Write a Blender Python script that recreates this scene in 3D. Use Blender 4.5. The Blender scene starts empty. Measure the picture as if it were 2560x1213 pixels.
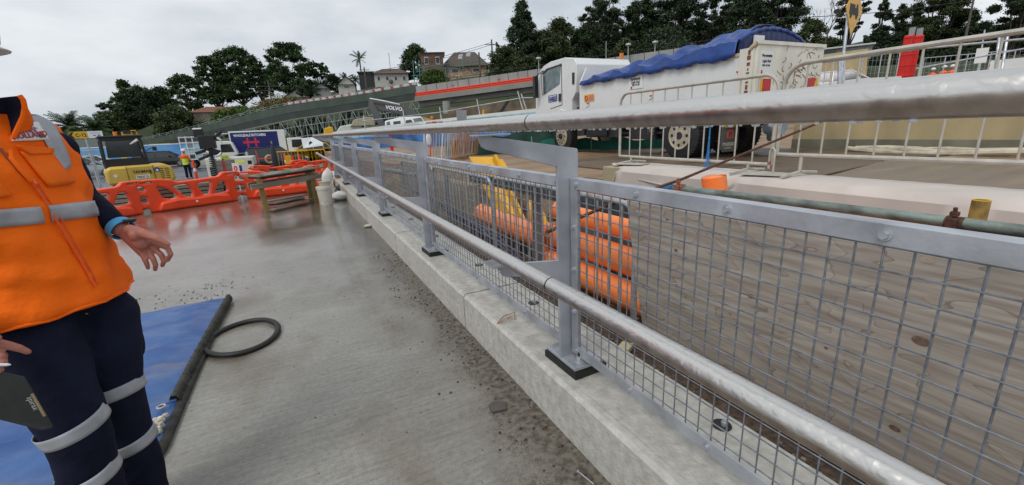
import bpy, bmesh, math, random
import numpy as np
from math import sin, cos, pi, radians
from mathutils import Vector, Matrix
random.seed(7)
SC = bpy.context.scene
COL = SC.collection
# ---------------------------------------------------------------- camera
RM = ((0.89147908, 0.1556318, -0.42549242), (-0.45085202, 0.21209436, -0.86703428), (-0.04469356, 0.96477703, 0.2592446))
CAMZ = 1.354
FPX = 1073.1
cam = bpy.data.cameras.new('camera'); co = bpy.data.objects.new('camera', cam); COL.objects.link(co)
M = Matrix(RM).to_4x4(); M.translation = (0, 0, CAMZ); co.matrix_world = M
cam.sensor_width = 36; cam.lens = 36 * FPX / 2560; cam.clip_start = 0.05; cam.clip_end = 3000
SC.camera = co
# ---------------------------------------------------------------- world, sun, exposure
W = bpy.data.worlds.new('World'); SC.world = W; W.use_nodes = True
nt = W.node_tree; nt.nodes.clear()
def wn(t, **k):
    n = nt.nodes.new(t)
    for a, b in k.items(): setattr(n, a, b)
    return n
sky = wn('ShaderNodeTexSky', sky_type='NISHITA', sun_disc=False); sky.sun_elevation = radians(52); sky.sun_rotation = radians(240); sky.dust_density = 4
tc = wn('ShaderNodeTexCoord'); mp = wn('ShaderNodeMapping'); mp.inputs['Scale'].default_value = (1.0, 1.0, 2.6)
nz = wn('ShaderNodeTexNoise'); nz.inputs['Scale'].default_value = 2.1; nz.inputs['Detail'].default_value = 6; nz.inputs['Roughness'].default_value = .55
nt.links.new(tc.outputs['Generated'], mp.inputs['Vector']); nt.links.new(mp.outputs[0], nz.inputs['Vector'])
cr = wn('ShaderNodeValToRGB'); e = cr.color_ramp.elements
e[0].position = .3; e[0].color = (4.2, 4.85, 5.5, 1); e[1].position = .72; e[1].color = (8.9, 9.1, 9.3, 1)
nt.links.new(nz.outputs['Fac'], cr.inputs[0])
mx = wn('ShaderNodeMix', data_type='RGBA'); mx.inputs[0].default_value = .93
nt.links.new(sky.outputs[0], mx.inputs[6]); nt.links.new(cr.outputs[0], mx.inputs[7])
bg = wn('ShaderNodeBackground'); bg.inputs['Strength'].default_value = .1
nt.links.new(mx.outputs[2], bg.inputs[0]); nt.links.new(bg.outputs[0], wn('ShaderNodeOutputWorld').inputs[0])
sd = bpy.data.lights.new('sun', 'SUN'); so = bpy.data.objects.new('sun', sd); COL.objects.link(so)
sd.energy = 1.3; sd.angle = radians(25); sd.color = (1, .97, .93); so.rotation_euler = (radians(38), 0, radians(-60)); so.location = (0, 0, 30)
SC.view_settings.view_transform = 'Standard'; SC.view_settings.look = 'None'; SC.view_settings.exposure = 0.12; SC.view_settings.gamma = 1
try: SC.view_settings.use_curve_mapping = False
except Exception: pass
# ---------------------------------------------------------------- helpers
def ray(x, y):
    c = Vector((x - 1280, -(y - 606.5), -FPX)); return Matrix(RM) @ c
def D(x, y, d):            # place at axis depth d metres
    return ray(x, y) * (d / FPX) + Vector((0, 0, CAMZ))
def G(x, y, z):            # place on the level z
    r = ray(x, y); return r * ((z - CAMZ) / r.z) + Vector((0, 0, CAMZ))
def VX(x, y, X):
    r = ray(x, y); return r * (X / r.x) + Vector((0, 0, CAMZ))
def VY(x, y, Y):
    r = ray(x, y); return r * (Y / r.y) + Vector((0, 0, CAMZ))
MC = {}
def mat(name, col, rough=.6, metal=0., var=.12, scale=6., bump=.0, bscale=60., spec=.5, col2=None, wet=None, stretch=None, island=0., alpha=None, emit=None, coat=0., detail=5):
    if name in MC: return MC[name]
    m = bpy.data.materials.new(name); m.use_nodes = True; MC[name] = m
    t = m.node_tree; b = t.nodes['Principled BSDF']; L = t.links.new
    b.inputs['Roughness'].default_value = rough; b.inputs['Metallic'].default_value = metal
    b.inputs['Specular IOR Level'].default_value = spec
    if coat: b.inputs['Coat Weight'].default_value = coat; b.inputs['Coat Roughness'].default_value = .05
    tcn = t.nodes.new('ShaderNodeTexCoord'); src = tcn.outputs['Object']
    if stretch:
        mpn = t.nodes.new('ShaderNodeMapping'); mpn.inputs['Scale'].default_value = stretch; L(src, mpn.inputs[0]); src = mpn.outputs[0]
    n = t.nodes.new('ShaderNodeTexNoise'); n.inputs['Scale'].default_value = scale; n.inputs['Detail'].default_value = detail; L(src, n.inputs['Vector'])
    r = t.nodes.new('ShaderNodeValToRGB'); L(n.outputs['Fac'], r.inputs[0])
    c2 = col2 or tuple(min(1, c * (1 + var)) for c in col); c1 = tuple(c * (1 - var) for c in col) if not col2 else col
    r.color_ramp.elements[0].position = .32; r.color_ramp.elements[1].position = .68
    r.color_ramp.elements[0].color = (*c1, 1); r.color_ramp.elements[1].color = (*c2, 1)
    out = r.outputs[0]
    if island:
        g = t.nodes.new('ShaderNodeNewGeometry'); hs = t.nodes.new('ShaderNodeHueSaturation')
        mr = t.nodes.new('ShaderNodeMapRange'); mr.inputs[3].default_value = 1 - island; mr.inputs[4].default_value = 1 + island
        L(g.outputs['Random Per Island'], mr.inputs[0]); L(mr.outputs[0], hs.inputs['Value']); L(out, hs.inputs['Color']); out = hs.outputs[0]
    L(out, b.inputs['Base Color'])
    if bump:
        n2 = t.nodes.new('ShaderNodeTexNoise'); n2.inputs['Scale'].default_value = bscale; n2.inputs['Detail'].default_value = 4; L(src, n2.inputs['Vector'])
        bn = t.nodes.new('ShaderNodeBump'); bn.inputs['Strength'].default_value = min(1, bump); bn.inputs['Distance'].default_value = .01 * max(1, bump); L(n2.outputs['Fac'], bn.inputs['Height']); L(bn.outputs[0], b.inputs['Normal'])
    if wet:
        n3 = t.nodes.new('ShaderNodeTexNoise'); n3.inputs['Scale'].default_value = wet[0]; n3.inputs['Detail'].default_value = 4; L(src, n3.inputs['Vector'])
        mr = t.nodes.new('ShaderNodeMapRange'); mr.inputs[1].default_value = .42; mr.inputs[2].default_value = .6; mr.inputs[3].default_value = wet[1]; mr.inputs[4].default_value = wet[2]
        L(n3.outputs['Fac'], mr.inputs[0]); L(mr.outputs[0], b.inputs['Roughness'])
    if emit: b.inputs['Emission Color'].default_value = (*emit, 1); b.inputs['Emission Strength'].default_value = 1
    if alpha is not None: b.inputs['Alpha'].default_value = alpha
    return m
class MB:
    def __init__(s): s.v = []; s.f = []
    def add(s, vs, fs):
        o = len(s.v); s.v += [tuple(v) for v in vs]; s.f += [tuple(i + o for i in f) for f in fs]; return s
    def box(s, a, b, rz=0, c=None):
        x0, y0, z0 = a; x1, y1, z1 = b
        vs = [Vector(p) for p in ((x0, y0, z0), (x1, y0, z0), (x1, y1, z0), (x0, y1, z0), (x0, y0, z1), (x1, y0, z1), (x1, y1, z1), (x0, y1, z1))]
        if rz:
            cc = Vector(c) if c else (Vector(a) + Vector(b)) / 2; R = Matrix.Rotation(rz, 3, 'Z'); vs = [R @ (v - cc) + cc for v in vs]
        return s.add(vs, [(0, 3, 2, 1), (4, 5, 6, 7), (0, 1, 5, 4), (1, 2, 6, 5), (2, 3, 7, 6), (3, 0, 4, 7)])
    def beam(s, p, q, w, h, up=(0, 0, 1)):
        p = Vector(p); q = Vector(q); d = (q - p).normalized(); u = Vector(up)
        if abs(d.dot(u)) > .98: u = Vector((1, 0, 0))
        sx = d.cross(u).normalized() * w / 2; uz = sx.cross(d).normalized() * h / 2
        vs = [p - sx - uz, p + sx - uz, p + sx + uz, p - sx + uz, q - sx - uz, q + sx - uz, q + sx + uz, q - sx + uz]
        return s.add(vs, [(3, 2, 1, 0), (4, 5, 6, 7), (0, 1, 5, 4), (1, 2, 6, 5), (2, 3, 7, 6), (3, 0, 4, 7)])
    def tube(s, pts, r, n=8, cap=True, sq=None, up=None):
        pts = [Vector(p) for p in pts]; rs = r if hasattr(r, '__len__') else [r] * len(pts)
        rings = []; prev = None
        for i, p in enumerate(pts):
            d = (pts[min(i + 1, len(pts) - 1)] - pts[max(i - 1, 0)]).normalized()
            if prev is None:
                a = Vector(up) if up else (Vector((0, 0, 1)) if abs(d.z) < .9 else Vector((1, 0, 0)))
                a = (a - d * a.dot(d)).normalized()
            else: a = (prev - d * prev.dot(d)).normalized()
            prev = a; b = d.cross(a); q = sq if sq else 1
            rings.append([p + (a * cos(2 * pi * k / n) * q + b * sin(2 * pi * k / n)) * rs[i] for k in range(n)])
        return s.loft(rings, cap)
    def loft(s, rings, cap=True, close=True):
        n = len(rings[0]); o = len(s.v)
        for r in rings: s.v += [tuple(v) for v in r]
        for i in range(len(rings) - 1):
            for k in range(n if close else n - 1):
                k2 = (k + 1) % n; s.f.append((o + i * n + k, o + i * n + k2, o + (i + 1) * n + k2, o + (i + 1) * n + k))
        if cap and close:
            s.f.append(tuple(o + k for k in range(n))[::-1]); s.f.append(tuple(o + (len(rings) - 1) * n + k for k in range(n)))
        return s
    def cyl(s, p, q, r, n=12, r2=None): return s.tube([p, q], [r, r if r2 is None else r2], n)
    def ring(s, c, ax, R, r, n=24, m=8):
        c = Vector(c); ax = Vector(ax).normalized(); a = ax.orthogonal().normalized(); b = ax.cross(a); o = len(s.v)
        for i in range(n):
            t = 2 * pi * i / n; d = a * cos(t) + b * sin(t)
            for j in range(m):
                u = 2 * pi * j / m; s.v.append(tuple(c + d * (R + r * cos(u)) + ax * r * sin(u)))
        for i in range(n):
            for j in range(m):
                s.f.append((o + i * m + j, o + i * m + (j + 1) % m, o + ((i + 1) % n) * m + (j + 1) % m, o + ((i + 1) % n) * m + j))
        return s
    def sphere(s, c, r, n=10, m=7, sc=(1, 1, 1)):
        c = Vector(c); rings = []
        for i in range(m + 1):
            t = pi * i / m + 1e-4; rings.append([c + Vector((sin(t) * cos(2 * pi * k / n) * r * sc[0], sin(t) * sin(2 * pi * k / n) * r * sc[1], -cos(t) * r * sc[2])) for k in range(n)])
        return s.loft(rings, True)
    def prism(s, poly, fn, t0, t1):      # poly 2D, fn(u,v,t)->3D
        n = len(poly); vs = [fn(u, v, t0) for u, v in poly] + [fn(u, v, t1) for u, v in poly]
        fs = [tuple(range(n))[::-1], tuple(range(n, 2 * n))] + [(i, (i + 1) % n, n + (i + 1) % n, n + i) for i in range(n)]
        return s.add(vs, fs)
    def quad(s, *p): return s.add(p, [tuple(range(len(p)))])
    def build(s, name, m, parent=None, smooth=None, bevel=0, sharp=35, fix=True):
        me = bpy.data.meshes.new(name); me.from_pydata(s.v, [], s.f); me.validate()
        if fix:
            b = bmesh.new(); b.from_mesh(me); bmesh.ops.recalc_face_normals(b, faces=b.faces); b.to_mesh(me); b.free()
        if m: me.materials.append(m)
        o = bpy.data.objects.new(name, me); COL.objects.link(o)
        if parent: o.parent = parent
        if smooth is None: smooth = len(s.f) > 14
        if smooth:
            me.polygons.foreach_set('use_smooth', [True] * len(me.polygons)); me.set_sharp_from_angle(angle=radians(sharp))
        if bevel:
            bv = o.modifiers.new('bevel', 'BEVEL'); bv.width = bevel; bv.segments = 2; bv.limit_method = 'ANGLE'
        return o
def tag(o, label, cat=None, group=None, kind=None):
    if label: o['label'] = label
    if cat: o['category'] = cat
    if group: o['group'] = group
    if kind: o['kind'] = kind
    return o
def thing(name, label, cat, loc=(0, 0, 0), rz=0, group=None):
    o = bpy.data.objects.new(name, None); COL.objects.link(o); o.location = loc; o.rotation_euler = (0, 0, rz); o.empty_display_size = .1
    return tag(o, label, cat, group)
def struct(name, mb, m, **k):
    o = mb.build(name, m, **k); o['kind'] = 'structure'; return o
def copy_tree(o, parent=None, label=None):
    c = o.copy(); COL.objects.link(c)
    if parent: c.parent = parent
    if label: c['label'] = label
    for ch in list(o.children): copy_tree(ch, c)
    return c
def inst(o, loc=None, rot=None, parent=None):      # share mesh data
    c = o.copy(); COL.objects.link(c)
    if loc is not None: c.location = loc
    if rot is not None: c.rotation_euler = rot
    if parent: c.parent = parent
    return c
def text(parent, s, size, loc, xd, up, m, name='lettering', align='LEFT', squash=1., ext=.002, bold=0.):
    cu = bpy.data.curves.new('t', 'FONT'); cu.body = s; cu.size = size; cu.align_x = align; cu.extrude = ext; cu.offset = bold; cu.resolution_u = 2
    to = bpy.data.objects.new('t', cu); COL.objects.link(to); dg = bpy.context.evaluated_depsgraph_get()
    me = bpy.data.meshes.new_from_object(to.evaluated_get(dg)); bpy.data.objects.remove(to); bpy.data.curves.remove(cu)
    me.materials.clear(); me.materials.append(m); me.name = name
    o = bpy.data.objects.new(name, me); COL.objects.link(o)
    x = Vector(xd).normalized(); z = x.cross(Vector(up)).normalized(); y = z.cross(x)
    Mx = Matrix((x * squash, y, z)).transposed().to_4x4(); Mx.translation = Vector(loc); o.parent = parent; o.matrix_local = Mx
    return o
def arc(c, r, a0, a1, n, ax=(1, 0, 0), ay=(0, 0, 1)):
    c = Vector(c); ax = Vector(ax); ay = Vector(ay)
    return [c + ax * r * cos(a0 + (a1 - a0) * i / n) + ay * r * sin(a0 + (a1 - a0) * i / n) for i in range(n + 1)]
def voxel(o, size, smooth=6):
    m = o.modifiers.new('r', 'REMESH'); m.mode = 'VOXEL'; m.voxel_size = size; m.use_smooth_shade = True
    if smooth: s = o.modifiers.new('s', 'SMOOTH'); s.iterations = smooth; s.factor = .5
    return o
# ---------------------------------------------------------------- materials
M_ = mat
GALV = mat('galvanised steel', (.47, .49, .53), .5, .6, .22, 9, .08, 90, wet=(7, .35, .6))
GALVP = mat('galvanised post steel', (.30, .315, .355), .48, .35, .3, 5, col2=(.50, .515, .56), bump=.05, bscale=60, wet=(5, .35, .55))
WIRE = mat('zinc wire', (.25, .27, .31), .4, .6, .3, 40)
STAIN = mat('wet stainless tube', (.74, .70, .66), .2, 1, .05, 8)
BLACK = mat('black plastic', (.012, .013, .015), .4, 0, .2, 20)
RUB = mat('black rubber', (.010, .010, .010), .55, 0, .3, 30, .1, 80)
WHITE = mat('white paint', (.74, .75, .75), .35, 0, .05, 3, coat=.3)
CREAM = mat('cream stained paint', (.70, .68, .6), .45, 0, .14, 3, stretch=(1, 1, .4))
ORANGE = mat('orange plastic barrier', (.80, .062, .012), .45, 0, .12, 4, .15, 60, wet=(6, .28, .5))
VEST = mat('orange vest cloth', (1.0, .155, .004), .75, 0, .06, 5, 1.6, 11, spec=.2)
NAVY = mat('navy work cotton', (.009, .011, .028), .85, 0, .3, 8, 1.8, 13, spec=.15)
TAPE = mat('silver reflective tape', (.36, .37, .40), .5, .1, .2, 14, .1, 40)
SKIN = mat('skin', (.42, .16, .115), .5, 0, .14, 18, .12, 90)
YEL = mat('yellow paint', (.66, .42, .045), .4, 0, .1, 4, wet=(5, .3, .5))
YELB = mat('bright yellow steel', (.75, .40, .01), .4, 0, .12, 4)
GLASS = mat('dark glass', (.02, .028, .03), .06, 0, .1, 3, spec=.8)
GLASSL = mat('pale windscreen glass', (.10, .14, .15), .08, 0, .3, 1.2, spec=.9)
TYRE = mat('tyre rubber', (.018, .018, .019), .8, 0, .3, 10, .3, 40)
TIMBER = mat('grey brown timber', (.24, .19, .14), .7, 0, .3, 4, .2, 30, stretch=(.6, .6, 6), wet=(4, .3, .7))
CONC = mat('pale concrete', (.40, .39, .36), .75, 0, .16, 2.2, .25, 60)
DARK = mat('dark steel', (.03, .03, .034), .5, .3, .3, 6)
RED = mat('red plastic', (.62, .02, .015), .45, 0, .1, 3)
REDP = mat('red print', (.55, .015, .02), .5, 0, .1, 3)
BLUEP = mat('blue print', (.015, .03, .25), .5, 0, .1, 3)
BLKP = mat('black print', (.02, .02, .02), .6)
SKYB = mat('sky blue print', (.10, .38, .75), .5, 0, .4, 2)
SCAF = mat('scaffold tube', (.42, .44, .45), .5, .4, .2, 3)
# ================================================================ ground and setting
def wetdeck():
    m = bpy.data.materials.new('wet deck concrete'); m.use_nodes = True; t = m.node_tree; b = t.nodes['Principled BSDF']; L = t.links.new
    N = lambda ty: t.nodes.new(ty)
    tc = N('ShaderNodeTexCoord'); ob = tc.outputs['Object']
    def noise(sc, det=5, stretch=None, rot=0, rough=.55):
        mp = N('ShaderNodeMapping'); mp.inputs['Rotation'].default_value = (0, 0, rot); mp.inputs['Scale'].default_value = stretch or (1, 1, 1); L(ob, mp.inputs[0])
        n = N('ShaderNodeTexNoise'); n.inputs['Scale'].default_value = sc; n.inputs['Detail'].default_value = det; n.inputs['Roughness'].default_value = rough; L(mp.outputs[0], n.inputs['Vector']); return n.outputs['Fac']
    def ramp(f, a, ca, c, cb):
        r = N('ShaderNodeValToRGB'); r.color_ramp.elements[0].position = a; r.color_ramp.elements[0].color = (*ca, 1); r.color_ramp.elements[1].position = c; r.color_ramp.elements[1].color = (*cb, 1); L(f, r.inputs[0]); return r.outputs[0]
    def mul(a, c, fac=1, ty='MULTIPLY'):
        x = N('ShaderNodeMix'); x.data_type = 'RGBA'; x.blend_type = ty; x.inputs[0].default_value = fac
        L(a, x.inputs[6]); L(c, x.inputs[7]); return x
    base = ramp(noise(1.1, 6), .3, (.20, .185, .155), .7, (.34, .33, .30))
    broom = ramp(noise(7, 4, (.5, 9, 1), radians(16)), .35, (.82, .82, .82), .65, (1.06, 1.06, 1.06))
    c = mul(base, broom).outputs[2]
    spk = ramp(noise(130, 3), .30, (.35, .33, .3), .42, (1, 1, 1)); c = mul(c, spk, .7).outputs[2]
    fine = ramp(noise(38, 4), .35, (.84, .83, .8), .6, (1.03, 1.03, 1.03)); c = mul(c, fine).outputs[2]
    stain = ramp(noise(1.7, 5, (1, .55, 1), radians(10)), .50, (1, 1, 1), .68, (.58, .47, .33)); c = mul(c, stain, .8).outputs[2]
    # wet grimy strip along the kerb, mud patches
    sx = N('ShaderNodeSeparateXYZ'); L(ob, sx.inputs[0])
    ad = N('ShaderNodeMath'); ad.operation = 'MULTIPLY_ADD'; ad.inputs[1].default_value = .75; L(noise(2.6, 5), ad.inputs[0]); L(sx.outputs[0], ad.inputs[2])
    strip = N('ShaderNodeMapRange'); strip.inputs[1].default_value = .92; strip.inputs[2].default_value = 1.12; L(ad.outputs[0], strip.inputs[0])
    dk = N('ShaderNodeMix'); dk.data_type = 'RGBA'; L(strip.outputs[0], dk.inputs[0]); L(c, dk.inputs[6])
    mud = ramp(noise(30, 4), .4, (.07, .06, .045), .62, (.17, .15, .12)); L(mud, dk.inputs[7]); c = dk.outputs[2]
    wt = N('ShaderNodeTexWave'); wt.inputs['Scale'].default_value = 11; wt.inputs['Distortion'].default_value = 14; wt.inputs['Detail'].default_value = 3; wt.inputs['Detail Scale'].default_value = 4; wmp = N('ShaderNodeMapping'); wmp.inputs['Rotation'].default_value = (0, 0, radians(62)); L(ob, wmp.inputs[0]); L(wmp.outputs[0], wt.inputs['Vector'])
    b1 = N('ShaderNodeMapRange'); b1.inputs[1].default_value = .50; b1.inputs[2].default_value = .58; L(sx.outputs[0], b1.inputs[0]); b2 = N('ShaderNodeMapRange'); b2.inputs[1].default_value = .80; b2.inputs[2].default_value = .70; L(sx.outputs[0], b2.inputs[0])
    m1 = N('ShaderNodeMath'); m1.operation = 'MULTIPLY'; L(b1.outputs[0], m1.inputs[0]); L(b2.outputs[0], m1.inputs[1]); m2 = N('ShaderNodeMath'); m2.operation = 'MULTIPLY'; L(m1.outputs[0], m2.inputs[0]); wr_ = N('ShaderNodeMapRange'); wr_.inputs[1].default_value = .45; wr_.inputs[2].default_value = .6; wr_.inputs[4].default_value = .5; L(wt.outputs['Fac'], wr_.inputs[0]); L(wr_.outputs[0], m2.inputs[1])
    tk2 = N('ShaderNodeMix'); tk2.data_type = 'RGBA'; L(m2.outputs[0], tk2.inputs[0]); L(c, tk2.inputs[6]); tk2.inputs[7].default_value = (.25, .225, .185, 1); c = tk2.outputs[2]
    # wetness grows with distance
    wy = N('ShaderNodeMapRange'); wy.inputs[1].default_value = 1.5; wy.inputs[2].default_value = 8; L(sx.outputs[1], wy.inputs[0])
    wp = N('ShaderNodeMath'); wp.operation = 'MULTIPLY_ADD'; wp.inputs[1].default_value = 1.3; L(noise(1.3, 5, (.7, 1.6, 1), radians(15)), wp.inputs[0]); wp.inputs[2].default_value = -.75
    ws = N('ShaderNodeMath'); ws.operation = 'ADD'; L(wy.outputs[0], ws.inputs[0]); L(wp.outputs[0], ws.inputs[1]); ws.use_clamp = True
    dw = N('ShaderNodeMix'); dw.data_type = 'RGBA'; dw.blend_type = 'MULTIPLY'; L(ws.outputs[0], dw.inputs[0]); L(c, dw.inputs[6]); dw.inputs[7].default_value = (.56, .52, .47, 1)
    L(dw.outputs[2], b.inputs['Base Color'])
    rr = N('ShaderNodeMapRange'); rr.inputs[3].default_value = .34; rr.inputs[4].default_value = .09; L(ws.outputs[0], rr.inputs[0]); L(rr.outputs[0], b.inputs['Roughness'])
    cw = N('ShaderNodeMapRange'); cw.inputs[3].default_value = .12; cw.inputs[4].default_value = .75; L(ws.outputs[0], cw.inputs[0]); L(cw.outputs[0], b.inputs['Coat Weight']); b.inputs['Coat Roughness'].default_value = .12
    bp = N('ShaderNodeBump'); bp.inputs['Strength'].default_value = .32; bp.inputs['Distance'].default_value = .006
    hs = N('ShaderNodeMath'); hs.operation = 'ADD'; L(noise(60, 4), hs.inputs[0]); L(noise(9, 4, (.5, 9, 1), radians(16)), hs.inputs[1]); L(hs.outputs[0], bp.inputs['Height']); L(bp.outputs[0], b.inputs['Normal'])
    return m
STREET = mat('wet asphalt street', (.10, .105, .115), .5, 0, .2, .8, .2, 40, wet=(.6, .25, .6))
DIRT = mat('sandy site dirt', (.27, .175, .10), .85, 0, .3, 1.2, .5, 14, wet=(1.3, .4, .9), stretch=(.5, 1.6, 1), detail=8)
MUDC = mat('dark trench soil', (.045, .038, .03), .8, 0, .4, 2.5, .8, 12)
KERB = mat('kerb concrete', (.41, .395, .355), .7, 0, .2, 22, .45, 80, col2=(.57, .555, .51), wet=(3, .35, .8), detail=12)
GRAVEL = mat('brown gravel strip', (.10, .07, .05), .9, 0, .5, 40, .9, 60)
ms = MB(); ms.quad((-1500, -1500, -.8), (1500, -1500, -.8), (1500, 1500, -.8), (-1500, 1500, -.8)); struct('street', ms, STREET)
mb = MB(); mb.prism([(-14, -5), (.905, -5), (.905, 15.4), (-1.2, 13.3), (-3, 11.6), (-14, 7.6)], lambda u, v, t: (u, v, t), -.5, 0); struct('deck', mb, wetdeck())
mb = MB(); mb.prism([(4.15, -8), (60, -8), (60, 26), (1.6, 26), (2.0, 15), (2.9, 9.5), (3.25, 6.5), (4.15, 5.6)], lambda u, v, t: (u, v, t), -.79, .53); struct('site_ground', mb, DIRT)
# subdivided dirt relief in the near part
def relief(name, x0, x1, y0, y1, z, nx, ny, amp, m, seed=1, f=1.0):
    rnd = random.Random(seed); ph = [(rnd.uniform(.4, 3) * f, rnd.uniform(.4, 3) * f, rnd.uniform(0, 6)) for _ in range(9)]
    mb = MB(); 
    for j in range(ny + 1):
        for i in range(nx + 1):
            x = x0 + (x1 - x0) * i / nx; y = y0 + (y1 - y0) * j / ny
            edge = min(1, min(i, nx - i, j, ny - j) / 3)
            h = sum(sin(a * x + b * y + c) for a, b, c in ph) / 9 + rnd.uniform(-.25, .25)
            mb.v.append((x, y, z + amp * h * edge))
    for j in range(ny):
        for i in range(nx):
            k = j * (nx + 1) + i; mb.f.append((k, k + 1, k + nx + 2, k + nx + 1))
    return mb.build(name, m, smooth=True, sharp=180, fix=False)
o = relief('trench_floor', 1.42, 4.1, -4, 14, -.42, 50, 260, .12, MUDC, 3, 2.2); o['kind'] = 'structure'
# kerb of precast blocks
kroot = bpy.data.objects.new('kerb', None); COL.objects.link(kroot); kroot['kind'] = 'structure'
prof = [(.905, -.45), (.905, .236), (.921, .2535), (.950, .2538), (.9505, .2515), (.953, .2515), (.9535, .254), (1.335, .254), (1.335, -.6)]
y0 = -1.75
jt = [-3.95, -1.75, .45, 2.645, 4.845, 7.05, 9.25, 11.4, 13.5, 15.0]
for i in range(len(jt) - 1):
    mb = MB(); a, b = jt[i] + .010, jt[i + 1] - .010
    n = 24
    rings = [[Vector((u + random.uniform(-.0012, .0012), a + (b - a) * k / n, v + (random.uniform(-.0008, .0004) if v > .2 else 0))) for u, v in prof] for k in range(n + 1)]
    mb.loft(rings); mb.build('kerb_block', KERB, kroot, smooth=True, sharp=20)
mb = MB().box((.93, -4, -.45), (1.33, 15, .2)); mb.build('kerb_joint_fill', DARK, kroot)
PK = mat('recess shadow steel', (.03, .03, .028), .5, .2, .3, 30)
for (kx, ky) in [(1.25, 3.19), (1.24, 2.254), (1.262, .883), (1.25, 4.4), (1.25, 5.5), (1.25, 6.6), (1.25, -.3), (1.25, 7.8)]:
    mb = MB(); mb.tube([(kx, ky, .2545), (kx, ky, .2585)], .034, 18); p = mb.build('bolt_pocket', PK, kroot)
    mb = MB().cyl((kx + .006, ky - .005, .2585), (kx + .006, ky - .005, .272), .012, 6); mb.cyl((kx + .006, ky - .005, .27), (kx + .006, ky - .005, .284), .006, 8); q = mb.build('anchor_bolt', GALV, p)
# gravel strip between kerb and hoarding, pebbles, bits
mb = MB().box((1.337, -4, -.3), (1.66, 15, .04)); o = struct('gravel_strip', mb, GRAVEL)
rs = random.Random(5); mb = MB()
for i in range(900):
    y = rs.uniform(-.2, 7); x = rs.uniform(1.345, 1.62); r = rs.uniform(.005, .014)
    mb.sphere((x, y, .045), r, 5, 3, (1, rs.uniform(.7, 1.4), .6))
tag(mb.build('gravel', mat('grey gravel stones', (.17, .155, .135), .8, 0, .4, 30, island=.5)), 'loose grey and brown gravel lying in the strip behind the kerb', 'gravel', kind='stuff')
mb = MB()
for i in range(520):
    if rs.random() < .55: y = rs.uniform(.3, 5); x = .9 - abs(rs.gauss(0, .14)); r = rs.uniform(.002, .008)
    else: y = rs.uniform(.8, 6); x = rs.uniform(-1.2, .8); r = rs.uniform(.0015, .0045)
    mb.sphere((x, y, r * .4), r, 6, 4, (1, rs.uniform(.7, 1.3), .6))
for i in range(90):
    a = rs.gauss(-.95, .25); b = rs.gauss(4.7, .22); mb.sphere((a, b, .003), rs.uniform(.002, .008), 6, 4, (1, 1.2, .5))
tag(mb.build('grit', mat('dark grit', (.05, .045, .038), .8, 0, .5, 30)), 'scattered dark grit and crumbs of concrete on the wet deck', 'grit', kind='stuff')
mb = MB().prism([(-.04, -.03), (.03, -.045), (.05, .01), (.01, .04), (-.035, .03)], lambda u, v, t: (u + .72, v + 1.72, t), .001, .016)
tag(mb.build('concrete_chip', mat('wet chip', (.08, .07, .06), .4), bevel=.003), 'flat dark concrete chip in the muddy strip beside the kerb', 'chip')
mb = MB().cyl((.83, 1.18, .004), (.845, 1.1, .004), .0025, 6); mb.cyl((.83, 1.18, .004), (.829, 1.186, .004), .006, 8)
tag(mb.build('nail', GALV), 'small bright nail lying beside the kerb base', 'nail')
p = G(1270, 806, .256); mb = MB().tube([p + Vector((-.06, .02, 0)), p + Vector((0, .05, .02)), p + Vector((.07, .05, .028))], [.004, .006, .003], 5, sq=.3); mb.tube([p + Vector((.07, .05, .03)), p + Vector((.05, .01, .0))], .0025, 5)
mb.tube([p + Vector((-.06, .02, 0)), p + Vector((-.01, .0, .012)), p + Vector((.04, .03, .02))], [.003, .005, .003], 5, sq=.3)
tag(mb.build('dead_leaf', mat('dry leaf', (.30, .14, .05), .6)), 'curled dry brown leaf scrap lying on top of the kerb', 'leaf')
p = G(920, 568, 0); mb = MB().sphere(p + Vector((0, 0, .02)), .05, 9, 6, (1.2, .8, .5)); mb.sphere(p + Vector((.05, .03, .02)), .035, 8, 5, (1, 1, .6))
tag(mb.build('crumpled_paper', mat('dirty paper', (.5, .47, .4), .8, 0, .2, 20)), 'small crumpled pale rag on the wet deck beside the kerb', 'rag')
# ================================================================ balustrade
bal = thing('balustrade', 'galvanised steel mesh balustrade with two round stainless handrails bolted along the kerb', 'railing')
PY = [1.524 - 2.27, 1.524] + [1.524 + 2.27 * k for k in range(1, 6)]
poly = [(1.066, 1.2565), (1.071, 1.250), (1.071, .309), (.969, .309), (.969, .67), (.93, .705), (.86, .735), (.777, .747), (.70, .762), (.69, .775), (.688, .815), (.817, .801), (.966, .783), (.969, 1.188), (.655, 1.277), (.640, 1.287), (.632, 1.305), (.630, 1.327), (.672, 1.333), (.683, 1.322)]
def xz(u, v, t): return (u, t, v)
def make_post():
    p = MB().prism(poly, xz, -.008, .008).build('post', GALVP, bal, bevel=.0015, smooth=False)
    MB().box((.97, -.12, .291), (1.125, .12, .309)).build('base_plate', GALV, p, bevel=.004)
    MB().box((.964, -.128, .2545), (1.14, .128, .2895), .02).build('packer_pad', RUB, p, bevel=.004)
    for s in (-1, 1):
        c = (1.03, s * .072)
        MB().cyl((*c, .309), (*c, .313), .026, 20).build('washer', GALV, p)
        MB().cyl((*c, .3135), (*c, .333), .0165, 6).build('nut', GALV, p)
        MB().cyl((*c, .333), (*c, .348), .0095, 10).build('anchor_stud', DARK, p)
    MB().prism([(.61, 1.3275), (.74, 1.3275), (.74, 1.3325), (.61, 1.3325)], xz, -.045, .045).build('saddle_plate', GALV, p)
    MB().prism([(.635, .818), (.70, .818), (.70, .825), (.635, .825)], xz, -.05, .05).build('saddle_plate', GALV, p)
    return p
pp = make_post(); pp.location = (0, PY[0], 0)
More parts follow.
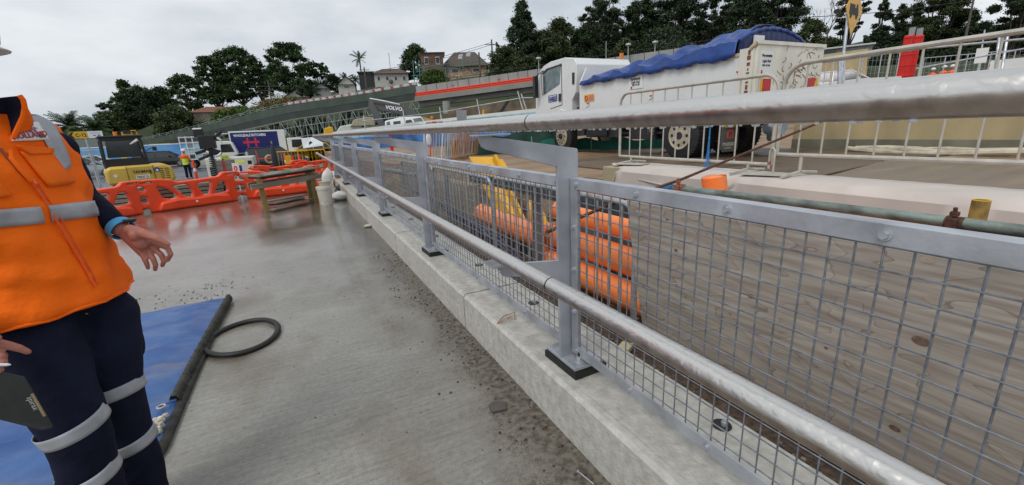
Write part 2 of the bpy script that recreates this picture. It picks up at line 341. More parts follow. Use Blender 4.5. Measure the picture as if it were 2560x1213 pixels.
for y in PY[1:]:
    c = copy_tree(pp, bal); c.location = (0, y, 0)
x0, x1 = 1.026, 1.034
def frame_panel(L):
    m = MB(); z0, z1, w = .330, 1.137, .045
    m.box((x0, 0, z1 - w), (x1, L, z1)); m.box((x0, 0, z0), (x1, L, z0 + w))
    m.box((x0, 0, z0 + w), (x1, w, z1 - w)); m.box((x0, L - w, z0 + w), (x1, L, z1 - w))
    m.box((x1, 0, z1 - .006), (x1 + .036, L, z1)); m.box((x1, 0, z0), (x1 + .036, L, z0 + .006))
    m.box((x1, 0, z0 + .006), (x1 + .036, .006, z1 - .006)); m.box((x1, L - .006, z0 + .006), (x1 + .036, L, z1 - .006))
    f = m.build('mesh_panel', GALV, bal, bevel=.0015, smooth=False)
    g = MB(); n = int((L - .06) / .05)
    for i in range(n + 1):
        y = L / 2 + (i - n / 2) * .05; g.cyl((1.0415, y, z0 + .01), (1.0415, y, z1 - .01), .0023, 6)
    k = 0; z = z1 - .048
    while z > z0 + .02:
        g.cyl((1.0362, .012, z), (1.0362, L - .012, z), .0023, 6); z -= .05
    g.build('wire_mesh', WIRE, f)
    bolt = None
    pos = [(L - .04 - .3535 * i, z1 - w / 2) for i in range(int(L / .3535) + 1)] + [(L - .04 - .3535 * i, z0 + w / 2) for i in range(int(L / .3535) + 1)] + [(q, z) for q in (.022, L - .022) for z in (.93, .74, .54)]
    for (y, z) in pos:
        if bolt is None:
            b = MB().cyl((0, 0, 0), (-.003, 0, 0), .0125, 14); b.cyl((-.003, 0, 0), (-.011, 0, 0), .0085, 6); bolt = b.build('bolt', GALV, f); bolt.location = (x0, y, z)
        else: inst(bolt, (x0, y, z))
    return f
pan = None
for i in range(len(PY) - 1):
    if pan is None: pan = frame_panel(PY[1] - PY[0] - .026); pan.location = (0, PY[0] + .011, 0)
    else: c = copy_tree(pan, bal); c.location = (0, PY[i] + .011, 0)
# handrails
def railmat():
    m = bpy.data.materials.new('rain beaded stainless steel'); m.use_nodes = True; t = m.node_tree; b = t.nodes['Principled BSDF']; L = t.links.new
    tcn = t.nodes.new('ShaderNodeTexCoord'); b.inputs['Metallic'].default_value = 1
    n = t.nodes.new('ShaderNodeTexNoise'); n.inputs['Scale'].default_value = 30; n.inputs['Detail'].default_value = 6; L(tcn.outputs['Object'], n.inputs[0])
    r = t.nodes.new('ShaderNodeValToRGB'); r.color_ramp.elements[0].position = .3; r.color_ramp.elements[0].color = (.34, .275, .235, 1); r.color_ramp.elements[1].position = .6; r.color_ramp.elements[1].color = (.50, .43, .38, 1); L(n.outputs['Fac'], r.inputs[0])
    # colour paints sky-bright top and dark ground reflection below; rain beads also whiten top
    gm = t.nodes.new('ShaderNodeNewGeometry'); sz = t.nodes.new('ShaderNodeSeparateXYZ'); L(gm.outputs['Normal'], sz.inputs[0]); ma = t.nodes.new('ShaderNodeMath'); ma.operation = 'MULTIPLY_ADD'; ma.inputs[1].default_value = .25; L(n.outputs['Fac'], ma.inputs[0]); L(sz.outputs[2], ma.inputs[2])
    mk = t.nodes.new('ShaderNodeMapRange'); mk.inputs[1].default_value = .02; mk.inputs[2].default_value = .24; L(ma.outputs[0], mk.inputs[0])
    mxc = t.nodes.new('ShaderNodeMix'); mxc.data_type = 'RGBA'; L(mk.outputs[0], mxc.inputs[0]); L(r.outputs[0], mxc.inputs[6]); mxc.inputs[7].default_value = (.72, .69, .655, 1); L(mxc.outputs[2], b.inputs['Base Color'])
    mr = t.nodes.new('ShaderNodeMapRange'); mr.inputs[3].default_value = .24; mr.inputs[4].default_value = .42; L(n.outputs['Fac'], mr.inputs[0]); L(mr.outputs[0], b.inputs['Roughness'])
    mp = t.nodes.new('ShaderNodeMapping'); mp.inputs['Scale'].default_value = (1, .75, 1); L(tcn.outputs['Object'], mp.inputs[0])
    nn = t.nodes.new('ShaderNodeTexNoise'); nn.inputs['Scale'].default_value = 45; L(mp.outputs[0], nn.inputs[0])
    ad = t.nodes.new('ShaderNodeMix'); ad.data_type = 'VECTOR'; ad.inputs[0].default_value = .018; L(mp.outputs[0], ad.inputs[4]); L(nn.outputs['Color'], ad.inputs[5])
    v = t.nodes.new('ShaderNodeTexVoronoi'); v.inputs['Scale'].default_value = 75; v.feature = 'SMOOTH_F1'; v.inputs['Smoothness'].default_value = .3; L(ad.outputs[1], v.inputs['Vector'])
    m2 = t.nodes.new('ShaderNodeMapRange'); m2.inputs[1].default_value = .28; m2.inputs[2].default_value = .6; m2.inputs[3].default_value = 1; m2.inputs[4].default_value = 0; L(v.outputs['Distance'], m2.inputs[0])
    # drops lie mostly on the upper side
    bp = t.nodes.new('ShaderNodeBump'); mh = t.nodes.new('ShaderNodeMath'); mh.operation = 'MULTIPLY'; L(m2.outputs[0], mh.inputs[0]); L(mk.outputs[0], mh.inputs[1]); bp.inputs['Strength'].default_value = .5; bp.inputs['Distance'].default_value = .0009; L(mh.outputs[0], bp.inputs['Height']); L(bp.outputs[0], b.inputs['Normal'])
    return m
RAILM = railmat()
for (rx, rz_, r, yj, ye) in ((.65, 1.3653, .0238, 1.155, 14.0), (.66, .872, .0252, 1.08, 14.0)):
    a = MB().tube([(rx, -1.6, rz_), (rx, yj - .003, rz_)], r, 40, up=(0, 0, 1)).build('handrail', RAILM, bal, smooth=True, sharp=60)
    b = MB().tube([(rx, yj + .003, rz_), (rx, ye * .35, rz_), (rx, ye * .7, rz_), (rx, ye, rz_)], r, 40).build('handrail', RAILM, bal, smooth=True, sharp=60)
    MB().tube([(rx, yj - .01, rz_), (rx, yj + .01, rz_)], r - .0035, 24).build('joint_sleeve', DARK, b, smooth=True)
    MB().tube([(rx, ye, rz_), (rx, ye + .05, rz_), (rx + .03, ye + .1, rz_ - .02)], [r * 1.25, r * 1.3, r * 1.0], 16).build('end_cap', WHITE, b, smooth=True)
# hanging drops under the top rail
mb = MB()
for i in range(150):
    y = .25 + i * .017 + rs.uniform(-.006, .006); s = rs.uniform(.0018, .0038)
    mb.sphere((.65 + rs.uniform(-.006, .004), y, 1.3653 - .0245), s, 7, 5, (1, 1.5, 1))
tag(mb.build('raindrops', mat('water drop', (.75, .78, .8), .03, 0, .01, 3, spec=1), smooth=True), 'row of raindrops hanging beneath the upper handrail', 'raindrops', kind='stuff')
# ================================================================ hoarding, trench and pipes
PLY = bpy.data.materials.new('weathered plywood'); PLY.use_nodes = True
t = PLY.node_tree; b = t.nodes['Principled BSDF']; L = t.links.new
tcn = t.nodes.new('ShaderNodeTexCoord'); mp = t.nodes.new('ShaderNodeMapping'); mp.inputs['Scale'].default_value = (1, .7, 1.9); L(tcn.outputs['Object'], mp.inputs[0])
na = t.nodes.new('ShaderNodeTexNoise'); na.inputs['Scale'].default_value = 2.2; na.inputs['Detail'].default_value = 3; na.inputs['Distortion'].default_value = .5; L(mp.outputs[0], na.inputs[0])
wv = t.nodes.new('ShaderNodeMath'); wv.operation = 'MULTIPLY'; wv.inputs[1].default_value = 9; L(na.outputs['Fac'], wv.inputs[0])
fr = t.nodes.new('ShaderNodeMath'); fr.operation = 'FRACT'; L(wv.outputs[0], fr.inputs[0])
cr2 = t.nodes.new('ShaderNodeValToRGB'); cr2.color_ramp.elements[0].color = (.22, .18, .15, 1); cr2.color_ramp.elements[0].position = .0; cr2.color_ramp.elements[1].position = .07; cr2.color_ramp.elements[1].color = (.345, .305, .265, 1); el = cr2.color_ramp.elements.new(.97); el.color = (.39, .35, .305, 1); L(fr.outputs[0], cr2.inputs[0])
nb = t.nodes.new('ShaderNodeTexNoise'); nb.inputs['Scale'].default_value = 5; nb.inputs['Detail'].default_value = 8; mp2 = t.nodes.new('ShaderNodeMapping'); mp2.inputs['Scale'].default_value = (1, .6, 9); L(tcn.outputs['Object'], mp2.inputs[0]); L(mp2.outputs[0], nb.inputs[0])
cr3 = t.nodes.new('ShaderNodeValToRGB'); cr3.color_ramp.elements[0].position = .35; cr3.color_ramp.elements[0].color = (.66, .62, .59, 1); cr3.color_ramp.elements[1].position = .66; cr3.color_ramp.elements[1].color = (1.12, 1.1, 1.08, 1); L(nb.outputs['Fac'], cr3.inputs[0])
mm = t.nodes.new('ShaderNodeMix'); mm.data_type = 'RGBA'; mm.blend_type = 'MULTIPLY'; mm.inputs[0].default_value = .9; L(cr2.outputs[0], mm.inputs[6]); L(cr3.outputs[0], mm.inputs[7])
L(mm.outputs[2], b.inputs['Base Color']); b.inputs['Roughness'].default_value = .75
ply = thing('plywood_sheet', 'large weathered plywood sheet with knots standing behind the mesh', 'plywood', (1.70, .3, .02))
def yz(u, v, t): return (t, u, v)
MB().prism([(-1.9, .02), (1.42, .02), (1.53, .45), (1.62, .892), (-1.9, .897)], yz, 0, .018).build('board', PLY, ply, smooth=False)
KN = mat('plywood knot', (.15, .095, .07), .7, 0, .3, 60)
KR = mat('knot halo', (.36, .29, .235), .75, 0, .2, 20)
for (kx, ky, r) in ((1690, 626, .013), (1692, 714, .012), (1878, 741, .016), (2337, 750, .026), (2303, 853, .026), (2237, 1071, .018), (1869, 888, .014), (2276, 972, .012), (1572, 612, .01), (2065, 870, .008), (2320, 650, .02), (1668, 549, .010)):
    q = VX(kx, ky, 1.7) - ply.location; mb = MB()
    c = Vector((-.0012, q.y, q.z)); n = 16
    mb.add([c + Vector((0, cos(2 * pi * i / n) * r * .95, sin(2 * pi * i / n) * r * .58)) for i in range(n)], [tuple(range(n))]); k = mb.build('knot', KN if ky not in (750, 650, 888, 972) else KR, ply, smooth=False)
# brown form board at gravel level
mb = MB().box((1.668, -4, .02), (1.69, 2.4, .2)); mb.box((1.668, 2.45, -.1), (1.69, 6.8, .12))
fb = thing('form_board', 'wet reddish brown formwork board at the foot of the plywood', 'board'); mb.build('plank', mat('wet red brown board', (.085, .042, .025), .5, 0, .3, 6), fb)
mb = MB().box((1.0, 0, 0), (1.09, .07, .035), .5); o = mb.build('foam_sponge', mat('cream foam', (.62, .58, .36), .9, 0, .1, 30), bevel=.006); o.location = (.535, 1.73, .05); tag(o, 'small cream foam block lying on the gravel behind the mesh', 'sponge')
# crowd control barriers used as a trench guard
def crowd_barrier(L, Hh, n, m, name, label, group=None, low=.12, r=.017, flat=False, corner=.12):
    t_ = thing(name, label, 'barrier', group=group); f = MB()
    z1 = Hh; c = corner
    path = [Vector((0, 0, low)), Vector((0, 0, z1 - c))] + arc((0, c, z1 - c), c, pi, pi / 2, 6, (0, 1, 0), (0, 0, 1))[1:] + arc((0, L - c, z1 - c), c, pi / 2, 0, 6, (0, 1, 0), (0, 0, 1)) + [Vector((0, L, low))]
    f.tube(path, r, 8); f.tube([(0, 0, low), (0, L, low)], r * .9, 8); f.build('frame', m, t_, smooth=True)
    bar = None
    for i in range(1, n):
        y = L * i / n
        if bar is None:
            q = MB(); (q.box((-.003, -.012, low), (.003, .012, Hh)) if flat else q.cyl((0, 0, low), (0, 0, Hh), .0085, 6)); bar = q.build('bar', m, t_); bar.location = (0, y, 0)
        else: inst(bar, (0, y, 0))
    for y in (.25, L - .25):
        q = MB(); q.tube([(-.28, y, .012), (0, y, .04), (.28, y, .012)], r * .8, 6); q.tube([(0, y, .04), (0, y, low)], r * .8, 6); q.build('foot', m, t_, smooth=True)
    return t_
GD = mat('dull wet galvanised', (.34, .355, .37), .45, .4, .35, 12)
b1 = crowd_barrier(2.1, .93, 17, GD, 'crowd_barrier', 'grey steel crowd barrier guarding the trench just left of the plywood', 'crowd barriers along the trench'); b1.location = (1.80, 1.95, -.06)
b2 = copy_tree(b1, label='grey steel crowd barrier along the trench behind the second mesh panel'); b2.location = (1.80, 4.10, -.08)
b3 = copy_tree(b1, label='grey steel crowd barrier along the trench behind the third mesh panel'); b3.location = (1.85, 6.35, -.1)
GB = mat('wet dark galvanised beam', (.07, .08, .085), .4, .3, .8, 25, stretch=(1, 12, 1))
tg = thing('trench_beam', 'dark speckled steel waler beam running above the trench behind the mesh', 'beam'); MB().box((1.9, 1.7, .74), (1.96, 5.0, .84)).build('beam', GB, tg, bevel=.004)
TSH = mat('grey trench shield steel', (.15, .16, .17), .5, .3, .35, 5, stretch=(1, 1, .3))
for (px, py, w, lab) in ((1343, 560, .12, 'grey steel trench prop standing left of the nearest post'), (1090 + 35, 520, .16, 'wide grey trench prop standing near the second post')):
    q = VX(px, py, 2.02); o = MB().box((-.02, -w / 2, -1.1), (.02, w / 2, .30)).build('trench_prop', TSH, bevel=.004); o.location = (2.02, q.y, .42); tag(o, lab, 'prop')
ts = thing('trench_wall_sheet', 'grey steel sheet lining the trench behind the rightmost props', 'sheet'); MB().box((3.2, 3.3, -.5), (3.26, 4.6, .62)).build('sheet', TSH, ts)
PIPE = mat('orange conduit plastic', (.95, .25, .06), .35, 0, .07, 2, wet=(3, .2, .42))
def pipe(name, p, q, r, label, group=None, m=PIPE):
    p = Vector(p); q = Vector(q); o = thing(name, label, 'pipe', p, 0, group); n = 28; d = (q - p)
    MB().tube([(0, 0, 0), d * .5, d], r, n, cap=False).build('pipe_wall', m, o, smooth=True)
    MB().tube([(0, 0, 0), d * .5, d], r * .93, n, cap=False).build('pipe_bore', m, o, smooth=True)
    dd = d.normalized(); MB().tube([d - dd * .10, d + dd * .004], r * 1.035, n, cap=False).build('pipe_collar', m, o, smooth=True); return o
G1 = 'orange conduits stacked in the trench'
pipe('conduit', (2.45, .9, .50), (2.42, 3.75, .49), .105, 'orange conduit at mid height of the stack behind the mesh', G1)
pipe('conduit', (2.32, .9, .27), (2.28, 3.75, .26), .115, 'orange conduit second from the bottom of the stack beside the plywood edge', G1)
pipe('conduit', (2.62, .9, .66), (2.6, 3.7, .66), .10, 'orange conduit at the top of the stack under the steel beam', G1)
pipe('conduit', (2.22, .9, .03), (2.18, 3.7, .02), .115, 'lowest orange conduit of the stack beside the plywood edge', G1)
pipe('conduit', (2.42, 3.78, .10), (2.40, 5.85, .13), .14, 'single orange conduit lying farther left in the trench behind the mesh', G1)
pipe('conduit', (2.95, .2, .56), (2.9, 2.75, .55), .10, 'orange conduit lying under the green scaffold tube', G1)
o = pipe('upright_conduit', (3.05, 2.28, .3), (2.98, 2.36, .895), .09, 'short orange pipe stub standing upright in front of the white draped wall'); MB().sphere((-.07, .08, .585), .088, 20, 10, (1, 1, .35)).build('pipe_cap', PIPE, o, smooth=True)
CB = mat('dark blue cable', (.01, .014, .04), .3, 0, .3, 4)
cbl = thing('cable_bundle', 'bundle of dark blue cables lying along the bottom of the trench', 'cables', (1.95, .4, -.15))
for i in range(7):
    q = cbl
    x = 1.92 + .055 * (i % 4); z = -.15 + .05 * (i // 4) - .02 * (i % 4); pts = [(x, .4, z), (x, 2, z + .02), (x + .02, 3.6, z + .04), (x + .1, 5, z + .12 + .02 * i), (x + .05, 6.5, z + .35), (x, 8, z + .42)]
    MB().tube([Vector(p_) - q.location for p_ in pts], .02, 8).build('cable', CB, q, smooth=True)
# rubble of the trench
mb = MB(); rs = random.Random(11)
for i in range(700):
    y = rs.uniform(1.5, 13); x = rs.uniform(2.0, 3.9); z = -.42 + max(0, (x - 2.6)) * .5 + rs.uniform(0, .1); r = rs.uniform(.02, .09)
    mb.sphere((x, y, z), r, 6, 4, (1, rs.uniform(.6, 1.4), rs.uniform(.5, .9)))
tag(mb.build('trench_rubble', mat('sandstone rubble', (.17, .12, .075), .9, 0, .5, 3, .6, 30, island=.4), smooth=False), 'broken sandy rubble heaped against the trench side', 'rubble', kind='stuff')
BANK = mat('sandy trench bank', (.19, .135, .08), .9, 0, .5, 3, .9, 10)
mb = MB(); ny = 120; rs = random.Random(4)
prev = None
for j in range(ny + 1):
    y = -4 + 18 * j / ny; xe = 4.12 if y < 5.6 else (4.12 - (y - 5.6) * .95 if y < 6.5 else 3.22 - (y - 6.5) * .12)
    for k, (dx, z) in enumerate(((0, .525), (-.12, .40), (-.25, .15), (-.38, -.12), (-.62, -.36))): mb.v.append((xe + dx + rs.uniform(-.06, .06) * (k > 0), y, z + rs.uniform(-.04, .04) * (k > 0)))
for j in range(ny):
    for k in range(4): a = j * 5 + k; mb.f.append((a, a + 1, a + 6, a + 5))
struct('trench_bank', mb, BANK, smooth=True, sharp=40)
# scaffold tube with couplers, upright, rebar
TG = mat('pale green oxidised scaffold tube', (.19, .225, .20), .5, .3, .45, 14, .3, 60, stretch=(1, .6, 1.4))
st = thing('scaffold_tube', 'pale green scaffold tube with one blue end lying level above the trench', 'tube')
a = Vector((2.55, 2.46, .852)); b_ = Vector((2.55, -1.2, .875))
MB().tube([a, b_], .0262, 24).build('tube', TG, st, smooth=True)
MB().tube([a + Vector((0, .004, 0)), a + Vector((0, -.11, .001))], .0268, 24).build('blue_end', mat('chipped blue paint', (.05, .20, .42), .5, 0, .4, 30), st, smooth=True)
RUST = mat('rusty steel', (.10, .045, .028), .75, .2, .4, 30, .4, 90)
RUSTR = mat('red rusty coupler', (.30, .10, .06), .7, .1, .4, 40)
def coupler(y, m, label):
    c = thing('scaffold_coupler', label, 'coupler', (2.55, y, .858))
    MB().tube([(0, -.03, 0), (0, .03, 0)], .033, 18).build('clamp_band', m, c, smooth=True)
    MB().box((-.05, -.018, -.02), (-.028, .018, .03)).build('jaw', m, c, bevel=.004)
    q = MB().cyl((-.02, 0, .02), (-.03, 0, .075), .008, 8); q.cyl((-.024, 0, .04), (-.026, 0, .056), .017, 6); q.build('swivel_bolt', m, c)
    return c
coupler(2.30, RUSTR, 'rusty red coupler clamped near the blue end of the scaffold tube')
coupler(.775, RUST, 'brown rusty coupler joining the scaffold tube to the short yellow upright')
yu = thing('yellow_upright', 'short open yellow tube standing up behind the green scaffold tube', 'tube', (2.62, .73, .2))
MB().tube([(0, 0, 0), (0, 0, .76)], .030, 24, cap=False).build('tube', mat('worn yellow tube', (.33, .20, .05), .55, 0, .5, 16), yu, smooth=True)
MB().tube([(0, 0, .3), (0, 0, .755)], .026, 24, cap=False).build('bore', YEL, yu, smooth=True)
MB().ring((0, 0, .76), (0, 0, 1), .028, .0028).build('rim', YEL, yu, smooth=True)
MB().tube([(0, -.02, .6), (.0, -.12, .585), (.02, -.16, .58)], [.02, .014, .008], 8).build('wedge', RUST, yu, smooth=True)
rb = thing('rebar', 'long rusty ribbed reinforcing bar slanting up across the trench', 'rebar')
pts = [(1.3, 2.16, .735), (1.9, 2.27, .83), (2.63, 2.38, .905), (3.87, 2.52, 1.105), (4.9, 2.62, 1.28)]
MB().tube(pts, .010, 10).build('bar', RUST, rb, smooth=True)
mb = MB()
for i in range(150):
    f = i / 150 * (len(pts) - 1); k = int(f); p = Vector(pts[k]).lerp(Vector(pts[k + 1]), f - k); d = Vector(pts[k + 1]) - Vector(pts[k]); mb.ring(p, d + Vector((0, .2, 0)), .0104, .0018, 8, 4)
mb.build('ribs', RUST, rb)['kind'] = 'stuff'
# yellow trench shield leaning plates
YS = mat('yellow shield steel', (.72, .38, .012), .45, 0, .15, 3)
ysh = thing('yellow_plate', 'bright yellow steel plate leaning out of the trench', 'plate')
a0, a1, a2, a3 = D(1172, 392, 7.4), D(1232, 392, 7.2), D(1305, 570, 6.6), D(1255, 560, 6.9)
n = (a1 - a0).cross(a3 - a0).normalized() * .05
mb = MB(); mb.add([a0, a1, a2, a3, a0 + n, a1 + n, a2 + n, a3 + n], [(0, 1, 2, 3), (7, 6, 5, 4), (0, 4, 5, 1), (1, 5, 6, 2), (2, 6, 7, 3), (3, 7, 4, 0)]); mb.build('plate', YS, ysh)
mb = MB(); c0, c1 = D(1236, 394, 7.15), D(1312, 566, 6.55); mb.beam(c0, c1, .05, .14); c0, c1 = D(1248, 404, 7.1), D(1262, 426, 7.0); mb.beam(c0, c1, .09, .1); mb.build('side_rib', YS, ysh)
ys2 = thing('yellow_box_end', 'yellow moulded box end standing in the trench right of the grey prop', 'plate'); mb = MB(); mb.beam(D(1330, 505, 5.2), D(1345, 600, 5.0), .1, .12); mb.beam(D(1345, 535, 5.1), D(1362, 575, 5.0), .12, .1); mb.build('plate', YS, ys2, bevel=.01)
# ---------------- white draped wall
GEO = mat('white geotextile', (.55, .49, .445), .8, 0, .1, 2, .25, 14, stretch=(1, 1, .5))
YC = mat('yellowish stained concrete', (.30, .245, .15), .85, 0, .4, 1.6, .5, 26, col2=(.42, .36, .24))
wl = thing('draped_block_wall', 'low concrete block wall draped in white geotextile along the trench', 'wall')
mb = MB(); rs = random.Random(9)
ny = 110; rows = []
for j in range(ny + 1):
    y = -3 + 7.75 * j / ny; w = .004
    def nn(a): return w * sin(y * 7 + a * 3) + .6 * w * sin(y * 17.3 + a * 5) + rs.uniform(-.0015, .0015)
    rows.append([Vector((4.70, y, .50)), Vector((4.70, y, .73)), Vector((4.62 + nn(1), y, .762 + rs.uniform(-.002, .002))), Vector((4.3, y, .768 + nn(2) * .3)), Vector((4.05 + nn(3) * .6, y, .752 + rs.uniform(-.002, .002))), Vector((3.995 + nn(4) * .7, y, .70)), Vector((3.985 + nn(5), y, .45)), Vector((3.97 + nn(6), y, .2)), Vector((3.95 + nn(7), y, -.1)), Vector((3.9 + nn(8) * 2, y, -.38))])
mb.loft(rows, cap=False, close=False); mb.build('geotextile_drape', GEO, wl, smooth=True, sharp=40)
MB().box((4.08, -3, -.4), (4.6, 4.7, .70)).build('concrete_block', YC, wl, bevel=.01); MB().box((4.0, 4.71, -.4), (4.68, 5.05, .745)).build('concrete_block', YC, wl, bevel=.01)
mb = MB()
for (s, e_) in (((3.985, 4.74, .7), (3.97, 4.62, .2)), ((3.98, 4.74, .7), (3.97, 4.85, .25)), ((3.98, 4.72, .7), (3.97, 4.5, .1)), ((3.985, 4.3, .62), (3.975, 3.3, .56)), ((3.98, 3.0, .68), (3.975, 3.35, .45)), ((3.98, 2.9, .7), (3.975, 3.2, .5))):
    s = Vector(s); e_ = Vector(e_); mb.tube([s, s.lerp(e_, .5) + Vector((-.012, 0, 0)), e_], [.004, .012, .004], 6)
mb.build('fabric_fold', GEO, wl, smooth=True)
mb = MB()
for i in range(24): mb.sphere((4.1 + rs.random() * .45, 4.75 + rs.random() * .3, .765), rs.uniform(.02, .05), 7, 4, (1.5, 1, .5))
mb.build('bunched_fabric', GEO, wl, smooth=True)
# barriers on the wall
BG = mat('pale barrier steel', (.50, .48, .42), .45, .3, .15, 10)
cb = crowd_barrier(2.33, .98, 11, BG, 'crowd_barrier_on_wall', 'pale steel crowd barrier with blue rope standing on the draped wall before the truck', 'pale crowd barriers on the draped wall', low=.10, r=.019, corner=.16); cb.location = (4.38, 2.80, .765)
cb2 = crowd_barrier(2.3, 1.05, 11, BG, 'crowd_barrier_on_wall', 'pale steel crowd barrier at the right end of the draped wall', 'pale crowd barriers on the draped wall', low=.2, r=.021, corner=.2); cb2.location = (4.42, .48, .765)
hk = MB(); hk.tube([(-.03, -.05, .02), (-.03, -.05, .24), (-.03, -.025, .27), (-.03, .0, .24), (-.03, .0, .06)], .011, 8); hk.build('hook_link', BG, cb, smooth=True); MB().cyl((-.03, .0, .1), (-.03, .0, .13), .016, 8).build('rusty_collar', RUSTR, cb)
RP = mat('blue rope', (.03, .22, .55), .7, 0, .3, 40)
rp = thing('blue_rope', 'frayed blue rope hanging from the crowd barrier', 'rope', (4.36, 3.55, .75))
mb = MB()
for i in range(9):
    a = rs.uniform(-.01, .01); mb.tube([(a, a, .75), (a * 2, a, .4), (a * 3, .01 * sin(i), .2), (a * 4, .02 * sin(i * 2), .02 * i / 3 - .02)], .004, 5)
mb.build('strand', RP, rp, smooth=True)
for (yy, lab) in ((2.78, 'flat steel foot plate under the joint of the two crowd barriers'), (4.72, 'flat foot of the crowd barrier at the left end of the draped wall')):
    o = MB().box((-.16, -.2, 0), (.1, .2, .006), .3).build('foot_plate', BG); o.location = (4.3, yy, .776); tag(o, lab, 'plate')
# road plates
RP1 = mat('muddy steel road plate', (.075, .050, .031), .4, .0, .4, 2, .5, 24, stretch=(.4, 2.2, 1), wet=(2, .38, .75), col2=(.16, .112, .072))
RP2 = mat('grey muddy road plate', (.13, .096, .063), .45, .0, .4, 2, .5, 24, stretch=(.4, 2.2, 1), wet=(2, .4, .75), col2=(.235, .18, .125))
for (a, b, c, d, m, lab) in (((5.0, 3.1), (8.6, 3.6), (8.4, 8.9), (5.0, 8.1), RP1, 'dark wet steel road plate under the tip truck'), ((5.0, -4), (10.5, -4), (9.3, 3.75), (5.55, 3.05), RP2, 'grey muddy steel road plate right of the crowd barrier joint'), ((8.7, 3.8), (10.8, 3.2), (10.8, 8.4), (8.7, 8.6), RP1, 'dark steel road plate behind the truck')):
    o = MB().prism([a, b, c, d], lambda u, v, t: (u, v, t), .535, .556).build('road_plate', m, smooth=False); tag(o, lab, 'road plate', 'steel plates laid as a road')
# ================================================================ person in the orange vest
from mathutils.bvhtree import BVHTree
PC = Vector((-.775, 1.84, 0))
person = thing('person', 'person in orange hi-vis vest and navy work trousers gesturing with an open hand', 'person', PC)
FW = Vector((.89, -.455, 0)).normalized(); LF = Vector((-FW.y, FW.x, 0))
class WB(MB):
    def build(s, *a, **k):
        s.v = [(v[0] - PC.x, v[1] - PC.y, v[2]) for v in s.v]; return MB.build(s, *a, **k)
def cen(z): return PC + Vector((-.038 * max(0, min(1.15, (z - .9) / .4)), 0, z))
VPF = [(.80, .20, .15), (.88, .226, .18), (.95, .22, .168), (1.05, .213, .155), (1.15, .222, .155), (1.25, .234, .153), (1.33, .238, .142), (1.39, .238, .125), (1.425, .225, .110), (1.45, .185, .098), (1.475, .12, .088)]
def prof_at(z):
    for (z0, a0, b0), (z1, a1, b1) in zip(VPF, VPF[1:]):
        if z <= z1: f = max(0, (z - z0) / (z1 - z0)); return a0 + (a1 - a0) * f, b0 + (b1 - b0) * f
    return VPF[-1][1:]
def S(th, z, off=0):
    a, b = prof_at(z); w = .004 * sin(th * 5 + z * 22) + .003 * sin(th * 11 - z * 40) + .0035 * sin(z * 60 + th * 3)
    if z < .97: w += .006 * sin(th * 7 + 1)
    e_ = .86; cx = abs(cos(th)) ** e_ * (1 if cos(th) > 0 else -1); sx = abs(sin(th)) ** e_ * (1 if sin(th) > 0 else -1)
    return cen(z) + FW * cx * (b + w + off) + LF * sx * (a + w + off)
NT = 72
zs = [.868 + .012 * k for k in range(50)]
vm = WB(); rings = []
for z in zs:
    if z > 1.476: break
    rings.append([S(2 * pi * k / NT, z) for k in range(NT)])
vm.loft(rings, cap=False)
vv = list(vm.v); vf = list(vm.f)
vest = vm.build('vest', VEST, person, smooth=True, sharp=80); so_ = vest.modifiers.new('s', 'SOLIDIFY'); so_.thickness = .006; so_.offset = -1
BV = BVHTree.FromPolygons([Vector(v) for v in vv], vf)
CAMP = Vector((0, 0, CAMZ))
def hit(x, y, off=.003):
    for k in range(30):
        h = BV.ray_cast(CAMP, ray(x, y).normalized())
        if h[0]:
            n = h[1] if h[1].dot(ray(x, y)) < 0 else -h[1]; return h[0] + n * off
        x -= 2
    return VY(x, y, 1.8)
def strip(name, pairs, m, off=.003, n=6, sub=4, th=0):
    ps = []
    for (a, b), (c, d) in zip(pairs, pairs[1:]):
        for k in range(sub): f = k / sub; ps.append(((a[0] + (c[0] - a[0]) * f, a[1] + (c[1] - a[1]) * f), (b[0] + (d[0] - b[0]) * f, b[1] + (d[1] - b[1]) * f)))
    ps.append(pairs[-1]); mb = WB()
    rows = [[hit(a[0] + (b[0] - a[0]) * i / n, a[1] + (b[1] - a[1]) * i / n, off) for i in range(n + 1)] for a, b in ps]
    mb.loft(rows, cap=False, close=False); o = mb.build(name, m, person, smooth=True, sharp=80, fix=False)
    if th: s = o.modifiers.new('s', 'SOLIDIFY'); s.thickness = th; s.offset = 0
    return o
# chest tape all round, shoulder tape, pockets, label
for (t0, t1, d0, d1) in ((-.07, pi, 0, .01), (-pi, -.143, .005, .0)):
    mb = WB(); rows = []
    for k in range(41):
        th = t0 + (t1 - t0) * k / 40; dz = -.012 * sin(th) * (1 if t0 > 0 else 1.6)
        rows.append([S(th, 1.140 + dz + .05 * i / 4, .0035) for i in range(5)])
    o = mb.loft(rows, cap=False, close=False).build('chest_tape', TAPE, person, smooth=True, sharp=80, fix=False); s = o.modifiers.new('s', 'SOLIDIFY'); s.thickness = .002
strip('shoulder_tape', [((70, 290), (104, 286)), ((80, 304), (122, 296)), ((104, 345), (143, 330)), ((130, 392), (163, 374)), ((152, 436), (176, 414))], TAPE, .004, th=.002)
PKT = mat('orange pocket cloth', (.93, .16, .008), .75, 0, .05, 12, .3, 200, spec=.2)
strip('chest_pocket', [((46, 380), (124, 380)), ((80, 424), (152, 420)), ((117, 468), (181, 458))], PKT, .006, th=.006)
strip('pocket_flap', [((34, 364), (126, 372)), ((44, 376), (127, 380)), ((66, 388), (122, 386))], PKT, .011, th=.005)
strip('name_patch', [((46, 305), (92, 307)), ((36, 330), (107, 330)), ((25, 354), (120, 350))], mat('white cloth patch', (.72, .70, .70), .7), .005, th=.001)
